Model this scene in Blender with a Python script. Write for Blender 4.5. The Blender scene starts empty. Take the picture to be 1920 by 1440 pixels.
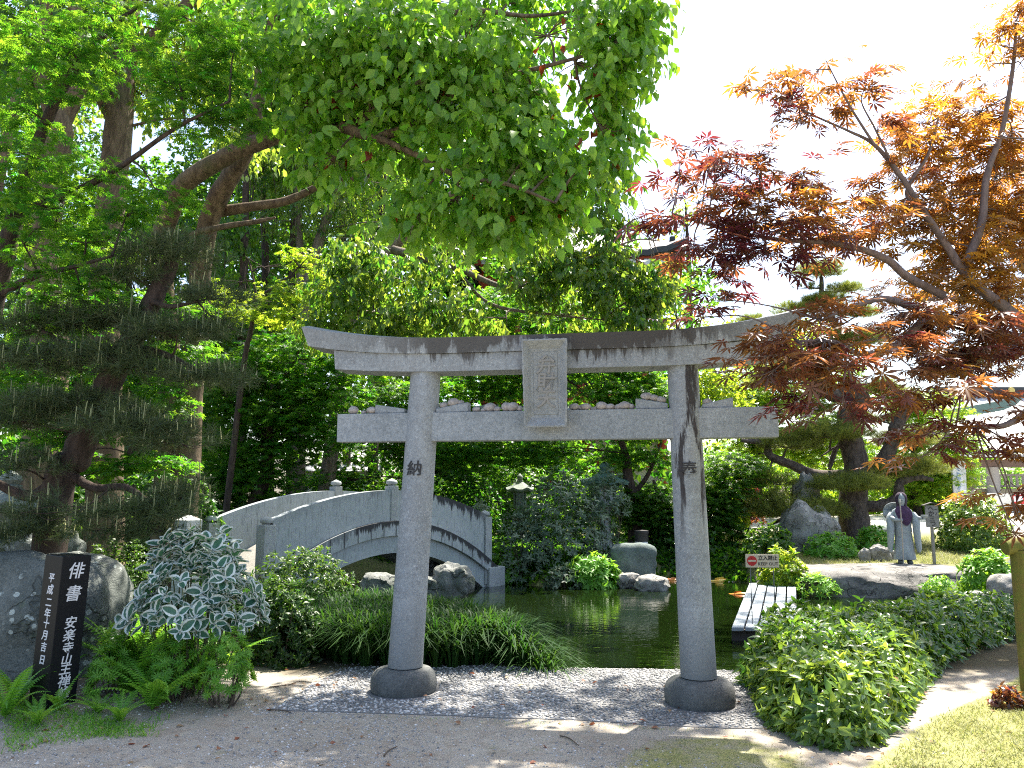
import bpy, bmesh, math
import numpy as np
from mathutils import Vector, Matrix, noise as mnoise

R = math.radians
sc = bpy.context.scene
COL = sc.collection

# ------------------------------------------------------------------ camera, sky, sun, exposure
F = 1500.0                      # focal length in pixels of the 1920 wide photograph
PITCH = math.atan(210 / F)
EYE = 1.5
cam_d = bpy.data.cameras.new('camera')
cam = bpy.data.objects.new('camera', cam_d)
COL.objects.link(cam)
cam.location = (0, 0, EYE)
cam.rotation_euler = (math.pi / 2 + PITCH, 0, 0)
cam_d.sensor_fit = 'HORIZONTAL'
cam_d.sensor_width = 36
cam_d.lens = 36 * F / 1920
cam_d.clip_start = 0.05
cam_d.clip_end = 2000
sc.camera = cam

SUN_AZ, SUN_EL = R(32), R(63)
world = bpy.data.worlds.new('World')
sc.world = world
world.use_nodes = True
wn = world.node_tree.nodes
wl = world.node_tree.links
bg = wn['Background']
sky = wn.new('ShaderNodeTexSky')
sky.sky_type = 'NISHITA'
sky.sun_disc = False
sky.sun_elevation = SUN_EL
sky.sun_rotation = SUN_AZ
sky.air_density = 1.0
sky.dust_density = 2.5
sky.ozone_density = 1.0
wl.new(sky.outputs[0], bg.inputs[0])
bg.inputs[1].default_value = 0.11

sun_d = bpy.data.lights.new('sun', 'SUN')
sun = bpy.data.objects.new('sun', sun_d)
COL.objects.link(sun)
sun_d.energy = 5.0
sun_d.angle = R(0.53)
sun_d.color = (1.0, 0.93, 0.82)
sun.rotation_euler = Vector((math.sin(SUN_AZ) * math.cos(SUN_EL), math.cos(SUN_AZ) * math.cos(SUN_EL),
                             math.sin(SUN_EL))).to_track_quat('Z', 'Y').to_euler()

sc.view_settings.view_transform = 'Standard'
sc.view_settings.look = 'None'
sc.view_settings.gamma = 1
sc.view_settings.use_curve_mapping = False
sc.view_settings.exposure = 2.0
sc.render.engine = 'CYCLES'
cy = sc.cycles
cy.max_bounces = 7
cy.diffuse_bounces = 4
cy.glossy_bounces = 3
cy.transmission_bounces = 5
cy.sample_clamp_indirect = 6
cy.use_denoising = False
cy.blur_glossy = 0.5
cy.pixel_filter_type = 'BLACKMAN_HARRIS'
cy.filter_width = 1.1

# ------------------------------------------------------------------ photograph pixel -> point in the place
_sp, _cp = math.sin(PITCH), math.cos(PITCH)


def ray(px, py):
    u = (px - 960) / F
    v = (720 - py) / F
    return Vector((u, _cp - v * _sp, _sp + v * _cp))


def W(px, py, d):
    """point seen at (px, py) at distance d along the ground"""
    r = ray(px, py)
    return Vector((0, 0, EYE)) + r * (d / r.y)


def G(px, py, z=0.0):
    """point seen at (px, py) at height z"""
    r = ray(px, py)
    return Vector((0, 0, EYE)) + r * ((z - EYE) / r.z)


# ------------------------------------------------------------------ object helpers
def link(o, parent=None):
    COL.objects.link(o)
    if parent is not None:
        o.parent = parent
    return o


def tag(o, label=None, cat=None, group=None, kind=None):
    if label:
        o['label'] = label
    if cat:
        o['category'] = cat
    if group:
        o['group'] = group
    if kind:
        o['kind'] = kind
    return o


def empty(name, loc, label, cat, group=None, rz=0.0):
    o = bpy.data.objects.new(name, None)
    o.empty_display_size = 0.2
    o.location = loc
    o.rotation_euler = (0, 0, rz)
    link(o)
    return tag(o, label, cat, group)


def bm_obj(name, bm, m, parent=None, smooth=None):
    me = bpy.data.meshes.new(name)
    bmesh.ops.recalc_face_normals(bm, faces=bm.faces[:])
    if smooth is not None:
        for f in bm.faces:
            f.smooth = True
    bm.to_mesh(me)
    bm.free()
    if smooth is not None and smooth < 180:
        me.set_sharp_from_angle(angle=R(smooth))
    me.materials.append(m)
    return link(bpy.data.objects.new(name, me), parent)


def np_mesh(name, V, T, attrs=None, flat=False):
    """mesh from numpy vertices (n,3) and triangles (m,3)"""
    me = bpy.data.meshes.new(name)
    V = np.ascontiguousarray(V, dtype=np.float32)
    T = np.ascontiguousarray(T, dtype=np.int32)
    me.vertices.add(len(V))
    me.vertices.foreach_set('co', V.ravel())
    k = T.shape[1]
    me.loops.add(T.size)
    me.loops.foreach_set('vertex_index', T.ravel())
    me.polygons.add(len(T))
    me.polygons.foreach_set('loop_start', np.arange(0, T.size, k, dtype=np.int32))
    if attrs:
        for an, av in attrs.items():
            a = me.attributes.new(an, 'FLOAT', 'POINT')
            a.data.foreach_set('value', np.ascontiguousarray(av, dtype=np.float32))
    me.update(calc_edges=True)
    if flat:
        me.shade_flat()
    return me


def np_obj(name, V, T, m, parent=None, attrs=None, flat=False):
    me = np_mesh(name, V, T, attrs, flat)
    me.materials.append(m)
    return link(bpy.data.objects.new(name, me), parent)


def copy_tree(o, parent=None):
    c = o.copy()
    COL.objects.link(c)
    if parent is not None:
        c.parent = parent
    for ch in list(o.children):
        copy_tree(ch, c)
    return c


def add_box(bm, size, loc=(0, 0, 0), rot=None, bev=0.0, taper=None):
    r = bmesh.ops.create_cube(bm, size=1.0)
    vs = r['verts']
    for v in vs:
        v.co = Vector((v.co.x * size[0], v.co.y * size[1], v.co.z * size[2]))
        if taper and v.co.z > 0:
            v.co.x *= taper
            v.co.y *= taper
    if bev > 0:
        es = list({e for v in vs for e in v.link_edges})
        q = bmesh.ops.bevel(bm, geom=es, offset=bev, segments=2, affect='EDGES', profile=0.6)
        vs = list({v for f in q['faces'] for v in f.verts} | {v for v in vs if v.is_valid})
    M = Matrix.Translation(loc)
    if rot is not None:
        M = M @ (rot.to_4x4() if hasattr(rot, 'to_4x4') else rot)
    bmesh.ops.transform(bm, matrix=M, verts=vs)
    return vs


def add_rings(bm, rings, cap0=True, cap1=True, closed=True):
    """loft through rings (lists of points, all of one length)"""
    vr = [[bm.verts.new(p) for p in ring] for ring in rings]
    n = len(vr[0])
    for a, b in zip(vr[:-1], vr[1:]):
        for i in range(n if closed else n - 1):
            j = (i + 1) % n
            bm.faces.new((a[i], a[j], b[j], b[i]))
    if cap0:
        bm.faces.new(vr[0][::-1])
    if cap1:
        bm.faces.new(vr[-1])
    return vr


def add_lathe(bm, prof, loc=(0, 0, 0), n=20, rot=None):
    rings = []
    for r, z in prof:
        ring = []
        for i in range(n):
            a = 2 * math.pi * i / n
            p = Vector((r * math.cos(a), r * math.sin(a), z))
            if rot is not None:
                p = rot @ p
            ring.append(p + Vector(loc))
        rings.append(ring)
    return add_rings(bm, rings)


def catmull(P, k):
    P = np.asarray(P, float)
    if len(P) == 2:
        t = np.linspace(0, 1, k + 1)[:, None]
        return P[0] * (1 - t) + P[1] * t
    Q = np.vstack([2 * P[0] - P[1], P, 2 * P[-1] - P[-2]])
    out = []
    for i in range(1, len(Q) - 2):
        p0, p1, p2, p3 = Q[i - 1], Q[i], Q[i + 1], Q[i + 2]
        for t in np.linspace(0, 1, k, endpoint=False):
            out.append(0.5 * (2 * p1 + (p2 - p0) * t + (2 * p0 - 5 * p1 + 4 * p2 - p3) * t * t
                              + (3 * p1 - p0 - 3 * p2 + p3) * t ** 3))
    out.append(P[-1])
    return np.array(out)


class Tubes:
    """collects tubes as one triangle / quad mesh"""

    def __init__(self):
        self.V, self.Q, self.n = [], [], 0

    def add(self, P, r, sides=8, k=5, rough=0.0, rng=None, cap=True):
        P = np.asarray([tuple(p)[:3] for p in P], float)
        r = np.asarray(r if np.ndim(r) else [r, r], float)
        C = catmull(P, k)
        rr = np.interp(np.linspace(0, 1, len(C)), np.linspace(0, 1, len(r)), r)
        T = np.gradient(C, axis=0)
        T /= np.linalg.norm(T, axis=1)[:, None] + 1e-9
        ref = np.array([0.31, 0.2, 0.93]) if abs(T[0, 2]) < 0.8 else np.array([0.93, 0.31, 0.2])
        A = np.cross(T, ref)
        A /= np.linalg.norm(A, axis=1)[:, None] + 1e-9
        B = np.cross(T, A)
        a = np.linspace(0, 2 * np.pi, sides, endpoint=False)
        rad = np.repeat(rr[:, None], sides, 1)
        if rough and rng is not None:
            lump = 1 + rough * (np.sin(a * 3 + rng.uniform(0, 6))[None] * .5 + rng.normal(0, .5, (len(C), sides)))
            rad = rad * lump
        ring = C[:, None, :] + rad[..., None] * (np.cos(a)[None, :, None] * A[:, None] + np.sin(a)[None, :, None] * B[:, None])
        m = len(C)
        idx = np.arange(m * sides).reshape(m, sides) + self.n
        i0, i1 = idx[:-1], idx[1:]
        q = np.stack([i0, np.roll(i0, -1, 1), np.roll(i1, -1, 1), i1], -1).reshape(-1, 4)
        self.V.append(ring.reshape(-1, 3))
        self.Q.append(q)
        self.n += m * sides
        if cap:
            for end in (0, -1):
                self.V.append(C[end][None])
                c = self.n
                self.n += 1
                e = idx[end]
                t = np.stack([e, np.roll(e, -1), np.full(sides, c), np.full(sides, c)], -1)
                self.Q.append(t)
        return C

    def obj(self, name, m, parent=None):
        V = np.vstack(self.V)
        Q = np.vstack(self.Q)
        T = np.vstack([Q[:, [0, 1, 2]], Q[Q[:, 2] != Q[:, 3]][:, [0, 2, 3]]])
        return np_obj(name, V, T, m, parent)


# ------------------------------------------------------------------ materials
def new_mat(name):
    m = bpy.data.materials.new(name)
    m.use_nodes = True
    nt = m.node_tree
    nt.nodes.clear()
    out = nt.nodes.new('ShaderNodeOutputMaterial')
    return m, nt, out


def nd(nt, typ, ins=None, **props):
    n = nt.nodes.new(typ)
    for k, v in props.items():
        setattr(n, k, v)
    for k, v in (ins or {}).items():
        if isinstance(v, bpy.types.NodeSocket):
            nt.links.new(v, n.inputs[k])
        else:
            n.inputs[k].default_value = v
    return n


def c4(c):
    return (c[0], c[1], c[2], 1.0)


def mixc(nt, fac, a, b, mode='MIX'):
    n = nt.nodes.new('ShaderNodeMix')
    n.data_type = 'RGBA'
    n.blend_type = mode
    for s, v in ((n.inputs[0], fac), (n.inputs[6], a), (n.inputs[7], b)):
        if isinstance(v, bpy.types.NodeSocket):
            nt.links.new(v, s)
        elif isinstance(v, tuple):
            s.default_value = c4(v)
        else:
            s.default_value = v
    return n.outputs[2]


def math_n(nt, op, a, b=0.0, clamp=False):
    n = nt.nodes.new('ShaderNodeMath')
    n.operation = op
    n.use_clamp = clamp
    for s, v in ((n.inputs[0], a), (n.inputs[1], b)):
        if isinstance(v, bpy.types.NodeSocket):
            nt.links.new(v, s)
        else:
            s.default_value = v
    return n.outputs[0]


def ramp(nt, x, lo, hi, a=0.0, b=1.0):
    n = nt.nodes.new('ShaderNodeMapRange')
    n.clamp = True
    nt.links.new(x, n.inputs[0])
    for i, v in ((1, lo), (2, hi), (3, a), (4, b)):
        n.inputs[i].default_value = v
    return n.outputs[0]


def coords(nt, scale=(1, 1, 1), which='Object', loc=(0, 0, 0), rot=(0, 0, 0)):
    t = nt.nodes.new('ShaderNodeTexCoord')
    mp = nd(nt, 'ShaderNodeMapping', {'Vector': t.outputs[which], 'Scale': scale, 'Location': loc, 'Rotation': rot})
    return mp.outputs[0]


def noise_n(nt, vec, scale, detail=6, rough=0.6, dist=0.0):
    return nd(nt, 'ShaderNodeTexNoise', {'Vector': vec, 'Scale': scale, 'Detail': detail, 'Roughness': rough,
                                         'Distortion': dist}).outputs[0]


def voro(nt, vec, scale, feature='F1', rnd=1.0, out=0):
    return nd(nt, 'ShaderNodeTexVoronoi', {'Vector': vec, 'Scale': scale, 'Randomness': rnd}, feature=feature).outputs[out]


def finish(nt, out, col, rough=0.7, bump=None, strength=0.4, dist=0.01, spec=0.4, metal=0.0):
    p = nd(nt, 'ShaderNodeBsdfPrincipled', {'Base Color': col if isinstance(col, bpy.types.NodeSocket) else c4(col),
                                            'Roughness': rough, 'Metallic': metal})
    p.inputs['Specular IOR Level'].default_value = spec
    if bump is not None:
        b = nd(nt, 'ShaderNodeBump', {'Height': bump, 'Strength': strength, 'Distance': dist})
        nt.links.new(b.outputs[0], p.inputs['Normal'])
    nt.links.new(p.outputs[0], out.inputs[0])
    return p


def stone_mat(name, light, dark, grain=160.0, patch=3.0, stain=0.0, stain_c=(.05, .05, .045), moss=0.0, lichen=0.0,
              bump=0.5, rough=0.85, cracks=0.0):
    """weathered stone: broad patches, grain, run-off stains, moss and lichen blots"""
    m, nt, out = new_mat(name)
    v = coords(nt)
    a = noise_n(nt, v, patch, 5, .6)
    g = noise_n(nt, v, grain, 2, .8)
    mid = noise_n(nt, v, patch * 9, 6, .75)
    col = mixc(nt, ramp(nt, a, .3, .7), light, dark)
    col = mixc(nt, ramp(nt, mid, .42, .68, 0, .55), col, tuple(x * .55 for x in dark))
    col = mixc(nt, ramp(nt, g, .55, .75, 0, .6), col, tuple(x * .45 for x in dark))
    col = mixc(nt, ramp(nt, g, .25, .4, .5, 0), col, tuple(min(1, x * 1.45) for x in light))
    if stain:
        vs = coords(nt, (1, 1, .12))
        s = noise_n(nt, vs, 9, 5, .65)
        col = mixc(nt, ramp(nt, s, .72 - stain * .3, .8 - stain * .25, 0, .85), col, stain_c)
    if moss:
        s = noise_n(nt, v, patch * 1.7, 6, .7)
        col = mixc(nt, ramp(nt, s, .75 - moss * .4, .85 - moss * .3, 0, .8), col, (.07, .10, .035))
    if lichen:
        vv = voro(nt, v, 13)
        wob = noise_n(nt, v, 60, 3)
        d = math_n(nt, 'ADD', vv, math_n(nt, 'MULTIPLY', wob, .22))
        gate = ramp(nt, noise_n(nt, v, 4.5, 3), .48, .56)
        col = mixc(nt, math_n(nt, 'MULTIPLY', ramp(nt, d, .395, .375, 0, .9), gate), col, (.42, .47, .43))
    g2 = noise_n(nt, v, patch * 26, 3, .8)
    col = mixc(nt, ramp(nt, g2, .54, .68, 0, .5), col, tuple(x * .4 for x in dark))
    col = mixc(nt, ramp(nt, g2, .30, .42, .45, 0), col, tuple(min(1, x * 1.35) for x in light))
    h = math_n(nt, 'ADD', math_n(nt, 'MULTIPLY', mid, .7), math_n(nt, 'ADD', math_n(nt, 'MULTIPLY', g, .2), math_n(nt, 'MULTIPLY', g2, .3)))
    if cracks:
        wv = nd(nt, 'ShaderNodeVectorMath', {0: v, 1: nd(nt, 'ShaderNodeTexNoise', {'Vector': v, 'Scale': 3.0, 'Detail': 4}).outputs[1]}, operation='ADD').outputs[0]
        cr = ramp(nt, voro(nt, wv, cracks, 'DISTANCE_TO_EDGE'), .0, .035)
        cr = math_n(nt, 'MAXIMUM', cr, ramp(nt, noise_n(nt, v, 2.6, 4, .7), .56, .46))
        col = mixc(nt, math_n(nt, 'MULTIPLY', math_n(nt, 'SUBTRACT', 1.0, cr), .7), col, tuple(x * .4 for x in dark))
        h = math_n(nt, 'ADD', h, math_n(nt, 'MULTIPLY', cr, .8))
    finish(nt, out, col, rough, h, bump, .02, .3)
    return m


def leaf_mat(name, c0, c1, t0, t1, rough=.42, tf=.42, spec=.4, edge=None):
    """leaf: reflecting and letting light through; tint (a number per leaf) blends between two natural colours"""
    m, nt, out = new_mat(name)
    at = nd(nt, 'ShaderNodeAttribute', attribute_name='tint')
    f = at.outputs['Fac']
    rc = mixc(nt, f, c0, c1)
    tc = mixc(nt, f, t0, t1)
    if edge is not None:
        e = nd(nt, 'ShaderNodeAttribute', attribute_name='edge').outputs['Fac']
        w = noise_n(nt, coords(nt), 35, 3)
        e = math_n(nt, 'ADD', e, math_n(nt, 'MULTIPLY', math_n(nt, 'SUBTRACT', w, .5), .5))
        k = ramp(nt, e, .36, .44)
        rc = mixc(nt, k, rc, edge)
        tc = mixc(nt, k, tc, tuple(x * .6 for x in edge))
    p = nd(nt, 'ShaderNodeBsdfPrincipled', {'Base Color': rc, 'Roughness': rough})
    p.inputs['Specular IOR Level'].default_value = spec
    t = nd(nt, 'ShaderNodeBsdfTranslucent', {'Color': tc})
    mx = nd(nt, 'ShaderNodeMixShader', {0: tf, 1: p.outputs[0], 2: t.outputs[0]})
    nt.links.new(mx.outputs[0], out.inputs[0])
    return m


def bark_mat(name, light, dark, sc_=(1, 1, .22), scale=22, bump=.9, moss=0.0):
    m, nt, out = new_mat(name)
    v = coords(nt, sc_)
    a = noise_n(nt, v, scale, 8, .7, .4)
    b = noise_n(nt, coords(nt), 3, 4)
    col = mixc(nt, ramp(nt, a, .35, .65), dark, light)
    col = mixc(nt, ramp(nt, b, .45, .7, 0, .5), col, tuple(x * .5 for x in light))
    if moss:
        col = mixc(nt, ramp(nt, noise_n(nt, coords(nt), 2.2, 5), .55, .7, 0, moss), col, (.08, .10, .03))
    finish(nt, out, col, .9, a, bump, .03, .2)
    return m


def plain_mat(name, c, rough=.6, var=.25, scale=8, bump=0.15, spec=.4, metal=0.0, c2=None):
    m, nt, out = new_mat(name)
    v = coords(nt)
    a = noise_n(nt, v, scale, 6, .65)
    col = mixc(nt, ramp(nt, a, .3, .7), c, c2 if c2 else tuple(x * (1 - var) for x in c))
    finish(nt, out, col, rough, a, bump, .004, spec, metal)
    return m


# ------------------------------------------------------------------ leaf templates (y = tip direction, z = upper side)
def tpl_leaf(w, fold=.12, droop=.12):
    V = [(0, 0, 0), (0, .33, .0), (0, .68, -droop * .35), (0, 1, -droop),
         (-w, .30, fold), (-w * .85, .62, fold - droop * .4), (w, .30, fold), (w * .85, .62, fold - droop * .4)]
    T = [(0, 1, 4), (1, 5, 4), (1, 2, 5), (2, 3, 5), (0, 6, 1), (1, 6, 7), (1, 7, 2), (2, 7, 3)]
    return np.array(V, float), np.array(T)


def tpl_maple(n=7, w=.115, droop=.12):
    if n == 7:
        an = [0, 36, -36, 76, -76, 122, -122]
        ln = [1, .93, .93, .72, .72, .42, .42]
    else:
        an = [0, 48, -48, 100, -100]
        ln = [1, .9, .9, .6, .6]
    V, T = [(0, 0, 0)], []
    for a, l in zip(an, ln):
        a = R(a)
        d = np.array([math.sin(a), math.cos(a)])
        q = np.array([d[1], -d[0]])
        i = len(V)
        ww = w * (.75 + .25 * l)
        for p, z in ((d * l * .45 + q * ww, .0), (d * l, -droop * l), (d * l * .45 - q * ww, .0)):
            V.append((p[0], p[1], z))
        T += [(0, i, i + 1), (0, i + 1, i + 2)]
    return np.array(V, float), np.array(T)


def tpl_rhomb(w=.3, bend=.15):
    V = [(0, 0, 0), (w, .5, bend), (0, 1, -bend), (-w, .5, bend)]
    return np.array(V, float), np.array([(0, 1, 2), (0, 2, 3)])


def tpl_blade(w=.06, droop=.35):
    V = [(-w, 0, 0), (w, 0, 0), (-w * .85, .5, .0), (w * .85, .5, .0), (0, 1, -droop)]
    return np.array(V, float), np.array([(0, 1, 3), (0, 3, 2), (2, 3, 4)])


def tpl_vari():
    """leaf with rows from midrib to margin so that a pale margin can follow its outline"""
    ys = np.linspace(0, 1, 6)
    wd = np.array([.02, .2, .3, .28, .17, .0])
    V, E, T = [], [], []
    for y, w_ in zip(ys, wd):
        for s, e in ((-1, 1), (-.55, .35), (0, 0), (.55, .35), (1, 1)):
            V.append((s * w_, y, .1 * abs(s) - .16 * y * y))
            E.append(e if 0 < y < 1 else 1)
    for i in range(5):
        for j in range(4):
            a = i * 5 + j
            T += [(a, a + 1, a + 6), (a, a + 6, a + 5)]
    return np.array(V, float), np.array(T), np.array(E, float)


def frames(d, n):
    y = d / (np.linalg.norm(d, axis=1)[:, None] + 1e-9)
    z = n - (n * y).sum(1)[:, None] * y
    z /= np.linalg.norm(z, axis=1)[:, None] + 1e-9
    return np.stack([np.cross(y, z), y, z], 1)          # rows: x, y, z


def scatter(tpl, pos, d, n, size, tint, edge=None):
    tv, tt = tpl[0], tpl[1]
    M = frames(d, n)
    V = pos[:, None, :] + size[:, None, None] * np.einsum('kc,ncd->nkd', tv, M)
    k = len(tv)
    T = tt[None] + (np.arange(len(pos)) * k)[:, None, None]
    at = {'tint': np.repeat(np.clip(tint, 0, 1), k)}
    if len(tpl) > 2:
        at['edge'] = np.tile(tpl[2], len(pos))
    return V.reshape(-1, 3), T.reshape(-1, 3), at


def unit(v):
    return v / (np.linalg.norm(v, axis=-1)[..., None] + 1e-9)


def ball(rng, n, shell=2.2):
    v = unit(rng.normal(size=(n, 3)))
    return v * (rng.uniform(0, 1, n) ** (1 / shell))[:, None]


def clump(p, s, seed):
    """cheap smooth noise used to open gaps in crowns"""
    k = np.random.default_rng(seed).normal(size=(6, 3)) * s
    ph = np.random.default_rng(seed + 1).uniform(0, 6.28, 6)
    return np.sin(p @ k.T + ph).sum(1) / 6


def pads_leaves(rng, pads, size, mode='flat', per=6, spread=1.0, gap=-9, gscale=2.0, tj=.12, svar=.38):
    """pads: (centre, radii, number of leaves, tint). returns pos, dir, normal, size, tint and cluster centres"""
    P, D, N, S, TI, C = [], [], [], [], [], []
    for pi, (c, r, n, ti) in enumerate(pads):
        c = np.array(tuple(c))
        r = np.array(r, float)
        k = max(1, int(n / per))
        b = ball(rng, k, 2.4)
        cc = c + b * r
        if gap > -1:
            keep = clump(cc, gscale, 11) > gap
            cc, b = cc[keep], b[keep]
            k = len(cc)
            if k == 0:
                continue
        outw = unit(b * np.array([1, 1, .6]) + rng.normal(0, .35, (k, 3)))
        if mode == 'flat':
            outw[:, 2] = outw[:, 2] * .15 - .08
            outw = unit(outw)
        elif mode == 'droop':
            outw = unit(outw + np.array([0, 0, -.55]))
        elif mode == 'up':
            outw = unit(outw * .8 + np.array([0, 0, .7]))
        C.append(cc)
        t = np.linspace(0, 1, per)
        L = size * spread * rng.uniform(1.6, 3.2, k)
        pos = cc[:, None, :] + outw[:, None, :] * (t[None, :, None] * L[:, None, None]) + rng.normal(0, size * .28, (k, per, 3)) * np.array([1, 1, .6])
        o = np.repeat(outw, per, 0)
        q = len(o)
        pos = pos.reshape(-1, 3)
        if mode == 'flat':
            side = np.cross(o, np.array([0, 0, 1.0]))
            sg = np.where(np.arange(q) % 2 == 0, 1, -1)[:, None]
            d = o * .7 + side * sg * rng.uniform(.1, 1.1, (q, 1)) + np.array([0, 0, -.28]) + rng.normal(0, .22, (q, 3))
            nn = np.array([0, 0, 1.0]) + rng.normal(0, .32, (q, 3))
        elif mode == 'droop':
            d = o * .55 + np.array([0, 0, -.75]) + rng.normal(0, .42, (q, 3))
            nn = o + np.array([0, -.25, .35]) + rng.normal(0, .45, (q, 3))
        elif mode == 'up':
            a = rng.uniform(0, 6.28, q)
            d = o * .5 + np.stack([np.cos(a), np.sin(a), np.full(q, .35)], 1) * .8 + rng.normal(0, .2, (q, 3))
            nn = np.array([0, 0, 1.0]) + o * .5 + rng.normal(0, .25, (q, 3))
        else:
            d = rng.normal(size=(q, 3)) + o * .6 + np.array([0, 0, -.3])
            nn = rng.normal(size=(q, 3)) * .8 + np.array([0, 0, .8])
        P.append(pos)
        D.append(d)
        N.append(nn)
        S.append(size * (1 + rng.uniform(-svar, svar, q)))
        TI.append(ti + np.repeat(rng.normal(0, tj, k), per) + rng.normal(0, tj, q))
    return [np.concatenate(x) for x in (P, D, N, S, TI)] + [C]


def grow(rng, tubes, limbs, pads, C, r=.02, twigs=4, sides=5, lift=.1):
    """branches from the nearest limb point into each pad, then twigs to some of its leaf clusters"""
    S = np.vstack([catmull(np.array([tuple(p) for p in L]), 6) for L in limbs])
    for (c, rad, n, ti), cc in zip(pads, C):
        c = np.array(tuple(c))
        w = np.linalg.norm(S - c, axis=1) + .35 * np.maximum(0, S[:, 2] - c[2])
        s = S[w.argmin()]
        L = np.linalg.norm(c - s)
        mid = (s + c) / 2 + np.array([0, 0, lift * L]) + rng.normal(0, .05 * L, 3)
        tubes.add([s, mid, c], [r, r * .7, r * .45], sides, 5)
        for j in rng.choice(len(cc), min(twigs, len(cc)), replace=False):
            e = cc[j]
            m2 = (c + e) / 2 + rng.normal(0, .06 * np.linalg.norm(e - c) + 1e-4, 3)
            st = mid * .35 + c * .65
            tubes.add([st, m2, e], [r * .45, r * .3, r * .14], 4, 3)


def tree(name, label, cat, base, limbs, pads, m_bark, m_leaf, tpl, size, mode, group=None, seed=1, per=6, spread=1.0,
         gap=-9, gscale=2.0, twig_r=.02, twigs=4, sides=10, rough=.06, tj=.12, lift=.1):
    """limbs: (points, radii). the crown is many leaves on clusters, the trunk carries limbs and twigs"""
    rng = np.random.default_rng(seed)
    root = empty(name, base, label, cat, group)
    off = Vector(base)
    tb = Tubes()
    for P, r in limbs:
        tb.add([Vector(p) - off for p in P], r, sides, 6, rough, rng)
    pads = [(Vector(c) - off, r, n, ti) for c, r, n, ti in pads]
    P, D, N, S, TI, C = pads_leaves(rng, pads, size, mode, per, spread, gap, gscale, tj)
    grow(rng, tb, [[Vector(p) - off for p in L[0]] for L in limbs], pads, C, twig_r, twigs, 5, lift)
    tb.obj('trunk', m_bark, root)
    V, T, at = scatter(tpl, P, D, N, S, TI)
    np_obj('crown', V, T, m_leaf, root, at)
    return root


def PX(px, py, d, rx, ry, n, ti=.5, dz=None, ry3=None):
    """pad given by its place, size in photograph pixels and its distance"""
    k = d / F
    return (W(px, py, d), (rx * k, (dz if dz is not None else rx * k * .8), ry * k), n, ti)


# lettering ---------------------------------------------------------
def glyph_bm(bm, ch, size, M, extrude=.004, fat=.0, shear=0.0):
    cu = bpy.data.curves.new('txt', 'FONT')
    cu.body = ch
    cu.size = size
    cu.extrude = extrude
    cu.offset = fat
    cu.shear = shear
    cu.align_x = 'CENTER'
    cu.align_y = 'CENTER'
    cu.resolution_u = 3
    o = bpy.data.objects.new('txt', cu)
    COL.objects.link(o)
    dg = bpy.context.evaluated_depsgraph_get()
    me = bpy.data.meshes.new_from_object(o.evaluated_get(dg))
    me.transform(M)
    bm.from_mesh(me)
    bpy.data.objects.remove(o)
    bpy.data.curves.remove(cu)
    bpy.data.meshes.remove(me)


FACE = Matrix.Rotation(math.pi / 2, 4, 'X')      # lettering that faces -y
# ------------------------------------------------------------------ the ground, the pond
WATER = -0.3
POND = np.array([(0.3, 7.0), (1.2, 6.93), (1.95, 6.95), (2.2, 7.6), (2.5, 8.9), (3.6, 9.7), (5.5, 10.3), (8, 11), (9.4, 12.5),
                 (9.6, 14.2), (8.6, 14.7), (7, 14.75), (5.4, 15.0), (5.0, 16.8), (4.2, 17.4), (3, 17.7), (1.9, 17.2),
                 (1.2, 16.1), (.3, 16.5), (-.4, 17.6), (-2.2, 18.2), (-4.6, 17.4), (-4.4, 15), (-3.4, 12.7), (-2.7, 11.2),
                 (-1.6, 10.0), (-.5, 8.9), (.1, 7.9)])


def poly_sd(P, poly):
    """signed distance to a polygon, negative inside"""
    P = np.asarray(P, float)
    d = np.full(len(P), 1e9)
    inside = np.zeros(len(P), bool)
    n = len(poly)
    for i in range(n):
        a, b = poly[i], poly[(i + 1) % n]
        e = b - a
        w = P - a
        t = np.clip((w @ e) / (e @ e), 0, 1)
        d = np.minimum(d, np.linalg.norm(w - t[:, None] * e, axis=1))
        c = (a[1] > P[:, 1]) != (b[1] > P[:, 1])
        with np.errstate(divide='ignore', invalid='ignore'):
            x = (b[0] - a[0]) * (P[:, 1] - a[1]) / (b[1] - a[1]) + a[0]
        inside ^= c & (P[:, 0] < x)
    return np.where(inside, -d, d)


def sstep(x, a, b):
    t = np.clip((x - a) / (b - a), 0, 1)
    return t * t * (3 - 2 * t)


def ground_z(x, y):
    x = np.asarray(x, float)
    y = np.asarray(y, float)
    P = np.stack([x.ravel(), y.ravel()], 1)
    sd = poly_sd(P, POND).reshape(x.shape)
    base = .75 * sstep(y, 15.5, 26) + .12 * sstep(y, 14.5, 16.5) * (x > 3)
    base = base + .35 * sstep(-x, 2.5, 7) * sstep(y, 6.5, 12) + .12 * sstep(-x, 1.8, 3.2) * sstep(y, 4.2, 6.5)
    base = base + .025 * np.sin(x * 1.3 + .4) * np.sin(y * 1.1) * sstep(np.abs(x - .3), 1.7, 2.6) * sstep(sd, .2, .8)
    soft = np.where(y < 9.5, .22, .9)
    z = np.where(sd > soft, base, WATER - .12 + (base - WATER + .12) * sstep(sd, -.06, soft))
    return np.where(sd < -.06, WATER - .12 - .5 * sstep(-sd, .06, 1.2), z)


def GG(px, py):
    """point of the ground seen at (px, py)"""
    p = G(px, py)
    for _ in range(6):
        p = G(px, py, min(.9, gz(p.x, p.y)))
    return p


def gz(x, y):
    return float(ground_z(np.array([x]), np.array([y]))[0])


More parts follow.
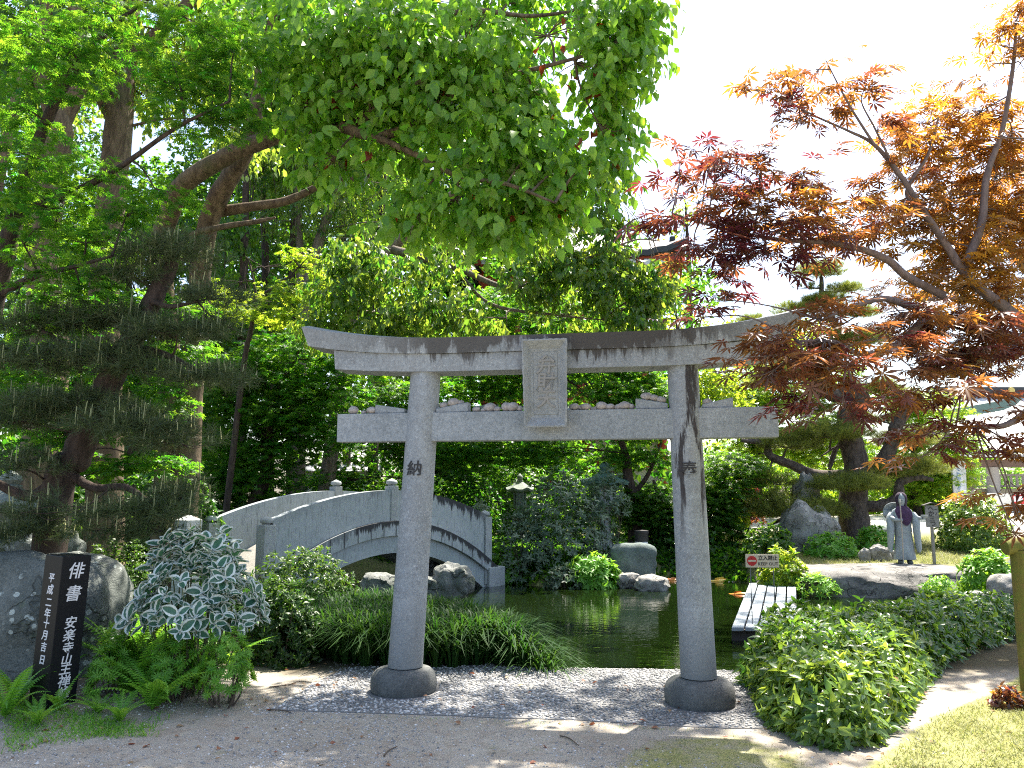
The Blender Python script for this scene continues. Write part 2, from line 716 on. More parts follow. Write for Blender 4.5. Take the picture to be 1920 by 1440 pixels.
xs = np.unique(np.round(np.concatenate([np.linspace(-400, -20, 12), np.linspace(-20, -6, 36), np.linspace(-6, 8, 190),
                                        np.linspace(8, 22, 40), np.linspace(22, 400, 12)]), 3))
ys = np.unique(np.round(np.concatenate([np.linspace(-60, 1, 10), np.linspace(1, 20, 230), np.linspace(20, 50, 40),
                                        np.linspace(50, 600, 12)]), 3))
gx, gy = np.meshgrid(xs, ys)
gzv = ground_z(gx, gy)
nx, ny = len(xs), len(ys)
ii = np.arange(nx * ny).reshape(ny, nx)
T = np.concatenate([np.stack([ii[:-1, :-1], ii[:-1, 1:], ii[1:, 1:]], -1).reshape(-1, 3),
                    np.stack([ii[:-1, :-1], ii[1:, 1:], ii[1:, :-1]], -1).reshape(-1, 3)])
LAWN = np.array([tuple(G(px, py)[:2]) for px, py in ((1560, 1470), (1650, 1425), (1700, 1380), (1760, 1340), (1850, 1300), (1925, 1262))] +
                [(9, 7.8), (12, 3), (9, 1), (1.2, 1), (1.2, 3.2)])
EDGEL = np.array([tuple(G(px, py)[:2]) for px, py in ((1120, 1440), (1200, 1385), (1380, 1372), (1480, 1400), (1560, 1440))] + [(1.7, 3), (.4, 3)])
p2 = np.stack([gx.ravel(), gy.ravel()], 1)
lawn = 1 - sstep(poly_sd(p2, LAWN), -.12, .12)
lawn = np.maximum(lawn, .55 * (1 - sstep(poly_sd(p2, EDGEL), -.2, .15)))
moss = sstep(gy.ravel(), 14.5, 16) * (gx.ravel() < 12) * (gy.ravel() < 24)
court = sstep(gy.ravel(), 21, 22.5) * sstep(gx.ravel(), 4, 6)
wood = sstep(-gx.ravel(), 2.6, 3.4) * sstep(gy.ravel(), 5.0, 6.0)
wood = np.maximum(wood, sstep(gy.ravel(), 6.9, 7.5) * (gy.ravel() < 15))

mg, nt, out = new_mat('soil_ground')
v = coords(nt)
big = noise_n(nt, v, 1.1, 5, .6)
fine = noise_n(nt, v, 45, 4, .7)
gr = voro(nt, v, 85)
gr2 = voro(nt, v, 85, out=1)
ggate = ramp(nt, noise_n(nt, v, 2.3, 6, .7), .44, .60)
col = mixc(nt, ramp(nt, big, .3, .7), (.345, .32, .27), (.25, .225, .185))
col = mixc(nt, ramp(nt, noise_n(nt, v, 7, 6, .75), .45, .7, 0, .7), col, (.20, .15, .105))
col = mixc(nt, ramp(nt, fine, .5, .75, 0, .5), col, (.14, .105, .075))
grav = mixc(nt, ramp(nt, nd(nt, 'ShaderNodeSeparateColor', {0: gr2}).outputs[0], 0, 1), (.14, .135, .13), (.46, .44, .42))
col = mixc(nt, math_n(nt, 'MULTIPLY', math_n(nt, 'MULTIPLY', ramp(nt, gr, .5, .3), ggate), .85), col, grav)
col = mixc(nt, ramp(nt, noise_n(nt, v, 3.1, 6, .75), .60, .72, 0, .6), col, (.12, .13, .05))
at_l = nd(nt, 'ShaderNodeAttribute', attribute_name='lawn').outputs['Fac']
at_m = nd(nt, 'ShaderNodeAttribute', attribute_name='moss').outputs['Fac']
at_c = nd(nt, 'ShaderNodeAttribute', attribute_name='court').outputs['Fac']
at_w = nd(nt, 'ShaderNodeAttribute', attribute_name='wood').outputs['Fac']
nz = noise_n(nt, v, 6, 6, .7)
col = mixc(nt, at_w, col, mixc(nt, nz, (.035, .04, .018), (.10, .075, .045)))
col = mixc(nt, at_m, col, mixc(nt, nz, (.11, .15, .04), (.20, .16, .09)))
col = mixc(nt, at_c, col, mixc(nt, nz, (.52, .49, .43), (.42, .40, .35)))
lm = ramp(nt, math_n(nt, 'ADD', at_l, math_n(nt, 'MULTIPLY', math_n(nt, 'SUBTRACT', nz, .5), .9)), .35, .6)
col = mixc(nt, lm, col, mixc(nt, ramp(nt, fine, .3, .7), (.30, .27, .12), (.16, .19, .06)))
h = math_n(nt, 'ADD', math_n(nt, 'MULTIPLY', fine, .6), math_n(nt, 'MULTIPLY', math_n(nt, 'MULTIPLY', ramp(nt, gr, .5, .1), ggate), .8))
finish(nt, out, col, .95, h, .6, .015, .15)
ground = np_obj('ground', np.stack([gx.ravel(), gy.ravel(), gzv.ravel()], 1), T, mg,
                attrs={'lawn': lawn, 'moss': moss, 'court': court, 'wood': wood})
tag(ground, kind='structure')

# water: dark and still, with slow ripples
mw, nt, out = new_mat('pond_water')
v = coords(nt, (1, 2.6, 1))
r1 = noise_n(nt, v, 1.6, 3, .5, .3)
r2 = noise_n(nt, v, 7, 2, .5, .2)
h = math_n(nt, 'ADD', math_n(nt, 'MULTIPLY', r1, .7), math_n(nt, 'MULTIPLY', r2, .3))
col = mixc(nt, noise_n(nt, coords(nt), .7, 4), (.0022, .0060, .0012), (.006, .011, .002))
p = finish(nt, out, col, .012, h, .075, .08, .5)
p.inputs['IOR'].default_value = 1.33
bm = bmesh.new()
wp = np.array(POND) + 0
cen = wp.mean(0)
vs = [bm.verts.new((*(cen + (q - cen) * 1.05), WATER)) for q in wp]
f = bm.faces.new(vs)
bmesh.ops.triangulate(bm, faces=[f])
tag(bm_obj('pond_water', bm, mw), kind='structure')

# ------------------------------------------------------------------ materials of the stone things
M_TORII = stone_mat('torii_granite', (.34, .365, .38), (.225, .25, .265), 60, 2.8, 0.0, bump=.55)
M_PLAQUE = stone_mat('plaque_granite', (.36, .38, .38), (.24, .255, .255), 190, 5, 0, bump=.7)
M_BASE = stone_mat('base_stone', (.17, .175, .165), (.075, .078, .075), 120, 4, .1, bump=.5)
M_PEB = stone_mat('pebble_stone', (.50, .46, .43), (.28, .26, .25), 60, 12, 0, bump=.2)


def torii_stained(name, mode):
    """granite with black run-off: from the ridge of the lintel, or in streaks down a pillar"""
    m, nt, out = new_mat(name)
    v = coords(nt)
    a = noise_n(nt, v, 2.2, 5, .6)
    g = noise_n(nt, v, 210, 2, .8)
    mid = noise_n(nt, v, 20, 6, .75)
    col = mixc(nt, ramp(nt, a, .3, .7), (.34, .365, .38), (.215, .24, .255))
    col = mixc(nt, ramp(nt, mid, .42, .68, 0, .55), col, (.18, .18, .18))
    g = noise_n(nt, v, 62, 3, .85)
    col = mixc(nt, ramp(nt, g, .53, .66, 0, .6), col, (.12, .12, .125))
    col = mixc(nt, ramp(nt, g, .30, .42, .55, 0), col, (.66, .67, .67))
    col = mixc(nt, ramp(nt, noise_n(nt, coords(nt, (1, 1, .2)), 7, 5, .7), .52, .72, 0, .55), col, (.20, .205, .21))
    sx = nd(nt, 'ShaderNodeSeparateXYZ', {0: coords(nt)})
    X, Y, Z = sx.outputs
    vs = coords(nt, (1, 1, .10))
    s = noise_n(nt, vs, 14, 5, .7)
    if mode == 'lintel':
        hang = ramp(nt, Z, SH0 + .0, K0 + .15, -.24, .29)
        reg = noise_n(nt, coords(nt, (1, .3, .3)), 1.7, 3)
        k = ramp(nt, math_n(nt, 'ADD', math_n(nt, 'ADD', s, hang), math_n(nt, 'MULTIPLY', math_n(nt, 'SUBTRACT', reg, .5), 1.0)), .50, .60, 0, .9)
        k = math_n(nt, 'ADD', k, math_n(nt, 'MULTIPLY', math_n(nt, 'MULTIPLY', ramp(nt, X, .05, .2), ramp(nt, X, 1.15, .9)), ramp(nt, math_n(nt, 'ADD', s, hang), .36, .48, 0, .75)), True)
        right = ramp(nt, X, -1.5, -.9, .25, 1)
        k = math_n(nt, 'MULTIPLY', k, math_n(nt, 'MULTIPLY', right, ramp(nt, X, 1.6, 1.2, .2, 1)))
        tone = (.062, .058, .055)
    else:
        wob = noise_n(nt, coords(nt, (1, 1, .5)), 5, 3)
        xc = math_n(nt, 'ABSOLUTE', math_n(nt, 'ADD', math_n(nt, 'ADD', X, .012), math_n(nt, 'MULTIPLY', math_n(nt, 'SUBTRACT', wob, .5), .05)))
        off = ramp(nt, Z, 2.15, 1.78, 0, .076)
        xx = math_n(nt, 'ABSOLUTE', math_n(nt, 'SUBTRACT', xc, off))
        wide = math_n(nt, 'ADD', ramp(nt, Z, 1.75, 2.45, .012, .040), math_n(nt, 'MULTIPLY', math_n(nt, 'SUBTRACT', s, .5), .24))
        k = ramp(nt, math_n(nt, 'SUBTRACT', wide, xx), -.006, .010, 0, .95)
        k = math_n(nt, 'MULTIPLY', k, ramp(nt, noise_n(nt, coords(nt, (1, 1, .3)), 30, 4, .7), .66, .56, .15, 1))
        k = math_n(nt, 'MULTIPLY', k, ramp(nt, Z, 1.1, 1.5, 0, 1))
        k = math_n(nt, 'MULTIPLY', k, ramp(nt, Y, .03, -.02, 0, 1))
        tone = (.035, .03, .03)
    col = mixc(nt, k, col, tone)
    if mode != 'lintel':
        low = ramp(nt, math_n(nt, 'ADD', Z, math_n(nt, 'MULTIPLY', mid, .5)), .45, .95, .75, 0)
        col = mixc(nt, low, col, (.16, .165, .155))
    h = math_n(nt, 'ADD', math_n(nt, 'MULTIPLY', mid, .7), math_n(nt, 'MULTIPLY', g, .3))
    finish(nt, out, col, .85, h, .55, .012, .3)
    return m


def pillar_plain():
    m, nt, out = new_mat('pillar_granite')
    v = coords(nt)
    a = noise_n(nt, v, 2.2, 5, .6)
    g = noise_n(nt, v, 210, 2, .8)
    mid = noise_n(nt, v, 20, 6, .75)
    col = mixc(nt, ramp(nt, a, .3, .7), (.34, .365, .38), (.215, .24, .255))
    col = mixc(nt, ramp(nt, mid, .42, .68, 0, .55), col, (.18, .18, .18))
    g = noise_n(nt, v, 62, 3, .85)
    col = mixc(nt, ramp(nt, g, .53, .66, 0, .6), col, (.12, .12, .125))
    col = mixc(nt, ramp(nt, g, .30, .42, .55, 0), col, (.66, .67, .67))
    col = mixc(nt, ramp(nt, noise_n(nt, coords(nt, (1, 1, .2)), 7, 5, .7), .52, .72, 0, .55), col, (.20, .205, .21))
    Z = nd(nt, 'ShaderNodeSeparateXYZ', {0: coords(nt)}).outputs[2]
    low = ramp(nt, math_n(nt, 'ADD', Z, math_n(nt, 'MULTIPLY', mid, .6)), .45, 1.1, .7, 0)
    col = mixc(nt, low, col, (.17, .175, .165))
    h = math_n(nt, 'ADD', math_n(nt, 'MULTIPLY', mid, .7), math_n(nt, 'MULTIPLY', g, .3))
    finish(nt, out, col, .85, h, .55, .012, .3)
    return m


M_PILR = torii_stained('stained_pillar_granite', 'pillar')
M_PIL = pillar_plain()
M_INK = plain_mat('carved_lettering', (.035, .035, .037), .8, .3, 60, .2)
M_CARVE = plain_mat('carved_relief', (.27, .265, .25), .85, .3, 90, .3)  # plaque letters, toned darker than the stone for shadow in the carving

# ------------------------------------------------------------------ the torii
KS = 1.035
GL, GR = W(757, 1277, 6.47), W(1312, 1300, 6.10)
GL.z = GR.z = 0
TO = (GL + GR) / 2
ax = (GR - GL)
HALF = ax.length / 2
RZ = math.atan2(ax.y, ax.x)
torii = empty('torii_gate', TO, 'grey granite shrine gate with a carved plaque, standing on a pebbled pad before the pond', 'torii gate', rz=RZ)


def torii_px(px, py, back=0.0):
    """place on the gate's front plane, in the gate's own frame"""
    r = ray(px, py)
    n = Vector((math.sin(RZ), -math.cos(RZ), 0))
    p0 = TO + n * back
    t = (p0 - Vector((0, 0, EYE))).dot(n) / r.dot(n)
    p = Vector((0, 0, EYE)) + r * t - TO
    return Matrix.Rotation(-RZ, 3, 'Z') @ p


LTOP, RTOP = torii_px(798, 700), torii_px(1280, 692)
SH0 = (LTOP.z + RTOP.z) / 2                 # underside of the lower lintel
lean = [(-HALF, LTOP.x, 1.0), (HALF, RTOP.x, .96)]
for s, (xb, xt, rr) in zip((-1, 1), lean):
    bm = bmesh.new()
    rings = []
    n = 40
    for i in range(25):
        t = i / 24
        z = .19 + (SH0 + .01 - .19) * t
        cx = xb + (xt - xb) * (z / SH0)
        rad = (.131 - .0135 * t) * rr * KS
        rings.append([Vector((cx + rad * math.cos(2 * math.pi * k / n) * (1 + .004 * math.sin(i * 1.7 + k)), rad * math.sin(2 * math.pi * k / n), z)) for k in range(n)])
    add_rings(bm, rings)
    # every pillar in its own frame so that its run-off follows it
    for vv in bm.verts:
        vv.co.x -= xb
    po = bm_obj('pillar', bm, M_PIL if s < 0 else M_PILR, torii, 40)
    po.location = (xb, 0, 0)
    if s > 0:
        po['label'] = 'pillar with a black water stain down its front'
    bm = bmesh.new()
    prof = [(.02, .005), (.262, .0), (.276, .04), (.274, .11), (.258, .165), (.225, .198), (.17, .212), (.02, .214)]
    add_lathe(bm, [(r * .89 * KS, z * .86) for r, z in prof], (0, 0, 0), 44)
    for vv in bm.verts:
        vv.co += vv.normal * 0
        q = mnoise.noise(vv.co * 4 + Vector((s * 3, 0, 0)))
        vv.co.x *= 1 + .03 * q
        vv.co.y *= 1 + .03 * q
    bo = bm_obj('base_stone', bm, M_BASE, po, 50)
    # the carved character
    bm = bmesh.new()
    ch, px, py = ('納', 777, 880) if s < 0 else ('奉', 1291, 882)
    q = torii_px(px, py, .12)
    cx = xb + (xt - xb) * (q.z / SH0)
    rad = (.131 - .0135 * q.z / SH0) * rr * KS
    dx = max(-.9, min(.9, (q.x - cx) / rad))
    th = math.asin(dx)
    Mx = Matrix.Translation((cx - xb + math.sin(th) * (rad + .0005), -math.cos(th) * (rad + .0005), q.z)) @ Matrix.Rotation(th, 4, 'Z') @ FACE
    glyph_bm(bm, ch, .125, Mx, .004, .0012, .08)
    bm_obj('lettering', bm, M_INK, po)

# tie beam through the pillars
NL, NR = torii_px(638, 800), torii_px(1457, 800)
NZ0, NZ1 = (torii_px(700, 825).z + torii_px(1390, 826).z) / 2, (torii_px(700, 772).z + torii_px(1390, 770).z) / 2
bm = bmesh.new()
add_box(bm, (NR.x - NL.x, .14, NZ1 - NZ0), ((NL.x + NR.x) / 2, 0, (NZ0 + NZ1) / 2), bev=.006)
bm_obj('tie_beam', bm, M_TORII, torii)


def lintel(name, half_l, half_r, z0, z1, dep0, dep1, up, slant, ridge=0.0, m=None):
    """curved lintel: flat in the middle, rising toward its ends"""
    bm = bmesh.new()
    rings = []
    N = 48
    cxm = (LTOP.x + RTOP.x) / 2
    for i in range(N + 1):
        s = -1 + 2 * i / N
        half = half_l if s < 0 else half_r
        lift = up * max(0, (abs(s) - .38) / .62) ** 2.2

        def pt(yy, z):
            f = (z - z0) / (z1 - z0)
            return Vector((cxm + s * (half - slant * (1 - f) * abs(s) ** 6), yy, z + lift * (1 + .35 * f)))
        rings.append([pt(-dep0, z0), pt(-dep1, z1), pt(0, z1 + ridge), pt(dep1, z1), pt(dep0, z0)])
    add_rings(bm, rings)
    es = [e for e in bm.edges if e.calc_face_angle(0) > .5]
    bmesh.ops.bevel(bm, geom=es, offset=.007, segments=2, affect='EDGES')
    return bm_obj(name, bm, m or M_LINTEL, torii, 30)


cxm = (LTOP.x + RTOP.x) / 2
K0 = SH0 + .142
M_LINTEL = torii_stained('lintel_granite', 'lintel')
lintel('lower_lintel', cxm - torii_px(638, 690).x, torii_px(1462, 690).x - cxm, SH0, K0 - .003, .136, .147, .042, .01)
lintel('top_lintel', cxm - torii_px(583, 612).x, torii_px(1500, 590).x - cxm, K0, K0 + .122, .163, .187, .095, .054, .038)

for x0, x1, h0, h1 in ((707, 762, .072, .035), (820, 880, .03, .078), (1192, 1252, .082, .04), (1316, 1374, .028, .075)):
    a, b = torii_px(x0, 765).x, torii_px(x1, 765).x
    bm = bmesh.new()
    rings = [[Vector((a, -.05, NZ1 + .001)), Vector((a, .05, NZ1 + .001)), Vector((a, .05, NZ1 + h0 * KS)), Vector((a, -.05, NZ1 + h0 * KS))],
             [Vector((b, -.05, NZ1 + .001)), Vector((b, .05, NZ1 + .001)), Vector((b, .05, NZ1 + h1 * KS)), Vector((b, -.05, NZ1 + h1 * KS))]]
    add_rings(bm, rings)
    bmesh.ops.bevel(bm, geom=bm.edges[:], offset=.005, segments=1, affect='EDGES')
    bm_obj('wedge', bm, M_TORII, torii)

# plaque: a flared frame with a scalloped rim round a sunk panel
pc = torii_px(1025, 715, .1)
bm = bmesh.new()


def loop(w0, w1, h, y, scal=0.0, per=14):
    """rectangle loop, w0 at the bottom and w1 at the top"""
    pts = []
    for k in range(4):
        for i in range(per):
            t = i / per
            if k == 0:
                x, z = -w0 + 2 * w0 * t, -h
            elif k == 1:
                z = -h + 2 * h * t
                x = w0 + (w1 - w0) * t
            elif k == 2:
                x, z = w1 - 2 * w1 * t, h
            else:
                z = h - 2 * h * t
                x = -(w1 + (w0 - w1) * t)
            q = scal * abs(math.sin(math.pi * t * 7)) if scal else 0
            nx_, nz_ = ((0, -1), (1, 0), (0, 1), (-1, 0))[k]
            pts.append(Vector((x + nx_ * q, y, z + nz_ * q)))
    return pts


rings = [loop(.115, .115, .27, .045), loop(.156, .168, .325, -.03, .004), loop(.156, .168, .325, -.05, .005), loop(.147, .16, .317, -.052),
         loop(.109, .109, .256, -.002), loop(.104, .104, .25, -.002), loop(.092, .092, .236, .004), loop(.088, .088, .232, -.001)]
add_rings(bm, rings)
TILT = Matrix.Translation((pc.x, -.168, (NZ0 + K0 + .12) / 2 + .025)) @ Matrix.Rotation(R(5), 4, 'X') @ Matrix.Scale(KS, 4)
bmesh.ops.transform(bm, matrix=TILT, verts=bm.verts)
plq = bm_obj('plaque', bm, M_PLAQUE, torii, 25)
bm = bmesh.new()
for ch, dz in (('弁', .13), ('財', .0), ('天', -.125)):
    glyph_bm(bm, ch, .145, TILT @ Matrix.Translation((0, -.004, dz)) @ FACE, .006, .0025, .1)
bm_obj('lettering', bm, M_CARVE, plq)


def blob(bm, c, r, seed, amp=.25, sub=2, freq=1.4, flat_bottom=False, boxy=0.0):
    """stone: an icosphere pushed about by noise"""
    q = bmesh.ops.create_icosphere(bm, subdivisions=sub, radius=1.0)
    off = Vector((seed * 3.17, seed * 1.71, seed * .93))
    for v_ in q['verts']:
        d = v_.co.normalized()
        a = 1 + amp * mnoise.fractal(d * freq + off, 1.0, 2.0, 4) + amp * .5 * mnoise.noise(d * 3.1 + off)
        if boxy:
            q4 = (abs(d.x) ** 6 + abs(d.y) ** 6 + abs(d.z) ** 6) ** (1 / 6)
            a *= 1 + boxy * (1 / q4 - 1)
        p = Vector((d.x * r[0], d.y * r[1], d.z * r[2])) * a
        if flat_bottom and p.z < -.5 * r[2]:
            p.z = -.5 * r[2]
        v_.co = p + Vector(c)


prng = np.random.default_rng(5)
ROW = [(664, .022, 'left'), (684, .012, 'left'), (699, .024, 'left'), (893, .017, 'mid'), (907, .012, 'mid'), (919, .026, 'mid'), (933, .014, 'mid'),
       (950, .024, 'mid'), (962, .026, 'mid'), (975, .014, 'mid'), (1077, .020, 'right'), (1089, .014, 'right'), (1098, .022, 'right'), (1110, .009, 'right'), (1116, .01, 'right'),
       (1128, .022, 'right'), (1143, .019, 'right'), (1158, .014, 'right'), (1170, .023, 'right'), (1184, .014, 'right')]
LBL = {'left': 'small rounded pebble on the outer left end of the torii beam',
       'mid': 'small pebble on the torii beam between left pillar and plaque',
       'right': 'small pebble on the torii beam between plaque and right pillar'}
WEDGE = [(833, .018, .045, 'pale pebble low on the sloping wedge inside the left pillar'),
         (851, .024, .06, 'rounded pebble topmost on the wedge inside the left pillar'),
         (864, .014, .07, 'tiny pebble at the high end of the wedge inside the left pillar'),
         (1212, .021, .08, 'pebble at the high end of the wedge inside the right pillar'),
         (1226, .017, .075, 'pebble in the middle of the wedge inside the right pillar'),
         (1240, .019, .055, 'flat pebble beside the right pillar on its inner wedge'),
         (1326, .018, .035, 'grey pebble on the wedge just outside the right pillar')]
RT = Matrix.Rotation(RZ, 3, 'Z')
for i, (px, r_, w_) in enumerate(ROW):
    x = torii_px(px, 765).x
    bm = bmesh.new()
    el = prng.uniform(.75, 1.0)
    blob(bm, (0, 0, 0), ((r_ := r_ * 1.75) * prng.uniform(1.05, 1.45), r_ * 1.1, r_ * el), i + 1, .12)
    o = bm_obj('pebble', bm, M_PEB, None, 180)
    o.location = TO + RT @ Vector((x, prng.uniform(-.03, .0), NZ1 + r_ * el * .92))
    o.rotation_euler = (0, 0, prng.uniform(0, 6))
    tag(o, LBL[w_], 'pebble', 'pebbles laid along the torii beam, ' + w_)
for i, (px, r_, dz, lb) in enumerate(WEDGE):
    x = torii_px(px, 750).x
    bm = bmesh.new()
    r_ *= 1.75
    dz *= KS
    blob(bm, (0, 0, 0), (r_ * 1.25, r_ * 1.1, r_ * .85), i + 40, .12)
    o = bm_obj('pebble', bm, M_PEB, None, 180)
    o.location = TO + RT @ Vector((x, -.01, NZ1 + dz + r_ * .8 - .012))
    tag(o, lb, 'pebble')

# ------------------------------------------------------------------ pebbled pad under the torii
PADP = np.array([tuple(G(px, py)[:2]) for px, py in ((505, 1332), (560, 1300), (610, 1270), (660, 1252), (900, 1248), (1050, 1253), (1400, 1258), (1440, 1290), (1430, 1368),
                                                     (1300, 1364), (1100, 1352), (900, 1345), (700, 1338))])
_pp = []
for i_ in range(len(PADP)):
    a_, b_ = PADP[i_], PADP[(i_ + 1) % len(PADP)]
    for t_ in np.linspace(0, 1, 14, endpoint=False):
        q_ = a_ + (b_ - a_) * t_
        _pp.append(q_ + .02 * np.array([mnoise.noise(Vector((q_[0] * 6, q_[1] * 6, 0))), mnoise.noise(Vector((q_[0] * 6, q_[1] * 6, 5)))]))
PADP = np.array(_pp)
bm = bmesh.new()
f = bm.faces.new([bm.verts.new((x, y, .005)) for x, y in PADP])
r_ = bmesh.ops.extrude_face_region(bm, geom=[f])
for q in r_['geom']:
    if isinstance(q, bmesh.types.BMVert):
        q.co.z = -.05
m_mortar = plain_mat('mortar', (.20, .195, .19), .95, .5, 40, .4, c2=(.11, .11, .108))
tag(bm_obj('pebble_pad', bm, m_mortar), kind='structure')
rng = np.random.default_rng(9)
lo, hi = PADP.min(0), PADP.max(0)
pts = []
cell = .031
gxx, gyy = np.meshgrid(np.arange(lo[0], hi[0], cell), np.arange(lo[1], hi[1], cell))
pts = np.stack([gxx.ravel(), gyy.ravel()], 1) + rng.uniform(-.45, .45, (gxx.size, 2)) * cell
pts = pts[poly_sd(pts, PADP) < -.008]
for c_ in (GL, GR):
    pts = pts[np.linalg.norm(pts - np.array(c_[:2]), axis=1) > .28]
pts = pts[rng.uniform(size=len(pts)) < .93]
ib = bmesh.new()
bmesh.ops.create_icosphere(ib, subdivisions=1, radius=1)
ib.verts.ensure_lookup_table()
iv = np.array([tuple(q.co) for q in ib.verts])
it = np.array([[q.index for q in f_.verts] for f_ in ib.faces])
ib.free()
n = len(pts)
an = rng.uniform(0, 3.14, n)
L = rng.uniform(.0105, .02, n)
Wd = L * rng.uniform(.5, .8, n)
V = iv[None] * np.stack([L, Wd, rng.uniform(.005, .010, n)], 1)[:, None, :]
ca, sa = np.cos(an)[:, None], np.sin(an)[:, None]
V = np.stack([V[..., 0] * ca - V[..., 1] * sa, V[..., 0] * sa + V[..., 1] * ca, V[..., 2]], -1)
V += np.concatenate([pts, np.full((n, 1), .006)], 1)[:, None, :]
k = len(iv)
T = it[None] + (np.arange(n) * k)[:, None, None]
edge_d = np.minimum(1, -poly_sd(pts, PADP) / .05)
tone = np.clip(rng.beta(.9, 1.35, n) * (1 - .45 * sstep(pts[:, 0], -.3, .9)) + (edge_d < .7) * .3, 0, 1)
mp_, nt, out = new_mat('pad_pebbles')
at = nd(nt, 'ShaderNodeAttribute', attribute_name='tone').outputs['Fac']
col = mixc(nt, at, (.085, .09, .095), (.62, .61, .59))
col = mixc(nt, ramp(nt, noise_n(nt, coords(nt), 90, 3), .4, .7, 0, .35), col, (.2, .19, .17))
finish(nt, out, col, .6, None, spec=.4)
pb = np_obj('pebbles', V.reshape(-1, 3), T.reshape(-1, 3), mp_, None, {'tone': np.repeat(tone, k)})
tag(pb, 'white and grey pebbles set flat in the pad under the torii', 'pebbles', kind='stuff')

# loose grit and small stones on the path
rng = np.random.default_rng(15)
q = np.column_stack([rng.uniform(-3.6, 2.6, 26000), rng.uniform(3.9, 7.6, 26000)])
dens = np.clip(.20 + .9 * clump(np.column_stack([q, np.zeros(len(q))]), 2.2, 5) + .5 * sstep(-q[:, 0], -.6, 1.5) * sstep(-q[:, 1], -5.6, -4.8) + 1.4 * np.exp(-np.maximum(0, poly_sd(q, PADP)) / .10), .02, 1)
q = q[(rng.uniform(size=len(q)) < dens) & (poly_sd(q, PADP) > .01) & (poly_sd(q, POND) > .2)]
n = len(q)
ov = np.array([(1, 0, 0), (-1, 0, 0), (0, 1, 0), (0, -1, 0), (0, 0, 1), (0, 0, -.6)], float)
ot = np.array([(0, 2, 4), (2, 1, 4), (1, 3, 4), (3, 0, 4), (2, 0, 5), (1, 2, 5), (3, 1, 5), (0, 3, 5)])
rs = .0045 + .014 * rng.beta(1.1, 4.5, n)
an = rng.uniform(0, 6.28, n)
V = ov[None] * np.stack([rs, rs * rng.uniform(.6, 1, n), rs * rng.uniform(.4, .8, n)], 1)[:, None] * rng.uniform(.8, 1.2, (n, 6, 1))
ca, sa = np.cos(an)[:, None], np.sin(an)[:, None]
V = np.stack([V[..., 0] * ca - V[..., 1] * sa, V[..., 0] * sa + V[..., 1] * ca, V[..., 2]], -1)
V += np.column_stack([q, ground_z(q[:, 0], q[:, 1]) + .001])[:, None]
gt = np.repeat(np.clip(rng.beta(1.2, 1.6, n), 0, 1), 6)
tag(np_obj('gravel', V.reshape(-1, 3), (ot[None] + (np.arange(n) * 6)[:, None, None]).reshape(-1, 3), mp_, None, {'tone': gt}, True), 'loose grit and small stones on the path', 'gravel', kind='stuff')
# ------------------------------------------------------------------ stone bridge
def bridge_mat(name, rel_lo, rel_hi, amount, jointed=False):
    """pale stone with black run-off hanging from its upper edge; 'rel' runs 0..1 from lower to upper edge"""
    m, nt, out = new_mat(name)
    v = coords(nt)
    mid = noise_n(nt, v, 12, 6, .75)
    col = mixc(nt, ramp(nt, noise_n(nt, v, 1.6, 5, .6), .3, .7), (.36, .39, .41), (.25, .285, .295))
    col = mixc(nt, ramp(nt, mid, .5, .75, 0, .5), col, (.22, .24, .235))
    fine = noise_n(nt, coords(nt, (1, 1, .14)), 34, 4, .7)
    col = mixc(nt, ramp(nt, fine, .53, .66, 0, .65), col, (.12, .13, .13))
    s = noise_n(nt, coords(nt, (1, 1, .10)), 9, 5, .75)
    rel = nd(nt, 'ShaderNodeAttribute', attribute_name='rel').outputs['Fac']
    along = nd(nt, 'ShaderNodeAttribute', attribute_name='along').outputs['Fac']
    k = math_n(nt, 'ADD', s, math_n(nt, 'MULTIPLY', math_n(nt, 'SUBTRACT', rel, rel_lo), rel_hi))
    k = math_n(nt, 'MULTIPLY', ramp(nt, k, .47, .54), math_n(nt, 'MULTIPLY', along, amount))
    col = mixc(nt, k, col, (.035, .037, .04))
    if jointed:
        j = nd(nt, 'ShaderNodeAttribute', attribute_name='joint').outputs['Fac']
        col = mixc(nt, ramp(nt, math_n(nt, 'ADD', j, math_n(nt, 'MULTIPLY', math_n(nt, 'SUBTRACT', mid, .5), .3)), .55, .8, 0, .9), col, (.04, .042, .045))
    finish(nt, out, col, .85, mid, .4, .012, .3)
    return m


M_PARA = bridge_mat('parapet_stone', .80, .75, .95)
M_PARB = bridge_mat('parapet_stone_far', 1.0, .5, .2)
M_BAND = bridge_mat('band_stone', .62, .42, 1.0, True)
M_RIB = bridge_mat('rib_stone', 1.6, .4, .5)
M_POST = stone_mat('post_stone', (.38, .40, .41), (.27, .29, .29), 150, 3, .15)
M_PAVE = stone_mat('deck_stone', (.30, .29, .26), (.2, .19, .17), 90, 3, 0, moss=.3)

BA, BB = Vector((-3.74, 12.4, 0)), Vector((-.47, 16.5, 0))
bx = (BB - BA)
BL = bx.length / 2
bridge = empty('stone_bridge', (BA + BB) / 2, 'arched pale stone footbridge with solid parapets over the pond', 'bridge', rz=math.atan2(bx.y, bx.x))
ZT = lambda s: 1.60 - .50 * abs(s) ** 2.0
ZB = lambda s: 1.06 - .84 * abs(s) ** 2.0
ZD = lambda s: ZB(s) - .26
ZR = lambda s: .50 - .92 * abs(s) ** 2.0


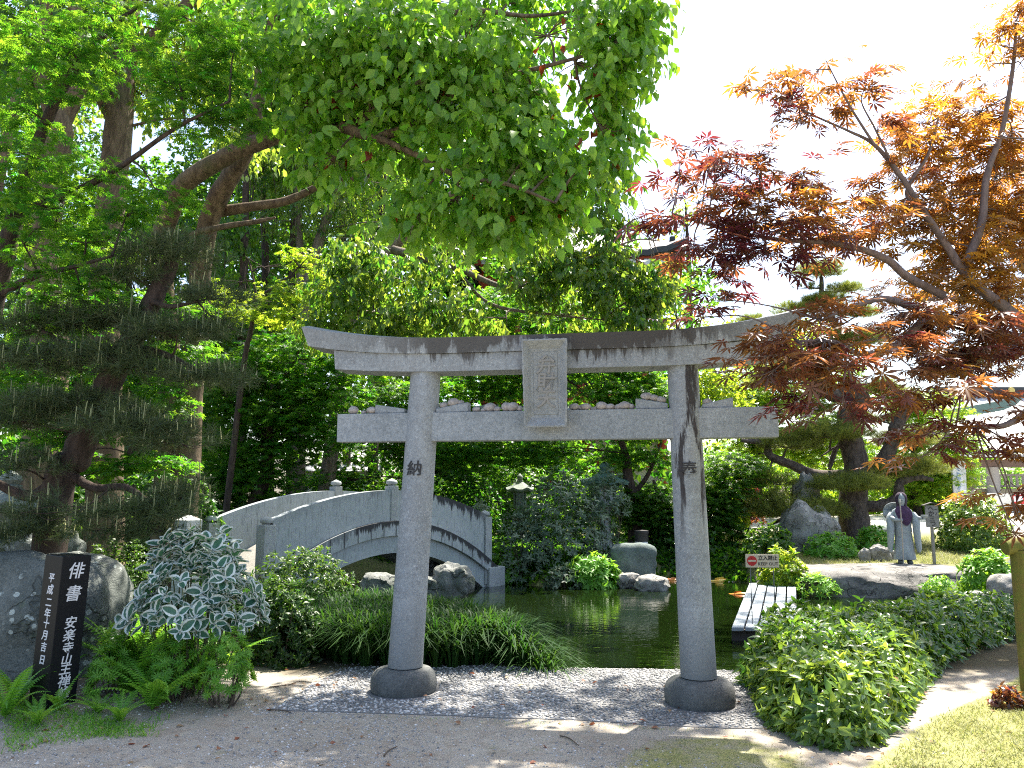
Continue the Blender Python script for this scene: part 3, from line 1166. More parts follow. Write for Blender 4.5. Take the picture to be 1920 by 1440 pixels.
def arc_slab(name, fz0, fz1, y0, y1, m, s0=-1., s1=1., n=56, nzz=8, stain=None, joints=0, bev=True):
    S = np.linspace(s0, s1, n)
    rows, rel = [], []
    for s in S:
        za, zb = fz0(s), fz1(s)
        f = np.linspace(0, 1, nzz)
        sec = [(y0, z, q) for z, q in zip(za + (zb - za) * f, f)] + [(y1, z, q) for z, q in zip(zb + (za - zb) * f, f[::-1])]
        rows.append([(s * BL, y, z) for y, z, q in sec])
        rel.append([q for y, z, q in sec])
    V = np.array(rows)
    k = V.shape[1]
    V = V.reshape(-1, 3)
    ii = np.arange(n * k).reshape(n, k)
    a, b = ii[:-1], ii[1:]
    Q = np.stack([a, b, np.roll(b, -1, 1), np.roll(a, -1, 1)], -1).reshape(-1, 4)
    T = np.vstack([Q[:, :3], Q[:, [0, 2, 3]]])
    for e, o in ((ii[0], 1), (ii[-1], -1)):
        q = np.array([[e[i], e[i + 1], e[k - 2 - i], e[k - 1 - i]] for i in range(nzz - 1)])[:, ::o]
        T = np.vstack([T, q[:, :3], q[:, [0, 2, 3]]])
    sv = np.repeat(S, k)
    at = {'rel': np.array(rel).ravel(), 'along': np.array([stain(s) if stain else .3 for s in sv])}
    if joints:
        ph = (sv * joints) % 1.0
        at['joint'] = np.clip(1 - np.minimum(ph, 1 - ph) * 7, 0, 1)
    o = np_obj(name, V, T, m, bridge, at, flat=True)
    return o


st_p = lambda s: .15 + .95 * float(sstep(np.array(s), .12, .34)) * float(1 - .5 * sstep(np.array(s), .86, .95)) + .35 * (abs(s + .17) < .05)
arc_slab('parapet', lambda s: ZB(s) + .001, ZT, 0, .15, M_PARA, -.96, .96, 90, 10, st_p)
arc_slab('parapet', lambda s: ZB(s) + .001, ZT, 1.55, 1.70, M_PARB, -.96, .96, 60, 10, lambda s: .3)
arc_slab('ledge', lambda s: ZD(s) + .005, ZB, -.07, .22, M_BAND, -.99, 1.08, 240, 5, lambda s: .35 + .65 * float(sstep(np.array(abs(s + .0)), .0, 1.0) < 2) * (1 if s > -.35 else .25), 9)
arc_slab('ledge', lambda s: ZD(s) + .005, ZB, 1.48, 1.77, M_BAND, -.99, 1.04, 120, 5, None, 9)
arc_slab('arch_rib', ZR, ZD, .0, .28, M_RIB, -.98, .98, 160, 6, lambda s: .3, 0)
arc_slab('arch_rib', ZR, ZD, 1.42, 1.70, M_RIB, -.98, .98, 60, 6, lambda s: .3, 0)
arc_slab('deck', lambda s: ZB(s) - .16, lambda s: ZB(s) + .02, .222, 1.478, M_PAVE, -1.1, 1.1, 50, 3)
for s in (-1, 1):
    bm = bmesh.new()
    add_box(bm, (.5, 1.9, 1.2), (s * (BL + .16), .85, -.52), bev=.02)
    bm_obj('abutment', bm, M_POST, bridge)
for y in (.075, 1.625):
    for s in (-1, 0, 1):
        top = {0: 1.68, -1: 1.06, 1: 1.08}[s]
        bot = {0: ZB(0) + .002, -1: -.2, 1: -.25}[s]
        bm = bmesh.new()
        w = .20 if s else .165
        add_box(bm, (w, w + .02, top - bot), (s * BL * .985, y, (top + bot) / 2), bev=.008)
        po = bm_obj('post', bm, M_POST, bridge)
        bm = bmesh.new()
        add_lathe(bm, [(.02, top), (.06, top + .003), (.062, top + .02), (.098, top + .035), (.104, top + .065), (.09, top + .095), (.05, top + .112), (.018, top + .125), (.004, top + .135)],
                  (s * BL * .985, y, 0), 24)
        bm_obj('finial', bm, M_POST, po, 50)

# ------------------------------------------------------------------ rocks
M_ROCK = stone_mat('pale_rock', (.40, .385, .36), (.16, .155, .14), 60, 3.5, .35, moss=.3, bump=1.0, cracks=2.2)
M_ROCKL = stone_mat('lichen_rock', (.19, .205, .185), (.07, .085, .078), 70, 3.0, .2, moss=.4, lichen=1, bump=.9, cracks=1.6)
M_ROCKN = stone_mat('mossy_bank_rock', (.25, .255, .24), (.10, .11, .10), 60, 3.2, .3, moss=.5, bump=1.0, cracks=1.4)
M_SLAB = stone_mat('slab_rock', (.27, .255, .235), (.085, .082, .076), 45, 3.2, .2, moss=.15, bump=1.0, cracks=1.5)
M_ROCKG = stone_mat('green_rock', (.18, .215, .20), (.08, .105, .10), 60, 3, .2, moss=.4, bump=.8)


def rock(name, loc, r, seed, m, label, group=None, amp=.3, sub=4, freq=1.2, rz=0.0, boxy=.35):
    bm = bmesh.new()
    blob(bm, (0, 0, 0), r, seed, amp, sub, freq, False, boxy)
    for v in bm.verts:
        v.co += v.co.normalized() * .05 * min(r) * mnoise.fractal(v.co * (2.2 / min(r)), 1, 2, 4)
    o = bm_obj(name, bm, m, None, 35)
    o.location = loc
    o.rotation_euler = (0, 0, rz)
    return tag(o, label, 'rock', group)


def rock_px(px, py_top, py_bot, half_w, d, seed, m, label, group=None, dep=None, amp=.3, sink=.35, **k):
    """rock whose outline spans py_top..py_bot at distance d"""
    t, b_ = W(px, py_top, d), W(px, py_bot, d)
    h = t.z - b_.z
    rz_ = h * (.5 + sink * .5)
    w = half_w * d / F
    return rock('rock', (t.x, d, t.z - rz_ * .98), (w, dep or w * .8, rz_), seed, m, label, group, amp, **k)


rock('boulder', (W(88, 1150, 6.7).x, 6.7, .40), (.60, .5, .66), 3, M_ROCKL, 'big grey green boulder with white lichen spots behind the black post', None, .16)
rock_px(85, 1000, 1070, 60, 7.6, 5, M_ROCKL, 'darker stone peeping over the lichen spotted boulder', amp=.25)
rock_px(848, 1056, 1110, 37, 10.6, 7, M_ROCKN, 'upright grey boulder on the near bank right of the left pillar', amp=.25)
rock_px(718, 1076, 1115, 42, 10.4, 8, M_ROCKN, 'low mossy boulder on the near bank left of the left pillar', amp=.25)
rock_px(800, 1078, 1112, 24, 10.5, 9, M_ROCKN, 'small boulder between left pillar and upright boulder', amp=.25)
rock_px(1186, 1020, 1084, 40, 16.9, 10, M_ROCKG, 'squarish green stained rock at the far shore under the black lamp', amp=.10, sink=.1, boxy=1.0)
rock_px(1222, 1078, 1102, 30, 15.9, 12, M_ROCK, 'flat pale stone at the waterline beside the koi', amp=.2, sink=.6)
rock_px(1178, 1073, 1096, 22, 16.3, 13, M_ROCK, 'small stone at the waterline under the squarish rock', amp=.25, sink=.6)
rock_px(1512, 946, 1040, 54, 18.6, 14, M_ROCK, 'large cracked white rock at the left foot of the garden pine', amp=.25)
rock_px(1508, 895, 990, 24, 19.6, 15, M_ROCK, 'upright white rock standing behind the cracked white rock', amp=.3)
rock_px(1648, 1022, 1050, 18, 17.0, 17, M_ROCK, 'grey stone at the back edge of the flat slab', amp=.25)
rock_px(1620, 1028, 1050, 9, 16.8, 16, M_ROCK, 'small white stone left of the grey stone at the slab edge', amp=.25)
rock_px(1668, 1030, 1050, 10, 17.0, 19, M_ROCK, 'small stone between the grey stone and the statue', amp=.25)
rock_px(1890, 1076, 1125, 34, 12.6, 20, M_ROCK, 'rounded brown boulder beside the mossy post', amp=.12)
rock_px(1838, 1108, 1130, 26, 12.2, 21, M_ROCK, 'low pale stone left of the rounded brown boulder', amp=.2)
rock_px(1908, 1048, 1085, 18, 14, 22, M_ROCK, 'grey stone above the rounded brown boulder', amp=.2)
rock_px(1660, 985, 1010, 40, 21, 24, M_ROCKG, 'low brown rock on the grass right of the pine trunk', amp=.25, sink=.6)
# the flat slab that carries the statue
sl = rock('rock_slab', (7.0, 15.75, -.22), (2.1, 1.15, .46), 27, M_SLAB, 'broad flat sunlit rock slab at the water carrying the statue', None, .14, 5, 1.1)
for v in sl.data.vertices:
    if v.co.z > 0:
        v.co.z = .46 * (1 - math.exp(-v.co.z / .24)) + .035 * mnoise.fractal(Vector((v.co.x * 1.7, v.co.y * 3.2, 3)), 1, 2, 4)
sl.data.update()
bpy.context.view_layer.update()


def top_of(o, x, y):
    """height of a rock's top at (x, y)"""
    L = o.location
    best = -9
    for v in o.data.vertices:
        if abs(v.co.x + L.x - x) < .1 and abs(v.co.y + L.y - y) < .1:
            best = max(best, v.co.z + L.z)
    return best


# ------------------------------------------------------------------ black stone post with its inscription
M_BLACK = plain_mat('polished_black_stone', (.006, .007, .010), .42, .3, 40, .03, .2)
M_WHITE = plain_mat('white_paint', (.62, .63, .65), .6, .1, 20, .05)
sp = W(96, 1330, 5.75)
sp.z = gz(sp.x, sp.y) - .06
TH = R(60)
post = empty('inscribed_post', sp, 'square black stone post with white carved characters among the ferns', 'stone post', rz=TH)
SW = .207
ST = W(125, 1040, 5.75).z - sp.z
LEAN = Matrix.Rotation(-TH, 4, 'Z') @ Matrix.Rotation(R(2.2), 4, 'Y') @ Matrix.Rotation(TH, 4, 'Z')
bm = bmesh.new()
add_box(bm, (SW, SW, ST), (0, 0, ST / 2), bev=.004)
bmesh.ops.transform(bm, matrix=LEAN, verts=bm.verts)
bo = bm_obj('shaft', bm, M_BLACK, post)
bm = bmesh.new()
zp = lambda py: W(120, py, 5.65).z - sp.z
for ch, py, s, dx in (('俳', 1072, .118, .0), ('書', 1115, .115, -.005), ('安', 1170, .088, 0), ('楽', 1194, .086, 0), ('寺', 1217, .08, 0), ('山', 1239, .078, .0), ('主', 1257, .086, 0), ('禅', 1281, .09, .0), ('峰', 1304, .09, .005), ('一', 1326, .08, .01)):
    glyph_bm(bm, ch, s, LEAN @ Matrix.Translation((dx, -SW / 2 - .0015, zp(py))) @ FACE, .0015, .0009, .15)
for ch, py, s in (('平', 1085, .068), ('成', 1107, .072), ('二', 1131, .07), ('年', 1152, .072), ('十', 1171, .07), ('月', 1193, .072), ('吉', 1215, .068), ('日', 1239, .068)):
    glyph_bm(bm, ch, s, LEAN @ Matrix.Translation((-SW / 2 - .0015, .0, zp(py))) @ Matrix.Rotation(-math.pi / 2, 4, 'Z') @ FACE, .0015, .0009, .12)
bm_obj('lettering', bm, M_WHITE, bo)

# small white stone marker behind the striped shrub
M_MARK = stone_mat('white_marker_stone', (.55, .57, .57), (.40, .42, .42), 120, 3, .1)
mp0 = W(352, 1010, 9.4)
mk = empty('stone_marker', (mp0.x, mp0.y, gz(mp0.x, mp0.y) - .05), 'small white stone marker with a pointed top behind the striped shrub', 'stone marker', rz=R(-30))
zt = W(352, 975, 9.4).z - mk.location.z
bm = bmesh.new()
w = .105
add_rings(bm, [[Vector((x * w, y * w, z)) for x, y in ((-1, -1), (1, -1), (1, 1), (-1, 1))] for z in (0, zt)] + [[Vector((x * .003, y * .003, zt + .06)) for x, y in ((-1, -1), (1, -1), (1, 1), (-1, 1))]])
mo = bm_obj('shaft', bm, M_MARK, mk)
bm = bmesh.new()
rr = np.random.default_rng(4)
for face in (0, 1):
    for cx_ in (-.045, .04):
        for k_ in range(4):
            for q in range(3):
                zz = zt - .045 - k_ * .055 - q * .015
                Mx = Matrix.Rotation(-math.pi / 2 * face, 4, 'Z') @ Matrix.Translation((cx_, -w - .001, zz))
                add_box(bm, (rr.uniform(.02, .042), .002, .007), rot=Mx)
            add_box(bm, (.007, .002, .04), rot=Matrix.Rotation(-math.pi / 2 * face, 4, 'Z') @ Matrix.Translation((cx_ + rr.uniform(-.012, .012), -w - .0012, zt - .06 - k_ * .055)))
bm_obj('carving', bm, M_INK, mo)

# ------------------------------------------------------------------ plank landing stage and its sign
M_PLANK = plain_mat('weathered_plank', (.30, .34, .37), .75, .3, 9, .25, c2=(.21, .24, .26))
M_BEAM = plain_mat('dark_timber', (.06, .055, .05), .8, .3, 14, .3)
DZ = -.12
dA, dB, dC, dD = G(1370, 1176, DZ), G(1497, 1176, DZ), G(1493, 1093, DZ), G(1404, 1093, DZ)
dk = empty('landing_stage', (dA + dB) / 2, 'low stage of five grey planks reaching out over the pond', 'landing stage')
ex = (dB - dA).normalized()
L1 = ((dD - dA) + (dC - dB)) / 2
Wd_ = (dB - dA).length
ey = L1.normalized()
for i in range(5):
    a = Wd_ * i / 5 + .012
    b2 = Wd_ * (i + 1) / 5 - .012
    bm = bmesh.new()
    o_ = dA - (dA + dB) / 2
    far = lambda t: o_ + ex * (t * ((dC - dD).length / Wd_)) + (dD - dA)
    pts = [o_ + ex * a, o_ + ex * b2, far(b2), far(a)]
    add_rings(bm, [[p + Vector((0, 0, -.05)) for p in pts], [p for p in pts]])
    bmesh.ops.bevel(bm, geom=bm.edges[:], offset=.006, segments=1, affect='EDGES')
    bm_obj('plank', bm, M_PLANK, dk)
for f_ in (.02, .5, .97):
    p0 = (dA - (dA + dB) / 2) + L1 * f_
    bm = bmesh.new()
    pts = [p0 + ex * -.0, p0 + ex * Wd_, p0 + ex * Wd_ + ey * .1, p0 + ey * .1]
    add_rings(bm, [[p + Vector((0, 0, -.4)) for p in pts], [p + Vector((0, 0, -.052)) for p in pts]])
    bm_obj('beam', bm, M_BEAM, dk)

M_CREAM = plain_mat('cream_board', (.62, .52, .36), .5, .08, 12, .03)
M_REDP = plain_mat('red_paint', (.50, .02, .02), .45, .1, 12, .02)
M_STEEL = plain_mat('grey_steel_rod', (.20, .21, .22), .4, .2, 30, .05, metal=.7)
M_BLK = plain_mat('black_paint', (.02, .018, .018), .5, .2, 20, .02)
sd_ = dA.y + .25
sl_, sr_ = W(1398, 1051, sd_), W(1460, 1053, sd_)
sg = empty('keep_out_sign', ((sl_.x + sr_.x) / 2, sd_, DZ), 'cream keep out sign with a red disc on two thin rods over the planks', 'sign', rz=R(-2))
sw_ = sr_.x - sl_.x
shh = W(1430, 1039, sd_).z - W(1430, 1064, sd_).z
szc = W(1430, 1051.5, sd_).z - DZ
bm = bmesh.new()
add_box(bm, (sw_, .014, shh), (0, 0, szc), bev=.003)
bd = bm_obj('board', bm, M_CREAM, sg)
for x in (-.152, .142):
    bm = bmesh.new()
    add_lathe(bm, [(.0065, 0), (.0065, szc)], (x, .014, 0), 10)
    bm_obj('rod', bm, M_STEEL, sg, 60)
bm = bmesh.new()
e_ = sw_ / 63          # one photograph pixel on the board
cx_ = -sw_ / 2 + 12 * e_
add_lathe(bm, [(.001, 0), (9.3 * e_, 0), (9.3 * e_, .0025), (.001, .0025)], (cx_, -.0068, szc), 32, Matrix.Rotation(math.pi / 2, 3, 'X'))
dsc = bm_obj('no_entry_disc', bm, M_REDP, bd)
bm = bmesh.new()
add_box(bm, (15 * e_, .002, 3.2 * e_), (cx_, -.0098, szc), bev=.0005)
bm_obj('bar', bm, M_CREAM, dsc)
bm = bmesh.new()
for i, ch in enumerate('立入禁止'):
    glyph_bm(bm, ch, 9.6 * e_, Matrix.Translation((-sw_ / 2 + (28.3 + 9.2 * i) * e_, -.0085, szc + 4.8 * e_)) @ FACE, .001, .0012)
glyph_bm(bm, 'KEEP OUT', 8.4 * e_, Matrix.Translation((-sw_ / 2 + 42.3 * e_, -.0085, szc - 5.9 * e_)) @ FACE, .001, .0006)
bm_obj('lettering', bm, M_BLK, bd)
# ------------------------------------------------------------------ statue
M_STAT = stone_mat('statue_stone', (.40, .44, .46), (.28, .32, .34), 130, 4, .1, bump=.3)
M_PURP = plain_mat('purple_cloth', (.075, .035, .085), .85, .35, 18, .25)
M_HOOD = plain_mat('dark_purple_cloth', (.045, .028, .05), .9, .35, 18, .25)
M_STAFF = plain_mat('pale_staff_wood', (.42, .36, .30), .7, .2, 20, .1)
st = W(1697, 1046, 16.35)
st.z = max(.12, top_of(sl, st.x, st.y)) - .015
stt = empty('pilgrim_statue', st, 'grey stone statue of a pilgrim monk with purple hood and bib standing on the slab', 'statue', rz=R(-19))
k1 = 1.44 / 1.44


def ell(cx, cy, cz, rx, ry, n=28, fold=0.0, ph=0.0, nf=9):
    return [Vector((cx + rx * math.cos(a) * (1 + fold * math.sin(nf * a + ph)), cy + ry * math.sin(a) * (1 + fold * math.sin(nf * a + ph)), cz)) for a in [2 * math.pi * i / n for i in range(n)]]


bm = bmesh.new()
prof = [(.10, .185, .135, .09), (.12, .195, .145, .09), (.30, .175, .13, .07), (.50, .16, .12, .04), (.64, .152, .118, .008), (.66, .16, .125, 0), (.72, .16, .125, 0), (.74, .155, .12, .006), (.86, .17, .12, .006), (1.0, .195, .115, 0), (1.08, .18, .10, 0),
        (1.125, .10, .075, 0), (1.15, .058, .058, 0), (1.18, .056, .06, 0), (1.20, .066, .075, 0), (1.235, .078, .09, 0), (1.28, .084, .097, 0), (1.33, .084, .097, 0), (1.38, .07, .08, 0), (1.41, .04, .048, 0), (1.42, .01, .01, 0)]
add_rings(bm, [ell(0, .0, z, a, b_, 36, f_, z * 2) for z, a, b_, f_ in prof])
# face: brow, nose, lips and chin pushed out of the head
for v in bm.verts:
    if v.co.z > 1.19 and v.co.y < 0:
        x, z = v.co.x, v.co.z
        v.co.y -= .022 * math.exp(-(x / .016) ** 2 - ((z - 1.285) / .03) ** 2)
        v.co.y -= .008 * math.exp(-(x / .03) ** 2 - ((z - 1.235) / .012) ** 2)
        v.co.y += .012 * math.exp(-((abs(x) - .032) / .016) ** 2 - ((z - 1.305) / .012) ** 2)
bo = bm_obj('body', bm, M_STAT, stt, 60)
bm = bmesh.new()
for sx in (-1, 1):
    add_rings(bm, [[Vector((sx * .032 + .016 * math.cos(a), -.092 + .004 * abs(math.cos(a)), 1.302 + dz + .004 * math.sin(a))) for a in np.linspace(0, 2 * math.pi, 9)[:-1]] for dz in (0, .003)])
add_rings(bm, [[Vector((.018 * math.cos(a), -.0945, 1.236 + dz + .0025 * math.sin(a))) for a in np.linspace(0, 2 * math.pi, 9)[:-1]] for dz in (0, .002)])
add_rings(bm, [[Vector((0 + .011 * math.cos(a), -.098 + .006 * math.sin(a) - (.012 if i == 0 else 0), z)) for a in np.linspace(0, 2 * math.pi, 9)[:-1]] for i, z in enumerate((1.262, 1.30))])
bm_obj('face', bm, M_BASE, bo)
for sx in (-1, 1):          # long hanging sleeves
    bm = bmesh.new()
    add_rings(bm, [ell(sx * .185, -.01, 1.04, .05, .07), ell(sx * .225, -.03, .95, .07, .085), ell(sx * .235, -.06, .85, .075, .10), ell(sx * .235, -.07, .70, .07, .11, 28, .02), ell(sx * .245, -.06, .50, .06, .105, 28, .03),
                   ell(sx * .26, -.05, .33, .05, .09, 28, .04), ell(sx * .255, -.05, .25, .03, .05)])
    bm_obj('sleeve', bm, M_STAT, stt, 60)


def hand(bm, c, fwd, up, size=1.0):
    """palm with four curled fingers and a thumb"""
    tb = Tubes()
    side = fwd.cross(up).normalized()
    tb.add([c - fwd * .04, c, c + fwd * .02], [.024 * size, .028 * size, .022 * size], 8, 3)
    for i, l in enumerate((.036, .042, .040, .03)):
        s_ = c + up * (.018 - .012 * i) + fwd * .02
        tb.add([s_, s_ + fwd * l * .6, s_ + fwd * l * .7 + side * l * .6, s_ + fwd * l * .3 + side * l * .8], [.0075, .007, .0065, .005], 6, 3)
    tb.add([c + up * .02, c + up * .034 + fwd * .012, c + up * .03 + fwd * .03 + side * .012], [.009, .008, .006], 6, 3)
    return tb


tb = hand(None, Vector((-.065, -.20, .885)), Vector((.8, -.2, 0)).normalized(), Vector((0, 0, 1)))
tb.add([(-.22, -.08, .93), (-.17, -.16, .90), (-.10, -.195, .885)], [.05, .04, .028], 10, 4)
tb.obj('hand', M_STAT, stt)
tb = hand(None, Vector((.33, -.12, .92)), Vector((.9, -.3, .1)).normalized(), Vector((0, 0, 1)))
tb.add([(.20, -.04, .98), (.26, -.08, .93), (.32, -.115, .92)], [.055, .045, .028], 10, 4)
tb.obj('hand', M_STAT, stt)
bm = bmesh.new()
add_lathe(bm, [(.03, .93), (.055, .95), (.068, .985), (.06, .985), (.03, .96)], (.385, -.14, 0), 20)
bm_obj('alms_bowl', bm, M_STAT, stt, 60)
tb = Tubes()
tb.add([(-.06, -.235, .02), (-.05, -.235, .7), (-.055, -.235, 1.30)], [.012, .012, .011], 10, 6)
tb.obj('staff', M_STAFF, stt)
bm = bmesh.new()          # hood: an open shell round the face
rings = []
for i, (z, a, b_) in enumerate(((1.13, .10, .085), (1.18, .092, .095), (1.24, .108, .112), (1.32, .112, .12), (1.38, .098, .108), (1.425, .06, .07), (1.44, .015, .02))):
    gap = (.62, .62, .72, .70, .55, .2, .0)[i]
    rings.append([Vector((a * math.sin(t_), .012 - b_ * math.cos(t_), z)) for t_ in np.linspace(gap, 2 * math.pi - gap, 24)])
inner = [[Vector((p.x * .88, .012 + (p.y - .012) * .88, p.z - .006)) for p in r_] for r_ in rings]
add_rings(bm, rings, False, False, False)
add_rings(bm, [r_[::-1] for r_ in inner], False, False, False)
for k_ in (0, -1):
    for i in range(len(rings) - 1):
        bm.faces.new([bm.verts.new(p) for p in (rings[i][k_], rings[i + 1][k_], inner[i + 1][k_], inner[i][k_])])
bm_obj('hood', bm, M_HOOD, stt, 60)
bm = bmesh.new()          # bib: a cloth lying on the chest, its point hanging low
rings = []
for z, w_, y in ((1.165, .075, -.07), (1.13, .115, -.095), (1.06, .155, -.128), (.98, .145, -.14), (.90, .115, -.146), (.83, .075, -.15), (.775, .025, -.152)):
    rings.append([Vector((.055 * (1.165 - z) / .39 + w_ * t_, y + .045 * abs(t_) ** 2 * (w_ / .155) + .008 * math.sin(9 * t_ + z * 30), z)) for t_ in np.linspace(-1, 1, 20)])
add_rings(bm, rings, False, False, False)
add_rings(bm, [[p + Vector((0, .012, 0)) for p in r_][::-1] for r_ in rings], False, False, False)
bm_obj('bib', bm, M_PURP, stt, 60)
bm = bmesh.new()          # sedge hat carried on the back, and the pack under it
add_lathe(bm, [(.005, .09), (.08, .075), (.16, .03), (.215, -.02), (.21, -.03), (.15, .015), (.005, .06)], (-.12, .17, 1.03), 32, Matrix.Rotation(R(-75), 3, 'X') @ Matrix.Rotation(R(10), 3, 'Y'))
bm_obj('sedge_hat', bm, M_STAT, stt, 60)
bm = bmesh.new()
add_box(bm, (.30, .12, .11), (-.18, .19, 1.01), bev=.012)
bm_obj('pack', bm, M_STAT, stt)
for sx in (-1, 1):
    bm = bmesh.new()
    blob(bm, (sx * .085, -.06, .04), (.055, .11, .05), 3 + sx, .08, 3)
    add_lathe(bm, [(.05, .03), (.055, .14)], (sx * .08, 0, 0), 14)
    bm_obj('foot', bm, M_BASE, stt, 60)

M_GREYW = plain_mat('grey_weathered_wood', (.24, .235, .225), .85, .3, 12, .3, c2=(.15, .145, .135))
np_ = W(1752, 1037, 16.4)
nb = empty('notice_board', (np_.x, np_.y, gz(np_.x, np_.y) - .12), 'small grey wooden notice board with a roof beside the statue', 'notice board', rz=R(-3))
z0 = nb.location.z
bm = bmesh.new()
add_box(bm, (.05, .05, 1.0), (0, .03, .45), bev=.004)
bm_obj('post', bm, M_GREYW, nb)
zc = W(1752, 968, 16.4).z - z0
bm = bmesh.new()
add_box(bm, (.255, .03, .44), (0, -.012, zc), bev=.004)
bdd = bm_obj('board', bm, M_GREYW, nb)
bm = bmesh.new()
for sx in (-1, 1):
    add_box(bm, (.19, .11, .018), (sx * .085, -.01, zc + .245), Matrix.Rotation(sx * R(18), 3, 'Y'), .002)
bm_obj('roof', bm, M_BEAM, nb)
bm = bmesh.new()
for ch, x, z, s_ in (('へ', -.02, .15, .12), ('か', -.02, .05, .12), ('三', -.01, -.06, .12), ('つ', .0, -.155, .12), ('一', .075, .13, .06), ('ノ', .08, .05, .06)):
    glyph_bm(bm, ch, s_, Matrix.Translation((x, -.0285, zc + z)) @ FACE, .001, .0025)
bm_obj('lettering', bm, M_BLK, bdd)

# ------------------------------------------------------------------ stone lanterns, lamp, mossy post
M_LANT = stone_mat('lantern_stone', (.27, .30, .27), (.13, .155, .14), 90, 4, .2, moss=.35)
M_LANTW = stone_mat('pale_lantern_stone', (.44, .46, .45), (.30, .32, .31), 90, 4, .1)
M_COPPER = plain_mat('green_copper', (.10, .19, .18), .6, .35, 10, .1)


def lantern(name, loc, h, label, m_base, m_roof, w=1.0, rz=0.0):
    t = empty(name, loc, label, 'lantern', rz=rz)
    s = h / 2.0
    bm = bmesh.new()
    add_lathe(bm, [(.30 * w * s, 0), (.31 * w * s, .10 * s), (.22 * w * s, .17 * s), (.16 * w * s, .24 * s)], n=24)
    bm_obj('base', bm, m_base, t, 40)
    bm = bmesh.new()
    add_lathe(bm, [(.15 * w * s, .235 * s), (.12 * w * s, .32 * s), (.115 * w * s, .90 * s), (.15 * w * s, .98 * s)], n=24)
    bm_obj('shaft', bm, m_base, t, 40)
    bm = bmesh.new()
    add_lathe(bm, [(.16 * w * s, .975 * s), (.27 * w * s, 1.05 * s), (.28 * w * s, 1.12 * s), (.24 * w * s, 1.135 * s)], n=6)
    bm_obj('platform', bm, m_base, t, 20)
    bm = bmesh.new()
    r_ = .20 * w * s
    hx = [Vector((r_ * math.cos(a), r_ * math.sin(a), 0)) for a in [math.pi / 3 * i for i in range(6)]]
    for i in range(6):
        p = hx[i]
        add_box(bm, (.07 * w * s, .07 * w * s, .34 * s), (p.x, p.y, 1.305 * s), Matrix.Rotation(math.pi / 3 * i, 3, 'Z'), .004)
        q = (hx[i] + hx[(i + 1) % 6]) / 2
        if i % 2 == 0:
            add_box(bm, (.02 * s, r_ * .9, .34 * s), (q.x * .98, q.y * .98, 1.305 * s), Matrix.Rotation(math.pi / 3 * i + math.pi / 6, 3, 'Z'))
    bm_obj('fire_box', bm, m_base, t)
    bm = bmesh.new()
    rings = []
    for rr_, z, up in ((.24, 1.478, 0), (.50, 1.50, .05), (.51, 1.56, .06), (.30, 1.66, .01), (.13, 1.77, 0), (.10, 1.79, 0)):
        rings.append([Vector((rr_ * w * s * math.cos(a), rr_ * w * s * math.sin(a), (z + up * (.5 + .5 * math.cos(6 * a)) ** 2) * s)) for a in [2 * math.pi * i / 36 for i in range(36)]])
    add_rings(bm, rings)
    bm_obj('cap', bm, m_roof, t, 35)
    bm = bmesh.new()
    add_lathe(bm, [(.10 * w * s, 1.782 * s), (.12 * w * s, 1.82 * s), (.075 * w * s, 1.84 * s), (.115 * w * s, 1.89 * s), (.09 * w * s, 1.95 * s), (.01, 2.02 * s)], n=20)
    bm_obj('finial', bm, m_roof, t, 60)
    return t


p = W(12, 1000, 8.4)
lantern('stone_lantern', (p.x, p.y, gz(p.x, p.y) - .05), 1.62, 'mossy stone lantern with a broad cap at the left edge behind the pine', M_LANT, M_LANT, 1.25)
p = W(1135, 1000, 19.0)
lantern('stone_lantern', (p.x, p.y, gz(p.x, p.y) - .05), 2.15, 'tall lantern with a green copper cap under the forked maple', M_LANTW, M_COPPER, 1.05)
p = W(975, 1000, 20.5)
lantern('stone_lantern', (p.x, p.y, gz(p.x, p.y) - .05), 1.75, 'dark stone lantern behind the grey leaved shrub', M_LANT, M_LANT, .8)
p = W(1203, 1020, 17.0)
lp = empty('pond_lamp', (p.x, p.y, W(1203, 1023, 17.0).z - .02), 'round black lamp with a silver band on the squarish rock', 'lamp')
bm = bmesh.new()
add_lathe(bm, [(.10, .0), (.125, .005), (.125, .05), (.11, .055)], n=24)
bm_obj('foot', bm, M_BLK, lp, 40)
bm = bmesh.new()
add_lathe(bm, [(.115, .054), (.13, .06), (.13, .10), (.115, .105)], n=24)
bm_obj('band', bm, M_WHITE, lp, 40)
bm = bmesh.new()
add_lathe(bm, [(.115, .104), (.14, .11), (.145, .26), (.15, .28), (.145, .33), (.02, .345)], n=24)
bm_obj('shade', bm, M_BLK, lp, 40)

m_, nt, out = new_mat('mossy_wood')
v = coords(nt, (1, 1, .08))
a = noise_n(nt, v, 30, 5, .7)
col = mixc(nt, ramp(nt, a, .3, .7), (.24, .19, .06), (.11, .085, .03))
col = mixc(nt, ramp(nt, noise_n(nt, coords(nt), 5, 5), .42, .62, 0, .85), col, (.13, .15, .03))
finish(nt, out, col, .9, a, .6, .01, .2)
M_MOSSW = m_
p = W(1933, 1270, 6.5)
pr = empty('prop_post', (p.x, p.y, -.05), 'mossy round timber prop holding up the red maple at the right edge', 'post')
bm = bmesh.new()
add_lathe(bm, [(.078, 0), (.076, .5), (.072, 1.12)], n=24)
bm_obj('upright', bm, M_MOSSW, pr, 40)
bm = bmesh.new()
add_lathe(bm, [(.06, -.12), (.062, 0), (.06, 1.5), (.058, 1.62)], (0, 0, 1.06 + .1), 20, Matrix.Rotation(R(82), 3, 'Y'))
for v_ in bm.verts:
    v_.co.z += 0
bm_obj('crossbar', bm, M_MOSSW, pr, 40)
bm = bmesh.new()
add_lathe(bm, [(.078, 0), (.072, 1.3)], (1.4, .1, 0), 20)
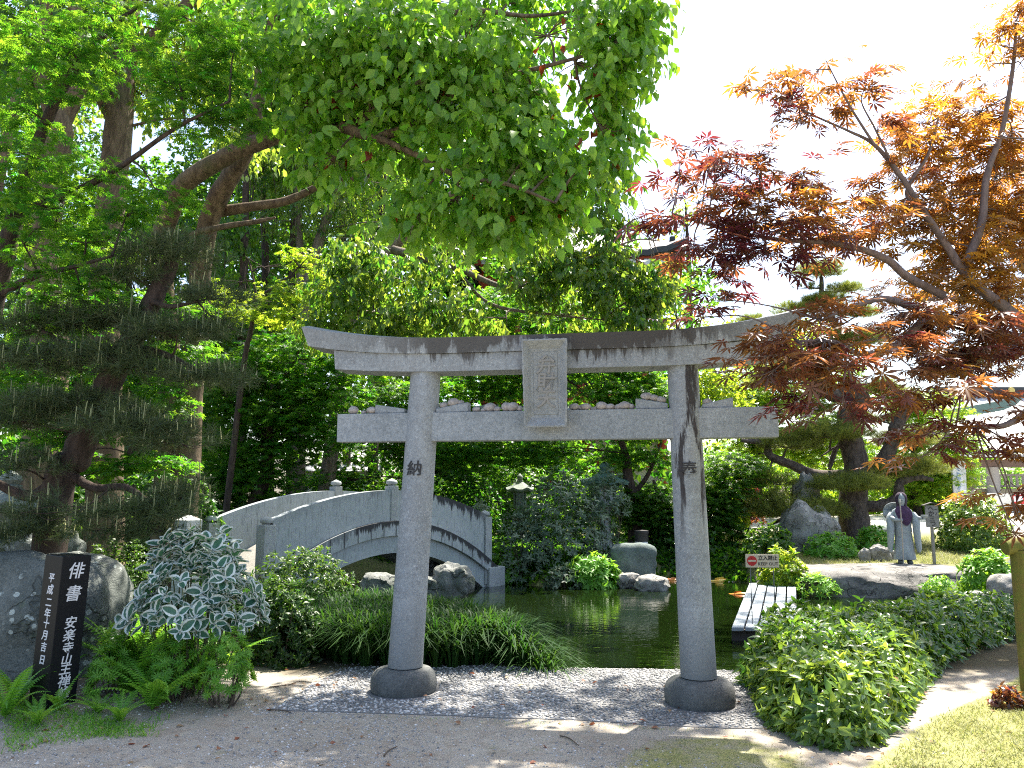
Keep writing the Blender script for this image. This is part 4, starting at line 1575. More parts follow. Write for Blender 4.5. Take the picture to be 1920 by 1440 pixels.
bm_obj('upright', bm, M_MOSSW, pr, 40)

# ------------------------------------------------------------------ temple hall at the right, red hall, wall
M_TILE = plain_mat('grey_roof_tile', (.42, .43, .44), .45, .2, 3, .1, .5)
M_TILED = plain_mat('dark_ridge_tile', (.035, .038, .042), .5, .2, 6, .1)
M_TIMB = plain_mat('brown_timber', (.16, .105, .085), .7, .3, 8, .15)
M_COLM = plain_mat('pale_column', (.36, .33, .30), .8, .15, 6, .1)
M_GOLD = plain_mat('gold_crest', (.62, .48, .16), .35, .1, 20, .02, metal=.6)
M_PLAST = plain_mat('white_plaster', (.62, .61, .58), .9, .1, 5, .05)
M_VERM = plain_mat('vermilion_paint', (.36, .05, .018), .6, .25, 8, .05)
M_VERD = plain_mat('verdigris_edge', (.09, .15, .14), .6, .2, 8, .05)
M_FLOORW = plain_mat('pale_floor_timber', (.38, .32, .2), .7, .2, 8, .1)
HD = 36.0
hx0 = W(1806, 900, HD).x
hall = empty('temple_hall', (hx0, HD, .75), 'open temple hall with a white tiled roof and gold crest on its ridge', 'temple hall')
ez = W(1860, 846, HD).z - .75
rzh = W(1860, 733, HD + 4).z - .75
n_ = 46
LW = 13.0
rows = []
for j in range(n_ + 1):            # tiled roof: ribs run down the slope
    x = -.6 + (LW + .6) * j / n_
    for k_ in range(3):
        pass
bm = bmesh.new()
rings = []
NX = 240
for t_ in np.linspace(0, 1, 14):
    ring = []
    for i in range(NX + 1):
        x = -.7 + (LW + .7) * i / NX
        rib = .045 * max(0, math.cos(i * 2 * math.pi / 6)) ** 2
        ring.append(Vector((x, -.9 + 4.9 * t_, ez + (rzh - ez - .2) * (t_ ** 1.25) + rib)))
    rings.append(ring)
add_rings(bm, rings, False, False, False)
add_rings(bm, [[p_ + Vector((0, 0, -.14)) for p_ in r_][::-1] for r_ in rings], False, False, False)
rf = bm_obj('roof', bm, M_TILE, hall, 60)
bm = bmesh.new()
add_box(bm, (LW - .6, .5, .36), (LW / 2 + .55, 4.05, rzh), bev=.02)
add_box(bm, (LW - .5, .7, .05), (LW / 2 + .55, 4.05, rzh - .30), bev=.005)
rg = bm_obj('ridge', bm, M_TILED, rf)
bm = bmesh.new()
cxr = W(1896, 733, HD + 3.8).x - hx0
add_lathe(bm, [(.02, 0), (.15, 0), (.17, .02), (.02, .035)], (cxr, 3.79, rzh), 24, Matrix.Rotation(math.pi / 2, 3, 'X'))
for i in range(16):
    a = 2 * math.pi * i / 16
    add_box(bm, (.035, .02, .10), (cxr + .10 * math.sin(a), 3.755, rzh + .10 * math.cos(a)), Matrix.Rotation(a, 3, 'Y'), .006)
bm_obj('crest', bm, M_GOLD, rg)
bm = bmesh.new()                    # curved verge of the porch gable
rings = []
for px_, py_, th_ in ((1740, 776, .10), (1790, 773, .17), (1840, 767, .22), (1880, 760, .22), (1905, 752, .16), (1916, 748, .03)):
    q = W(px_, py_, HD - 1.5) - Vector((hx0, HD, .75))
    rings.append([q + Vector((0, 0, th_)), q + Vector((0, .12, th_)), q + Vector((0, .12, -th_)), q + Vector((0, 0, -th_))])
add_rings(bm, rings)
bm_obj('verge', bm, M_VERD, hall)
bm = bmesh.new()
for i in range(60):
    add_box(bm, (.13, 1.1, .12), (-.6 + i * .225, -.42, ez - .24))
rt = bm_obj('eaves', bm, M_TIMB, hall)
bm = bmesh.new()
for i in range(60):
    add_box(bm, (.125, .012, .115), (-.6 + i * .225, -.977, ez - .24))
bm_obj('eaves_trim', bm, M_WHITE, rt)
bm = bmesh.new()
add_box(bm, (LW, .3, .34), (LW / 2 - .1, 0, ez - .55), bev=.01)
bm_obj('beam', bm, M_TIMB, hall)
fz_ = W(1860, 916, HD).z - .75
for px_, r_, m__ in ((1817, .2, M_TIMB), (1862, .26, M_COLM), (1980, .26, M_COLM), (2100, .26, M_COLM)):
    bm = bmesh.new()
    add_lathe(bm, [(r_ * 1.05, -.1), (r_, .2), (r_ * .97, ez - .72)], (W(px_, 900, HD).x - hx0, 0, 0), 24)
    bm_obj('column', bm, m__, hall, 50)
bm = bmesh.new()
add_box(bm, (LW, 5.5, .5), (LW / 2, 3.2, fz_ - .25), bev=.01)
bm_obj('floor_deck', bm, M_FLOORW, hall)
bm = bmesh.new()
add_box(bm, (LW, .10, .09), (LW / 2, .9, fz_ + .62))
add_box(bm, (LW, .10, .09), (LW / 2, .9, fz_ + .12))
for i in range(48):
    add_box(bm, (.10, .06, .46), (i * .27, .9, fz_ + .36))
bm_obj('railing', bm, M_COLM, hall)

p = W(1800, 935, 25)
bn = empty('banner', (p.x, p.y, gz(p.x, p.y)), 'tall white banner with blue strokes beside the temple hall', 'banner')
bh = W(1800, 862, 25).z - bn.location.z
bm = bmesh.new()
add_lathe(bm, [(.018, 0), (.016, bh)], (-.2, 0, 0), 10)
bm_obj('pole', bm, M_STEEL, bn, 60)
bm = bmesh.new()
rings = [[Vector((-.18 + .42 * t_, .03 * math.sin(6 * t_ + z * 3), z)) for t_ in np.linspace(0, 1, 10)] for z in np.linspace(.15, bh - .03, 14)]
add_rings(bm, rings, False, False, False)
add_rings(bm, [[q + Vector((0, .004, 0)) for q in r_][::-1] for r_ in rings], False, False, False)
cl = bm_obj('cloth', bm, M_WHITE, bn, 180)
bm = bmesh.new()
M_BLUE = plain_mat('blue_print', (.14, .24, .36), .7, .1, 10, .02)
for i in range(9):
    for q in range(3):
        add_box(bm, (rr.uniform(.06, .16), .003, .02), (-.02 + rr.uniform(-.03, .03), -.045, .3 + i * (bh - .5) / 9 + q * .035), Matrix.Rotation(rr.uniform(-.6, .6), 3, 'Y'))
bm_obj('print', bm, M_BLUE, cl)
p = W(1893, 940, 31)
tbz = gz(p.x, p.y)
tbl = empty('stall_table', (p.x, p.y, tbz), 'table under a white cloth in front of the temple hall', 'table')
bm = bmesh.new()
add_box(bm, (1.3, .7, .72), (0, 0, .37), bev=.02)
bm_obj('tablecloth', bm, M_PLAST, tbl)
bm = bmesh.new()
add_box(bm, (.45, .02, .34), (.1, -.365, .50), bev=.003)
po_ = bm_obj('poster', bm, M_REDP, tbl)
bm = bmesh.new()
add_box(bm, (.34, .01, .2), (.1, -.378, .52), bev=.002)
bm_obj('panel', bm, M_WHITE, po_)

# red hall: two storeys behind the maples
RD = 29.0
rx0, rx1 = W(880, 880, RD).x, W(1245, 880, RD).x
RW = rx1 - rx0
rh = empty('red_hall', ((rx0 + rx1) / 2, RD + 3, .8), 'two storeyed vermilion temple hall with white panels behind the maples', 'temple hall')


def zpx(py, d=RD):
    return W(960, py, d).z - .8


bm = bmesh.new()
add_box(bm, (RW + 1.2, 6.6, .9), (0, 0, .45), bev=.03)
bm_obj('podium', bm, M_PAVE, rh)
bm = bmesh.new()
add_box(bm, (RW - .1, 5.6, zpx(800) - .8), (0, .1, (zpx(800) + .8) / 2), bev=.01)
bm_obj('lower_wall', bm, M_PLAST, rh)
for i in range(6):
    x = -RW / 2 + RW * i / 5
    bm = bmesh.new()
    add_lathe(bm, [(.17, .85), (.165, zpx(800))], (x, -2.85, 0), 20)
    bm_obj('pillar', bm, M_VERM, rh, 50)
bm = bmesh.new()
for z in (zpx(870), zpx(820)):
    add_box(bm, (RW, .16, .22), (0, -2.86, z), bev=.008)
bm_obj('beam', bm, M_VERM, rh)
bm = bmesh.new()
add_box(bm, (RW * .55, .08, zpx(870) - 1.0), (.3, -2.74, (zpx(870) + 1.0) / 2), bev=.005)
bm_obj('door', bm, M_TIMB, rh)


def tiled_roof(name, w, d_, z0_, rise, over, parent, m):
    bm = bmesh.new()
    rings = []
    n = 128
    for t_ in np.linspace(0, 1, 10):
        ring = []
        for i in range(n):
            a = 2 * math.pi * i / n
            c, s_ = math.cos(a), math.sin(a)
            k_ = 1 / max(abs(c), abs(s_))
            x, y = c * k_, s_ * k_
            cor = (abs(x) * abs(y)) ** 4
            f = 1 - t_ * .82
            rib = .05 * (i % 2) * (1 - t_)
            ring.append(Vector((x * (w / 2 + over) * f, y * (d_ / 2 + over) * f, z0_ + rise * t_ ** 1.3 + .55 * cor * (1 - t_) ** 2 + rib)))
        rings.append(ring)
    base = [[p_ + Vector((0, 0, -.22)) for p_ in rings[0]]]
    add_rings(bm, base + rings)
    return bm_obj(name, bm, m, parent, 50)


tiled_roof('lower_roof', RW, 5.6, zpx(795), 1.5, 1.6, rh, M_TILE)
bm = bmesh.new()
add_box(bm, (RW * .86, 4.6, zpx(505) - zpx(760)), (0, 0, (zpx(505) + zpx(760)) / 2), bev=.02)
bm_obj('upper_wall', bm, M_BEAM, rh)
for i in range(6):
    x = -RW * .43 + RW * .86 * i / 5
    bm = bmesh.new()
    add_box(bm, (.26, .26, zpx(505) - zpx(760)), (x, -2.3, (zpx(505) + zpx(760)) / 2), bev=.01)
    bm_obj('pillar', bm, M_VERM, rh)
bm = bmesh.new()
for z in (zpx(745), zpx(640), zpx(540), zpx(515)):
    add_box(bm, (RW * .88 + .3, .3, .34), (0, -2.36, z), bev=.01)
bm_obj('beam', bm, M_VERM, rh)
bm = bmesh.new()
for i in range(14):
    add_box(bm, (.3, 1.5, .26), (-RW * .5 + RW * i / 13, -2.9, zpx(500)), bev=.01)
add_box(bm, (RW + 1.6, .2, .3), (0, -3.55, zpx(497)), bev=.01)
add_box(bm, (.2, 6.8, .3), (RW / 2 + .75, 0, zpx(497)), bev=.01)
bk = bm_obj('bracket', bm, M_VERM, rh)
bm = bmesh.new()
for i in range(14):
    add_box(bm, (.24, .02, .2), (-RW * .5 + RW * i / 13, -3.665, zpx(500)), bev=.004)
bm_obj('bracket_cap', bm, M_WHITE, bk)
uroof = tiled_roof('upper_roof', RW * .9, 5.0, zpx(485), 2.4, 1.3, rh, M_TILED)
bm = bmesh.new()
cxr_ = W(1262, 470, RD).x - (rx0 + rx1) / 2
for a_, b_, s_ in ((0, .0, .34), (.12, .26, .26), (.05, .48, .2)):
    add_box(bm, (s_, s_, s_), (cxr_ - .15 + a_, -3.4, zpx(478) + b_), bev=.05)
bm_obj('ridge_end_tile', bm, M_TILED, uroof)
tb = Tubes()
q0, q1 = W(1264, 500, RD - .4) - Vector(rh.location), W(1246, 575, RD - .4) - Vector(rh.location)
tb.add([q0, (q0 + q1) / 2, q1], [.07, .07, .06], 8, 4)
tb.obj('corner_rod', M_TILED, rh)

p0, p1 = W(560, 930, 22.5), W(705, 930, 22.5)
gw = empty('garden_wall', ((p0.x + p1.x) / 2, 22.5, gz(p0.x, 22.5) - .1), 'plastered garden wall with a pale tiled coping in the shade behind the bridge', 'wall')
zt = W(640, 884, 22.5).z - gw.location.z
bm = bmesh.new()
add_box(bm, (p1.x - p0.x, .3, zt), (0, 0, zt / 2), bev=.01)
bm_obj('plaster', bm, M_PLAST, gw)
bm = bmesh.new()
n = 26
for i in range(n):
    x = (p1.x - p0.x + .2) * (i / (n - 1) - .5)
    add_lathe(bm, [(.045, -.36), (.045, .0)], (x, 0, zt + .16), 8, Matrix.Rotation(R(66), 3, 'X'))
add_rings(bm, [[Vector((x, -.36, zt + .0)), Vector((x, 0, zt + .16)), Vector((x, .36, zt)), Vector((x, .3, zt + .003)), Vector((x, -.3, zt + .003))] for x in (-(p1.x - p0.x) / 2 - .1, (p1.x - p0.x) / 2 + .1)])
bm_obj('coping', bm, M_TILE, gw)
# ------------------------------------------------------------------ trees
M_BARK = bark_mat('rough_bark', (.20, .15, .10), (.055, .038, .026), scale=16, moss=.35)
M_BARKG = bark_mat('grey_bark', (.24, .20, .16), (.09, .07, .055), scale=20)
M_BARKD = bark_mat('dark_bark', (.085, .062, .05), (.022, .016, .013), scale=18)
M_BARKP = bark_mat('pine_bark', (.15, .12, .105), (.03, .023, .02), (1, 1, .5), 13, 1.0)
M_BARKM = bark_mat('maple_bark', (.20, .15, .13), (.10, .075, .065), (1, 1, .4), 30, .4)

L_BROAD = leaf_mat('broadleaf_leaf', (.085, .19, .022), (.18, .32, .035), (.17, .48, .02), (.44, .72, .04), .38, .50, .45)
L_RED = leaf_mat('old_red_leaf', (.22, .03, .015), (.16, .05, .015), (.5, .05, .01), (.45, .12, .02), .4, .5)
L_MAPLE = leaf_mat('green_maple_leaf', (.022, .09, .011), (.07, .165, .018), (.07, .36, .012), (.38, .60, .03), .45, .50)
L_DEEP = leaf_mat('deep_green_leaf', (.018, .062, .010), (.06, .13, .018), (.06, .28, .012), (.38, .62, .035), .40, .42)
L_LANCE = leaf_mat('lance_leaf', (.03, .08, .014), (.08, .14, .025), (.12, .36, .02), (.52, .66, .06), .33, .46, .5)
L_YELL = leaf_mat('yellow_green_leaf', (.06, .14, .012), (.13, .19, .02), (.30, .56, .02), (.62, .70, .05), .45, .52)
L_PURP = leaf_mat('red_maple_leaf', (.052, .019, .027), (.14, .088, .024), (.23, .038, .038), (.82, .38, .03), .26, .44, .6)
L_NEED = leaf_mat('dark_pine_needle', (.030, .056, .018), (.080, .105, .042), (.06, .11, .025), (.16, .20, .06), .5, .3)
L_NEEDR = leaf_mat('lit_pine_needle', (.07, .10, .02), (.17, .19, .04), (.20, .28, .03), (.46, .48, .07), .5, .35)  # garden pine needles, brightened in colour to look sunlit
M_CANDLE = plain_mat('pine_candle', (.30, .30, .12), .7, .2, 30, .1)

T_OVATE = tpl_leaf(.30)
T_LANCE = tpl_leaf(.15, .06, .2)
T_MIDL = tpl_leaf(.21, .1, .2)
T_STAR = tpl_maple(7, .09)
T_STAR5 = tpl_maple(5, .14)
T_RH = tpl_rhomb(.30)
T_RHN = tpl_rhomb(.17, .1)
AREA = {id(T_OVATE): .36, id(T_LANCE): .18, id(T_MIDL): .25, id(T_STAR): .34, id(T_STAR5): .32, id(T_RH): .30, id(T_RHN): .17}


def PADS(lst, d, size, cov, tpl, ti=.5, dep=.8):
    """(px, py, rx, ry[, distance[, tint]]) -> pads whose leaves cover their outline about cov times"""
    out_ = []
    for e in lst:
        dd = e[4] if len(e) > 4 and e[4] else d
        tt = e[5] if len(e) > 5 else ti
        k = dd / F
        n = cov * math.pi * e[2] * e[3] * k * k / (size * size * AREA[id(tpl)] * .6)
        out_.append((W(e[0], e[1], dd), (e[2] * k, max(.25, min(e[2], 120) * k * dep), e[3] * k), n, tt))
    return out_


def PL(pts, d0, d1=None):
    """polyline through pixels, distance running from d0 to d1 (or given as a third value)"""
    d1 = d0 if d1 is None else d1
    o = []
    for i, p in enumerate(pts):
        o.append(W(p[0], p[1], p[2] if len(p) > 2 else d0 + (d1 - d0) * i / max(1, len(pts) - 1)))
    return o


def on_ground(px, d):
    p = W(px, 930, d)
    return Vector((p.x, p.y, gz(p.x, p.y) - .05))


# --- the broadleaf tree whose crown hangs over the torii
b = on_ground(345, 9.8)
limbs = [([b] + PL([(356, 760), (372, 600), (378, 480), (400, 390), (432, 330), (466, 268), (482, 190), (500, 90), (560, -120), (640, -330)], 9.8, 8.2), [.20, .15, .13, .125, .12, .105, .09, .075, .055, .04]),
         ([b + Vector((-.25, .1, .4))] + PL([(318, 700), (302, 480), (318, 400), (345, 345), (402, 306), (466, 274), (560, 244), (650, 236), (745, 180), (790, 150)], 9.7, 7.2), [.16, .13, .12, .115, .11, .10, .095, .08, .055, .04, .025]),
         (PL([(640, 238), (700, 255), (760, 240), (830, 190), (930, 150), (1040, 120), (1150, 90)], 7.6, 7.4), [.06, .05, .045, .04, .03, .02, .012]),
         (PL([(700, 255), (780, 290), (860, 330), (950, 345), (1040, 380)], 7.5, 7.0), [.04, .03, .025, .02, .01]),
         (PL([(395, 400), (470, 388), (540, 376), (610, 345), (690, 330)], 9.5, 8.6), [.075, .06, .05, .035, .02]),
         (PL([(330, 470), (362, 440), (420, 425), (478, 416), (516, 408)], 9.2, 8.8), [.04, .04, .035, .03, .012]),
         (PL([(482, 190), (540, 120), (640, 60), (760, -20), (900, -110), (1060, -200)], 8.8, 8.6), [.08, .07, .06, .05, .04, .02]),
         (PL([(640, 60), (760, 50), (880, 20), (1000, 30), (1130, 10)], 8.6, 7.8), [.05, .04, .03, .02, .012])]
SB = .118
pads = PADS([(1165, 45, 80, 85), (1135, 160, 70, 70), (1130, 250, 55, 55), (1125, 305, 45, 35), (1205, 15, 38, 50), (1020, 60, 120, 90), (1000, 180, 110, 80), (1000, 290, 95, 65), (1010, 375, 65, 55),
             (1045, 330, 50, 70), (870, 70, 120, 90), (850, 190, 105, 70), (890, 310, 95, 60), (850, 385, 90, 40), (780, 395, 45, 40), (930, 400, 80, 40), (720, 70, 110, 90), (680, 175, 90, 50),
             (740, 285, 70, 35), (580, 80, 100, 90), (575, 190, 60, 50), (960, 130, 110, 80), (760, 130, 110, 70), (1080, 120, 90, 90), (960, 240, 100, 60), (620, 300, 60, 40)], 7.5, SB, 4.6, T_OVATE, .55) \
    + PADS([(640, 20, 130, 90), (820, 10, 150, 90), (1000, 10, 150, 80), (480, 40, 110, 90), (900, 120, 140, 90), (760, 220, 120, 70)], 8.8, SB, 2.2, T_OVATE, .35) \
    + PADS([(1120, -130, 190, 120), (900, -150, 220, 130), (680, -150, 200, 130), (1010, -300, 220, 120), (780, -320, 220, 120), (560, -260, 200, 130), (1260, -260, 150, 110), (1350, -420, 200, 130), (1450, -230, 130, 80), (1580, -330, 170, 110), (1180, -520, 260, 130), (1500, -560, 240, 130), (900, -560, 260, 140), (650, -520, 260, 140)],
            8.6, SB * 1.15, .85, T_OVATE, .5)  # crown pads above the frame, added to shade the ground
t = tree('broadleaf_tree', 'large broadleaf tree leaning over the torii, its drooping bright green crown against the sky', 'tree', b, limbs, pads, M_BARK, L_BROAD, T_OVATE, SB, 'droop',
         seed=3, per=7, gap=-.22, gscale=3.2, twig_r=.016, twigs=14, tj=.26)
rng = np.random.default_rng(77)
P, D, N, S, TI, C = pads_leaves(rng, [(Vector(p[0]) - b, p[1], 5, .5) for p in pads[:26]], SB * .95, 'droop', 1)
V, T, at = scatter(T_OVATE, P, D, N, S, TI)
np_obj('withered_leaves', V, T, L_RED, t, at)

# --- unseen tall tree added outside the right edge, crown pads aimed to shade the garden
b = Vector((11.2, 12.6, -.05))
cot_ = 1 / math.tan(SUN_EL)
hi = []
for tx, ty, rx_, ry_, kn in ((0.0, 6.1, 1.3, .8, 1), (1.6, 6.0, .9, .7, 1), (-1.2, 7.9, 1.3, 1.0, 1), (-.2, 8.4, .9, .8, 1), (2.9, 7.7, 1.0, .8, 1.2), (4.2, 8.4, 1.2, .9, 1.2), (5.6, 9.0, 1.2, .9, 1.2), (1.0, 8.4, 1.0, .8, .7),
                             (3.4, 10.8, .9, .9, 1), (4.3, 13.0, .9, .9, 1), (-1.2, 4.7, 1.0, .5, .55), (.8, 4.6, .9, .45, .55), (-2.9, 5.2, .9, .7, .5), (2.0, 9.6, 1.0, .8, .6)):
    z_ = (2.35 + .675 * (ty + ry_)) / (1 - .675 * math.cos(SUN_AZ) * cot_)
    hi.append(((tx + math.sin(SUN_AZ) * cot_ * z_, ty + math.cos(SUN_AZ) * cot_ * z_, z_), (rx_, ry_, .4), kn))
hi += [((11.5, 13.5, 12.5), (1.8, 1.8, 1.0), 1), ((10.6, 11.6, 11.6), (1.2, 1.2, .8), 1)]
tree('broadleaf_tree', 'unseen tall tree added outside the right edge, its high crown placed to shade the garden', 'tree', b,
     [([b, Vector((11.1, 12.6, 3)), Vector((10.9, 12.7, 6.5)), Vector((10.6, 12.9, 9.5)), Vector((11, 13.4, 12))], [.34, .30, .26, .2, .08]),
      ([Vector((10.8, 12.7, 8.2)), Vector((9.6, 12.4, 10.6)), Vector((7.6, 12.0, 11.2)), Vector((5.2, 11.6, 11.2)), Vector((2.8, 11.0, 11.0))], [.15, .11, .08, .05, .02]),
      ([Vector((10.7, 12.9, 9.2)), Vector((9.6, 14.8, 13.0)), Vector((8.4, 16.6, 14.8)), Vector((7.6, 17.6, 15.4))], [.12, .09, .06, .02])],
     [(Vector(c_), r_, kn * 1.35 * math.pi * r_[0] * r_[1] / (.14 ** 2 * .36 * .6), .5) for c_, r_, kn in hi], M_BARK, L_BROAD, T_OVATE, .14, 'rand', seed=14, per=8, gap=-.2, gscale=2.4, twig_r=.015, twigs=3, tj=.2)

# --- two thick old trunks at the left
b = on_ground(205, 11.5)
tree('old_tree', 'thick old tree with a straight rough brown trunk left of the leaning broadleaf', 'tree', b,
     [([b] + PL([(200, 760), (196, 560), (205, 410), (222, 260), (232, 120), (245, -20), (260, -200), (270, -420)], 11.5, 11.5), [.28, .23, .21, .205, .20, .18, .16, .12, .07]),
      (PL([(225, 240), (180, 150), (165, 60), (160, -60)], 11.5, 11), [.14, .12, .1, .08]),
      (PL([(232, 120), (330, 30), (420, -60), (520, -160)], 11.5, 11), [.1, .09, .07, .05])],
     PADS([(150, 60, 130, 70), (300, 60, 120, 80), (420, 130, 100, 70), (110, 190, 90, 60), (270, 180, 90, 50), (330, -60, 180, 80), (120, -80, 180, 90), (480, 250, 80, 60), (430, 30, 100, 70), (250, -260, 260, 120)], 11.8, .10, 2.0, T_OVATE, .8),
     M_BARK, L_LANCE, T_OVATE, .10, 'droop', seed=8, gap=-.2, gscale=2.5, twig_r=.025)
b = on_ground(60, 10.5)
tree('old_tree', 'dark old tree at the left edge with a crooked trunk behind the green maple', 'tree', b,
     [([b] + PL([(90, 700), (84, 560), (78, 470), (100, 300), (112, 235), (84, 150), (80, 60), (90, -80), (110, -300)], 10.5, 10.2), [.28, .24, .22, .2, .19, .16, .15, .14, .1, .06]),
      (PL([(112, 235), (150, 150), (140, 60), (150, -80)], 10.4, 10.2), [.12, .11, .1, .07]),
      (PL([(-20, 420), (30, 190), (70, 60), (110, -40)], 9.6, 9.4), [.07, .06, .05, .04])],
     PADS([(60, 30, 120, 60), (30, 150, 100, 60), (150, 110, 80, 50), (40, -120, 200, 100), (-60, 80, 120, 90), (-100, 300, 120, 120)], 10.5, .10, 1.9, T_OVATE, .5),
     M_BARK, L_DEEP, T_OVATE, .10, 'droop', seed=9, gap=-.2, gscale=2.5, twig_r=.025)

# --- green maples on the left, in flat layers
SM = .062
b = on_ground(-60, 7.4)
tree('maple_tree', 'green maple at the left edge with flat layers of small leaves, nearest the camera', 'tree', b,
     [([b] + PL([(-40, 700), (-10, 560), (30, 400), (60, 300), (120, 160), (200, 60), (300, -20)], 7.4, 7.2), [.12, .10, .09, .08, .06, .045, .03, .015]),
      (PL([(30, 400), (90, 380), (160, 350), (230, 310), (330, 240), (430, 190)], 7.4, 6.8), [.05, .04, .032, .025, .018, .01]),
      (PL([(-10, 560), (60, 520), (140, 500), (210, 480)], 7.4, 6.8), [.04, .03, .02, .01])],
     PADS([(40, 200, 110, 30), (60, 290, 120, 35), (40, 350, 100, 35), (110, 400, 130, 35), (40, 450, 110, 45), (90, 510, 130, 35), (30, 560, 90, 40), (150, 560, 90, 28), (180, 330, 90, 25),
           (130, 90, 110, 35), (40, 60, 100, 45), (320, 110, 100, 35), (400, 170, 90, 35), (370, 225, 100, 28), (440, 90, 90, 40), (440, 230, 60, 25), (240, 400, 80, 22), (300, 370, 70, 20), (200, 20, 130, 40), (360, 40, 110, 40), (160, 450, 90, 25),
           (330, 165, 90, 30), (60, 610, 80, 30), (120, 150, 90, 30)], 7.0, SM, 1.9, T_STAR, .45),
     M_BARKD, L_MAPLE, T_STAR, SM, 'flat', seed=21, per=8, gap=-.35, gscale=4, twig_r=.012, twigs=4, tj=.2)
b = on_ground(130, 9.0)
tree('maple_tree', 'low green maple behind the dark pine, its layered leaves lit from above', 'tree', b,
     [([b] + PL([(130, 820), (150, 720), (120, 640), (60, 580)], 9.0), [.07, .06, .05, .03, .015]), (PL([(150, 720), (220, 660), (280, 600)], 9.0), [.04, .03, .012])],
     PADS([(130, 700, 110, 28), (60, 660, 90, 25), (170, 760, 100, 25), (100, 830, 80, 30), (210, 640, 90, 25), (110, 600, 110, 25), (250, 560, 80, 22), (60, 740, 90, 28), (150, 560, 100, 22), (260, 720, 80, 25), (330, 660, 80, 25), (200, 800, 80, 25), (300, 760, 70, 22), (230, 470, 60, 22), (330, 580, 70, 22), (200, 880, 70, 25), (40, 800, 80, 28), (300, 870, 70, 25)], 9.0, .06, 2.0, T_STAR5, .4),
     M_BARKD, L_MAPLE, T_STAR5, .06, 'flat', seed=22, per=8, gap=-.3, gscale=4, twig_r=.012, tj=.2)

# --- maples and broadleaf trees round the far side of the pond


def small_maple(base_px, d, trunk, plist, label, seed, m=None, size=.075, cov=2.4, ti=.4, tpl=None, mode='flat', gap=-.3, name='maple_tree', tj=.2, group=None):
    b = on_ground(base_px, d)
    tree(name, label, 'tree', b, [([b] + PL(trunk[0], d), trunk[1])] + [(PL(q, d), r) for q, r in trunk[2:]],
         PADS(plist, d, size, cov, tpl or T_STAR5, ti), M_BARKD, m or L_MAPLE, tpl or T_STAR5, size, mode, group, seed, per=8, gap=gap, gscale=2.2, twig_r=.02, twigs=4, tj=tj)


small_maple(440, 17, ([(495, 900), (500, 820), (520, 740), (560, 660)], [.16, .14, .11, .07, .03], ([(500, 820), (440, 760), (400, 700)], [.08, .05, .02])),
            [(470, 700, 100, 35), (560, 655, 110, 35), (620, 745, 110, 30), (480, 780, 110, 35), (430, 840, 100, 40), (520, 850, 90, 35), (610, 820, 90, 25), (390, 900, 70, 30), (470, 900, 90, 35), (680, 690, 90, 30), (400, 750, 90, 40), (560, 720, 80, 30), (560, 790, 100, 30), (420, 690, 80, 30)],
            'dark green maple with layered leaves standing just behind the stone bridge', 31, size=.085, ti=.35)
small_maple(770, 19.5, ([(775, 930), (770, 860), (750, 790), (700, 720)], [.13, .11, .09, .06, .03], ([(770, 860), (830, 800), (900, 740)], [.07, .05, .02])),
            [(720, 740, 100, 28), (850, 730, 100, 30), (920, 790, 90, 28), (830, 840, 110, 28), (900, 860, 80, 25), (700, 850, 90, 30), (760, 790, 90, 28), (650, 900, 70, 25), (960, 720, 80, 35), (850, 790, 90, 25)],
            'green maple beyond the bridge, seen through the torii left of the plaque', 32, size=.085, ti=.4)
small_maple(1185, 19, ([(1190, 960), (1178, 900), (1172, 850), (1150, 790)], [.16, .15, .13, .09, .04], ([(1185, 930), (1215, 890), (1240, 830)], [.07, .05, .02])),
            [(1090, 740, 100, 35), (1170, 750, 90, 35), (1130, 800, 90, 30), (1210, 800, 70, 30), (1040, 800, 90, 28), (990, 850, 80, 25), (1200, 860, 60, 22), (1060, 850, 80, 22), (1120, 860, 50, 18), (1230, 740, 50, 40), (1000, 610, 110, 30), (1100, 575, 100, 35), (930, 570, 90, 35), (1180, 610, 60, 28), (1020, 665, 90, 22), (1120, 690, 90, 25), (960, 700, 90, 25), (900, 650, 80, 25), (1190, 690, 50, 25), (1180, 545, 50, 30)],
            'green maple with a forked dark trunk between plaque and right pillar', 33, size=.085, ti=.5)
small_maple(1240, 19, ([(1240, 1000), (1240, 950), (1225, 900)], [.10, .09, .07, .03],),
            [(1210, 970, 50, 35), (1220, 930, 60, 25), (1240, 1010, 50, 40), (1190, 950, 40, 25), (1360, 990, 60, 50), (1350, 930, 60, 40), (1380, 880, 60, 35), (1340, 1040, 40, 30), (1260, 960, 60, 40), (1310, 960, 60, 50)],
            'low cascading deep green maple behind the base of the right pillar', 34, m=L_DEEP, size=.085, cov=3, ti=.5)
small_maple(420, 16, ([(455, 700), (470, 620), (480, 560), (470, 500)], [.07, .06, .05, .03, .015], ([(480, 560), (540, 520), (580, 480)], [.03, .02, .01])),
            [(450, 530, 60, 25), (500, 500, 60, 22), (545, 480, 50, 18), (480, 565, 80, 25), (550, 545, 70, 25), (430, 580, 50, 20), (590, 510, 40, 20), (460, 480, 40, 18), (520, 595, 70, 20)],
            'young yellow green maple lit by the sun above the left end of the bridge', 35, m=L_YELL, size=.07, cov=1.7, ti=.5)
small_maple(1275, 23, ([(1280, 800), (1275, 700), (1270, 600)], [.14, .12, .1, .05],),
            [(1265, 560, 35, 35), (1245, 600, 50, 35), (1290, 600, 45, 35), (1310, 630, 50, 25), (1270, 640, 70, 30), (1340, 720, 60, 40), (1360, 780, 60, 40), (1300, 760, 60, 50), (1235, 530, 25, 30)],
            'brilliant yellow green tree rising behind the torii lintel beside the red hall', 36, m=L_YELL, size=.13, cov=2.2, ti=.6, tpl=T_RH, mode='rand')
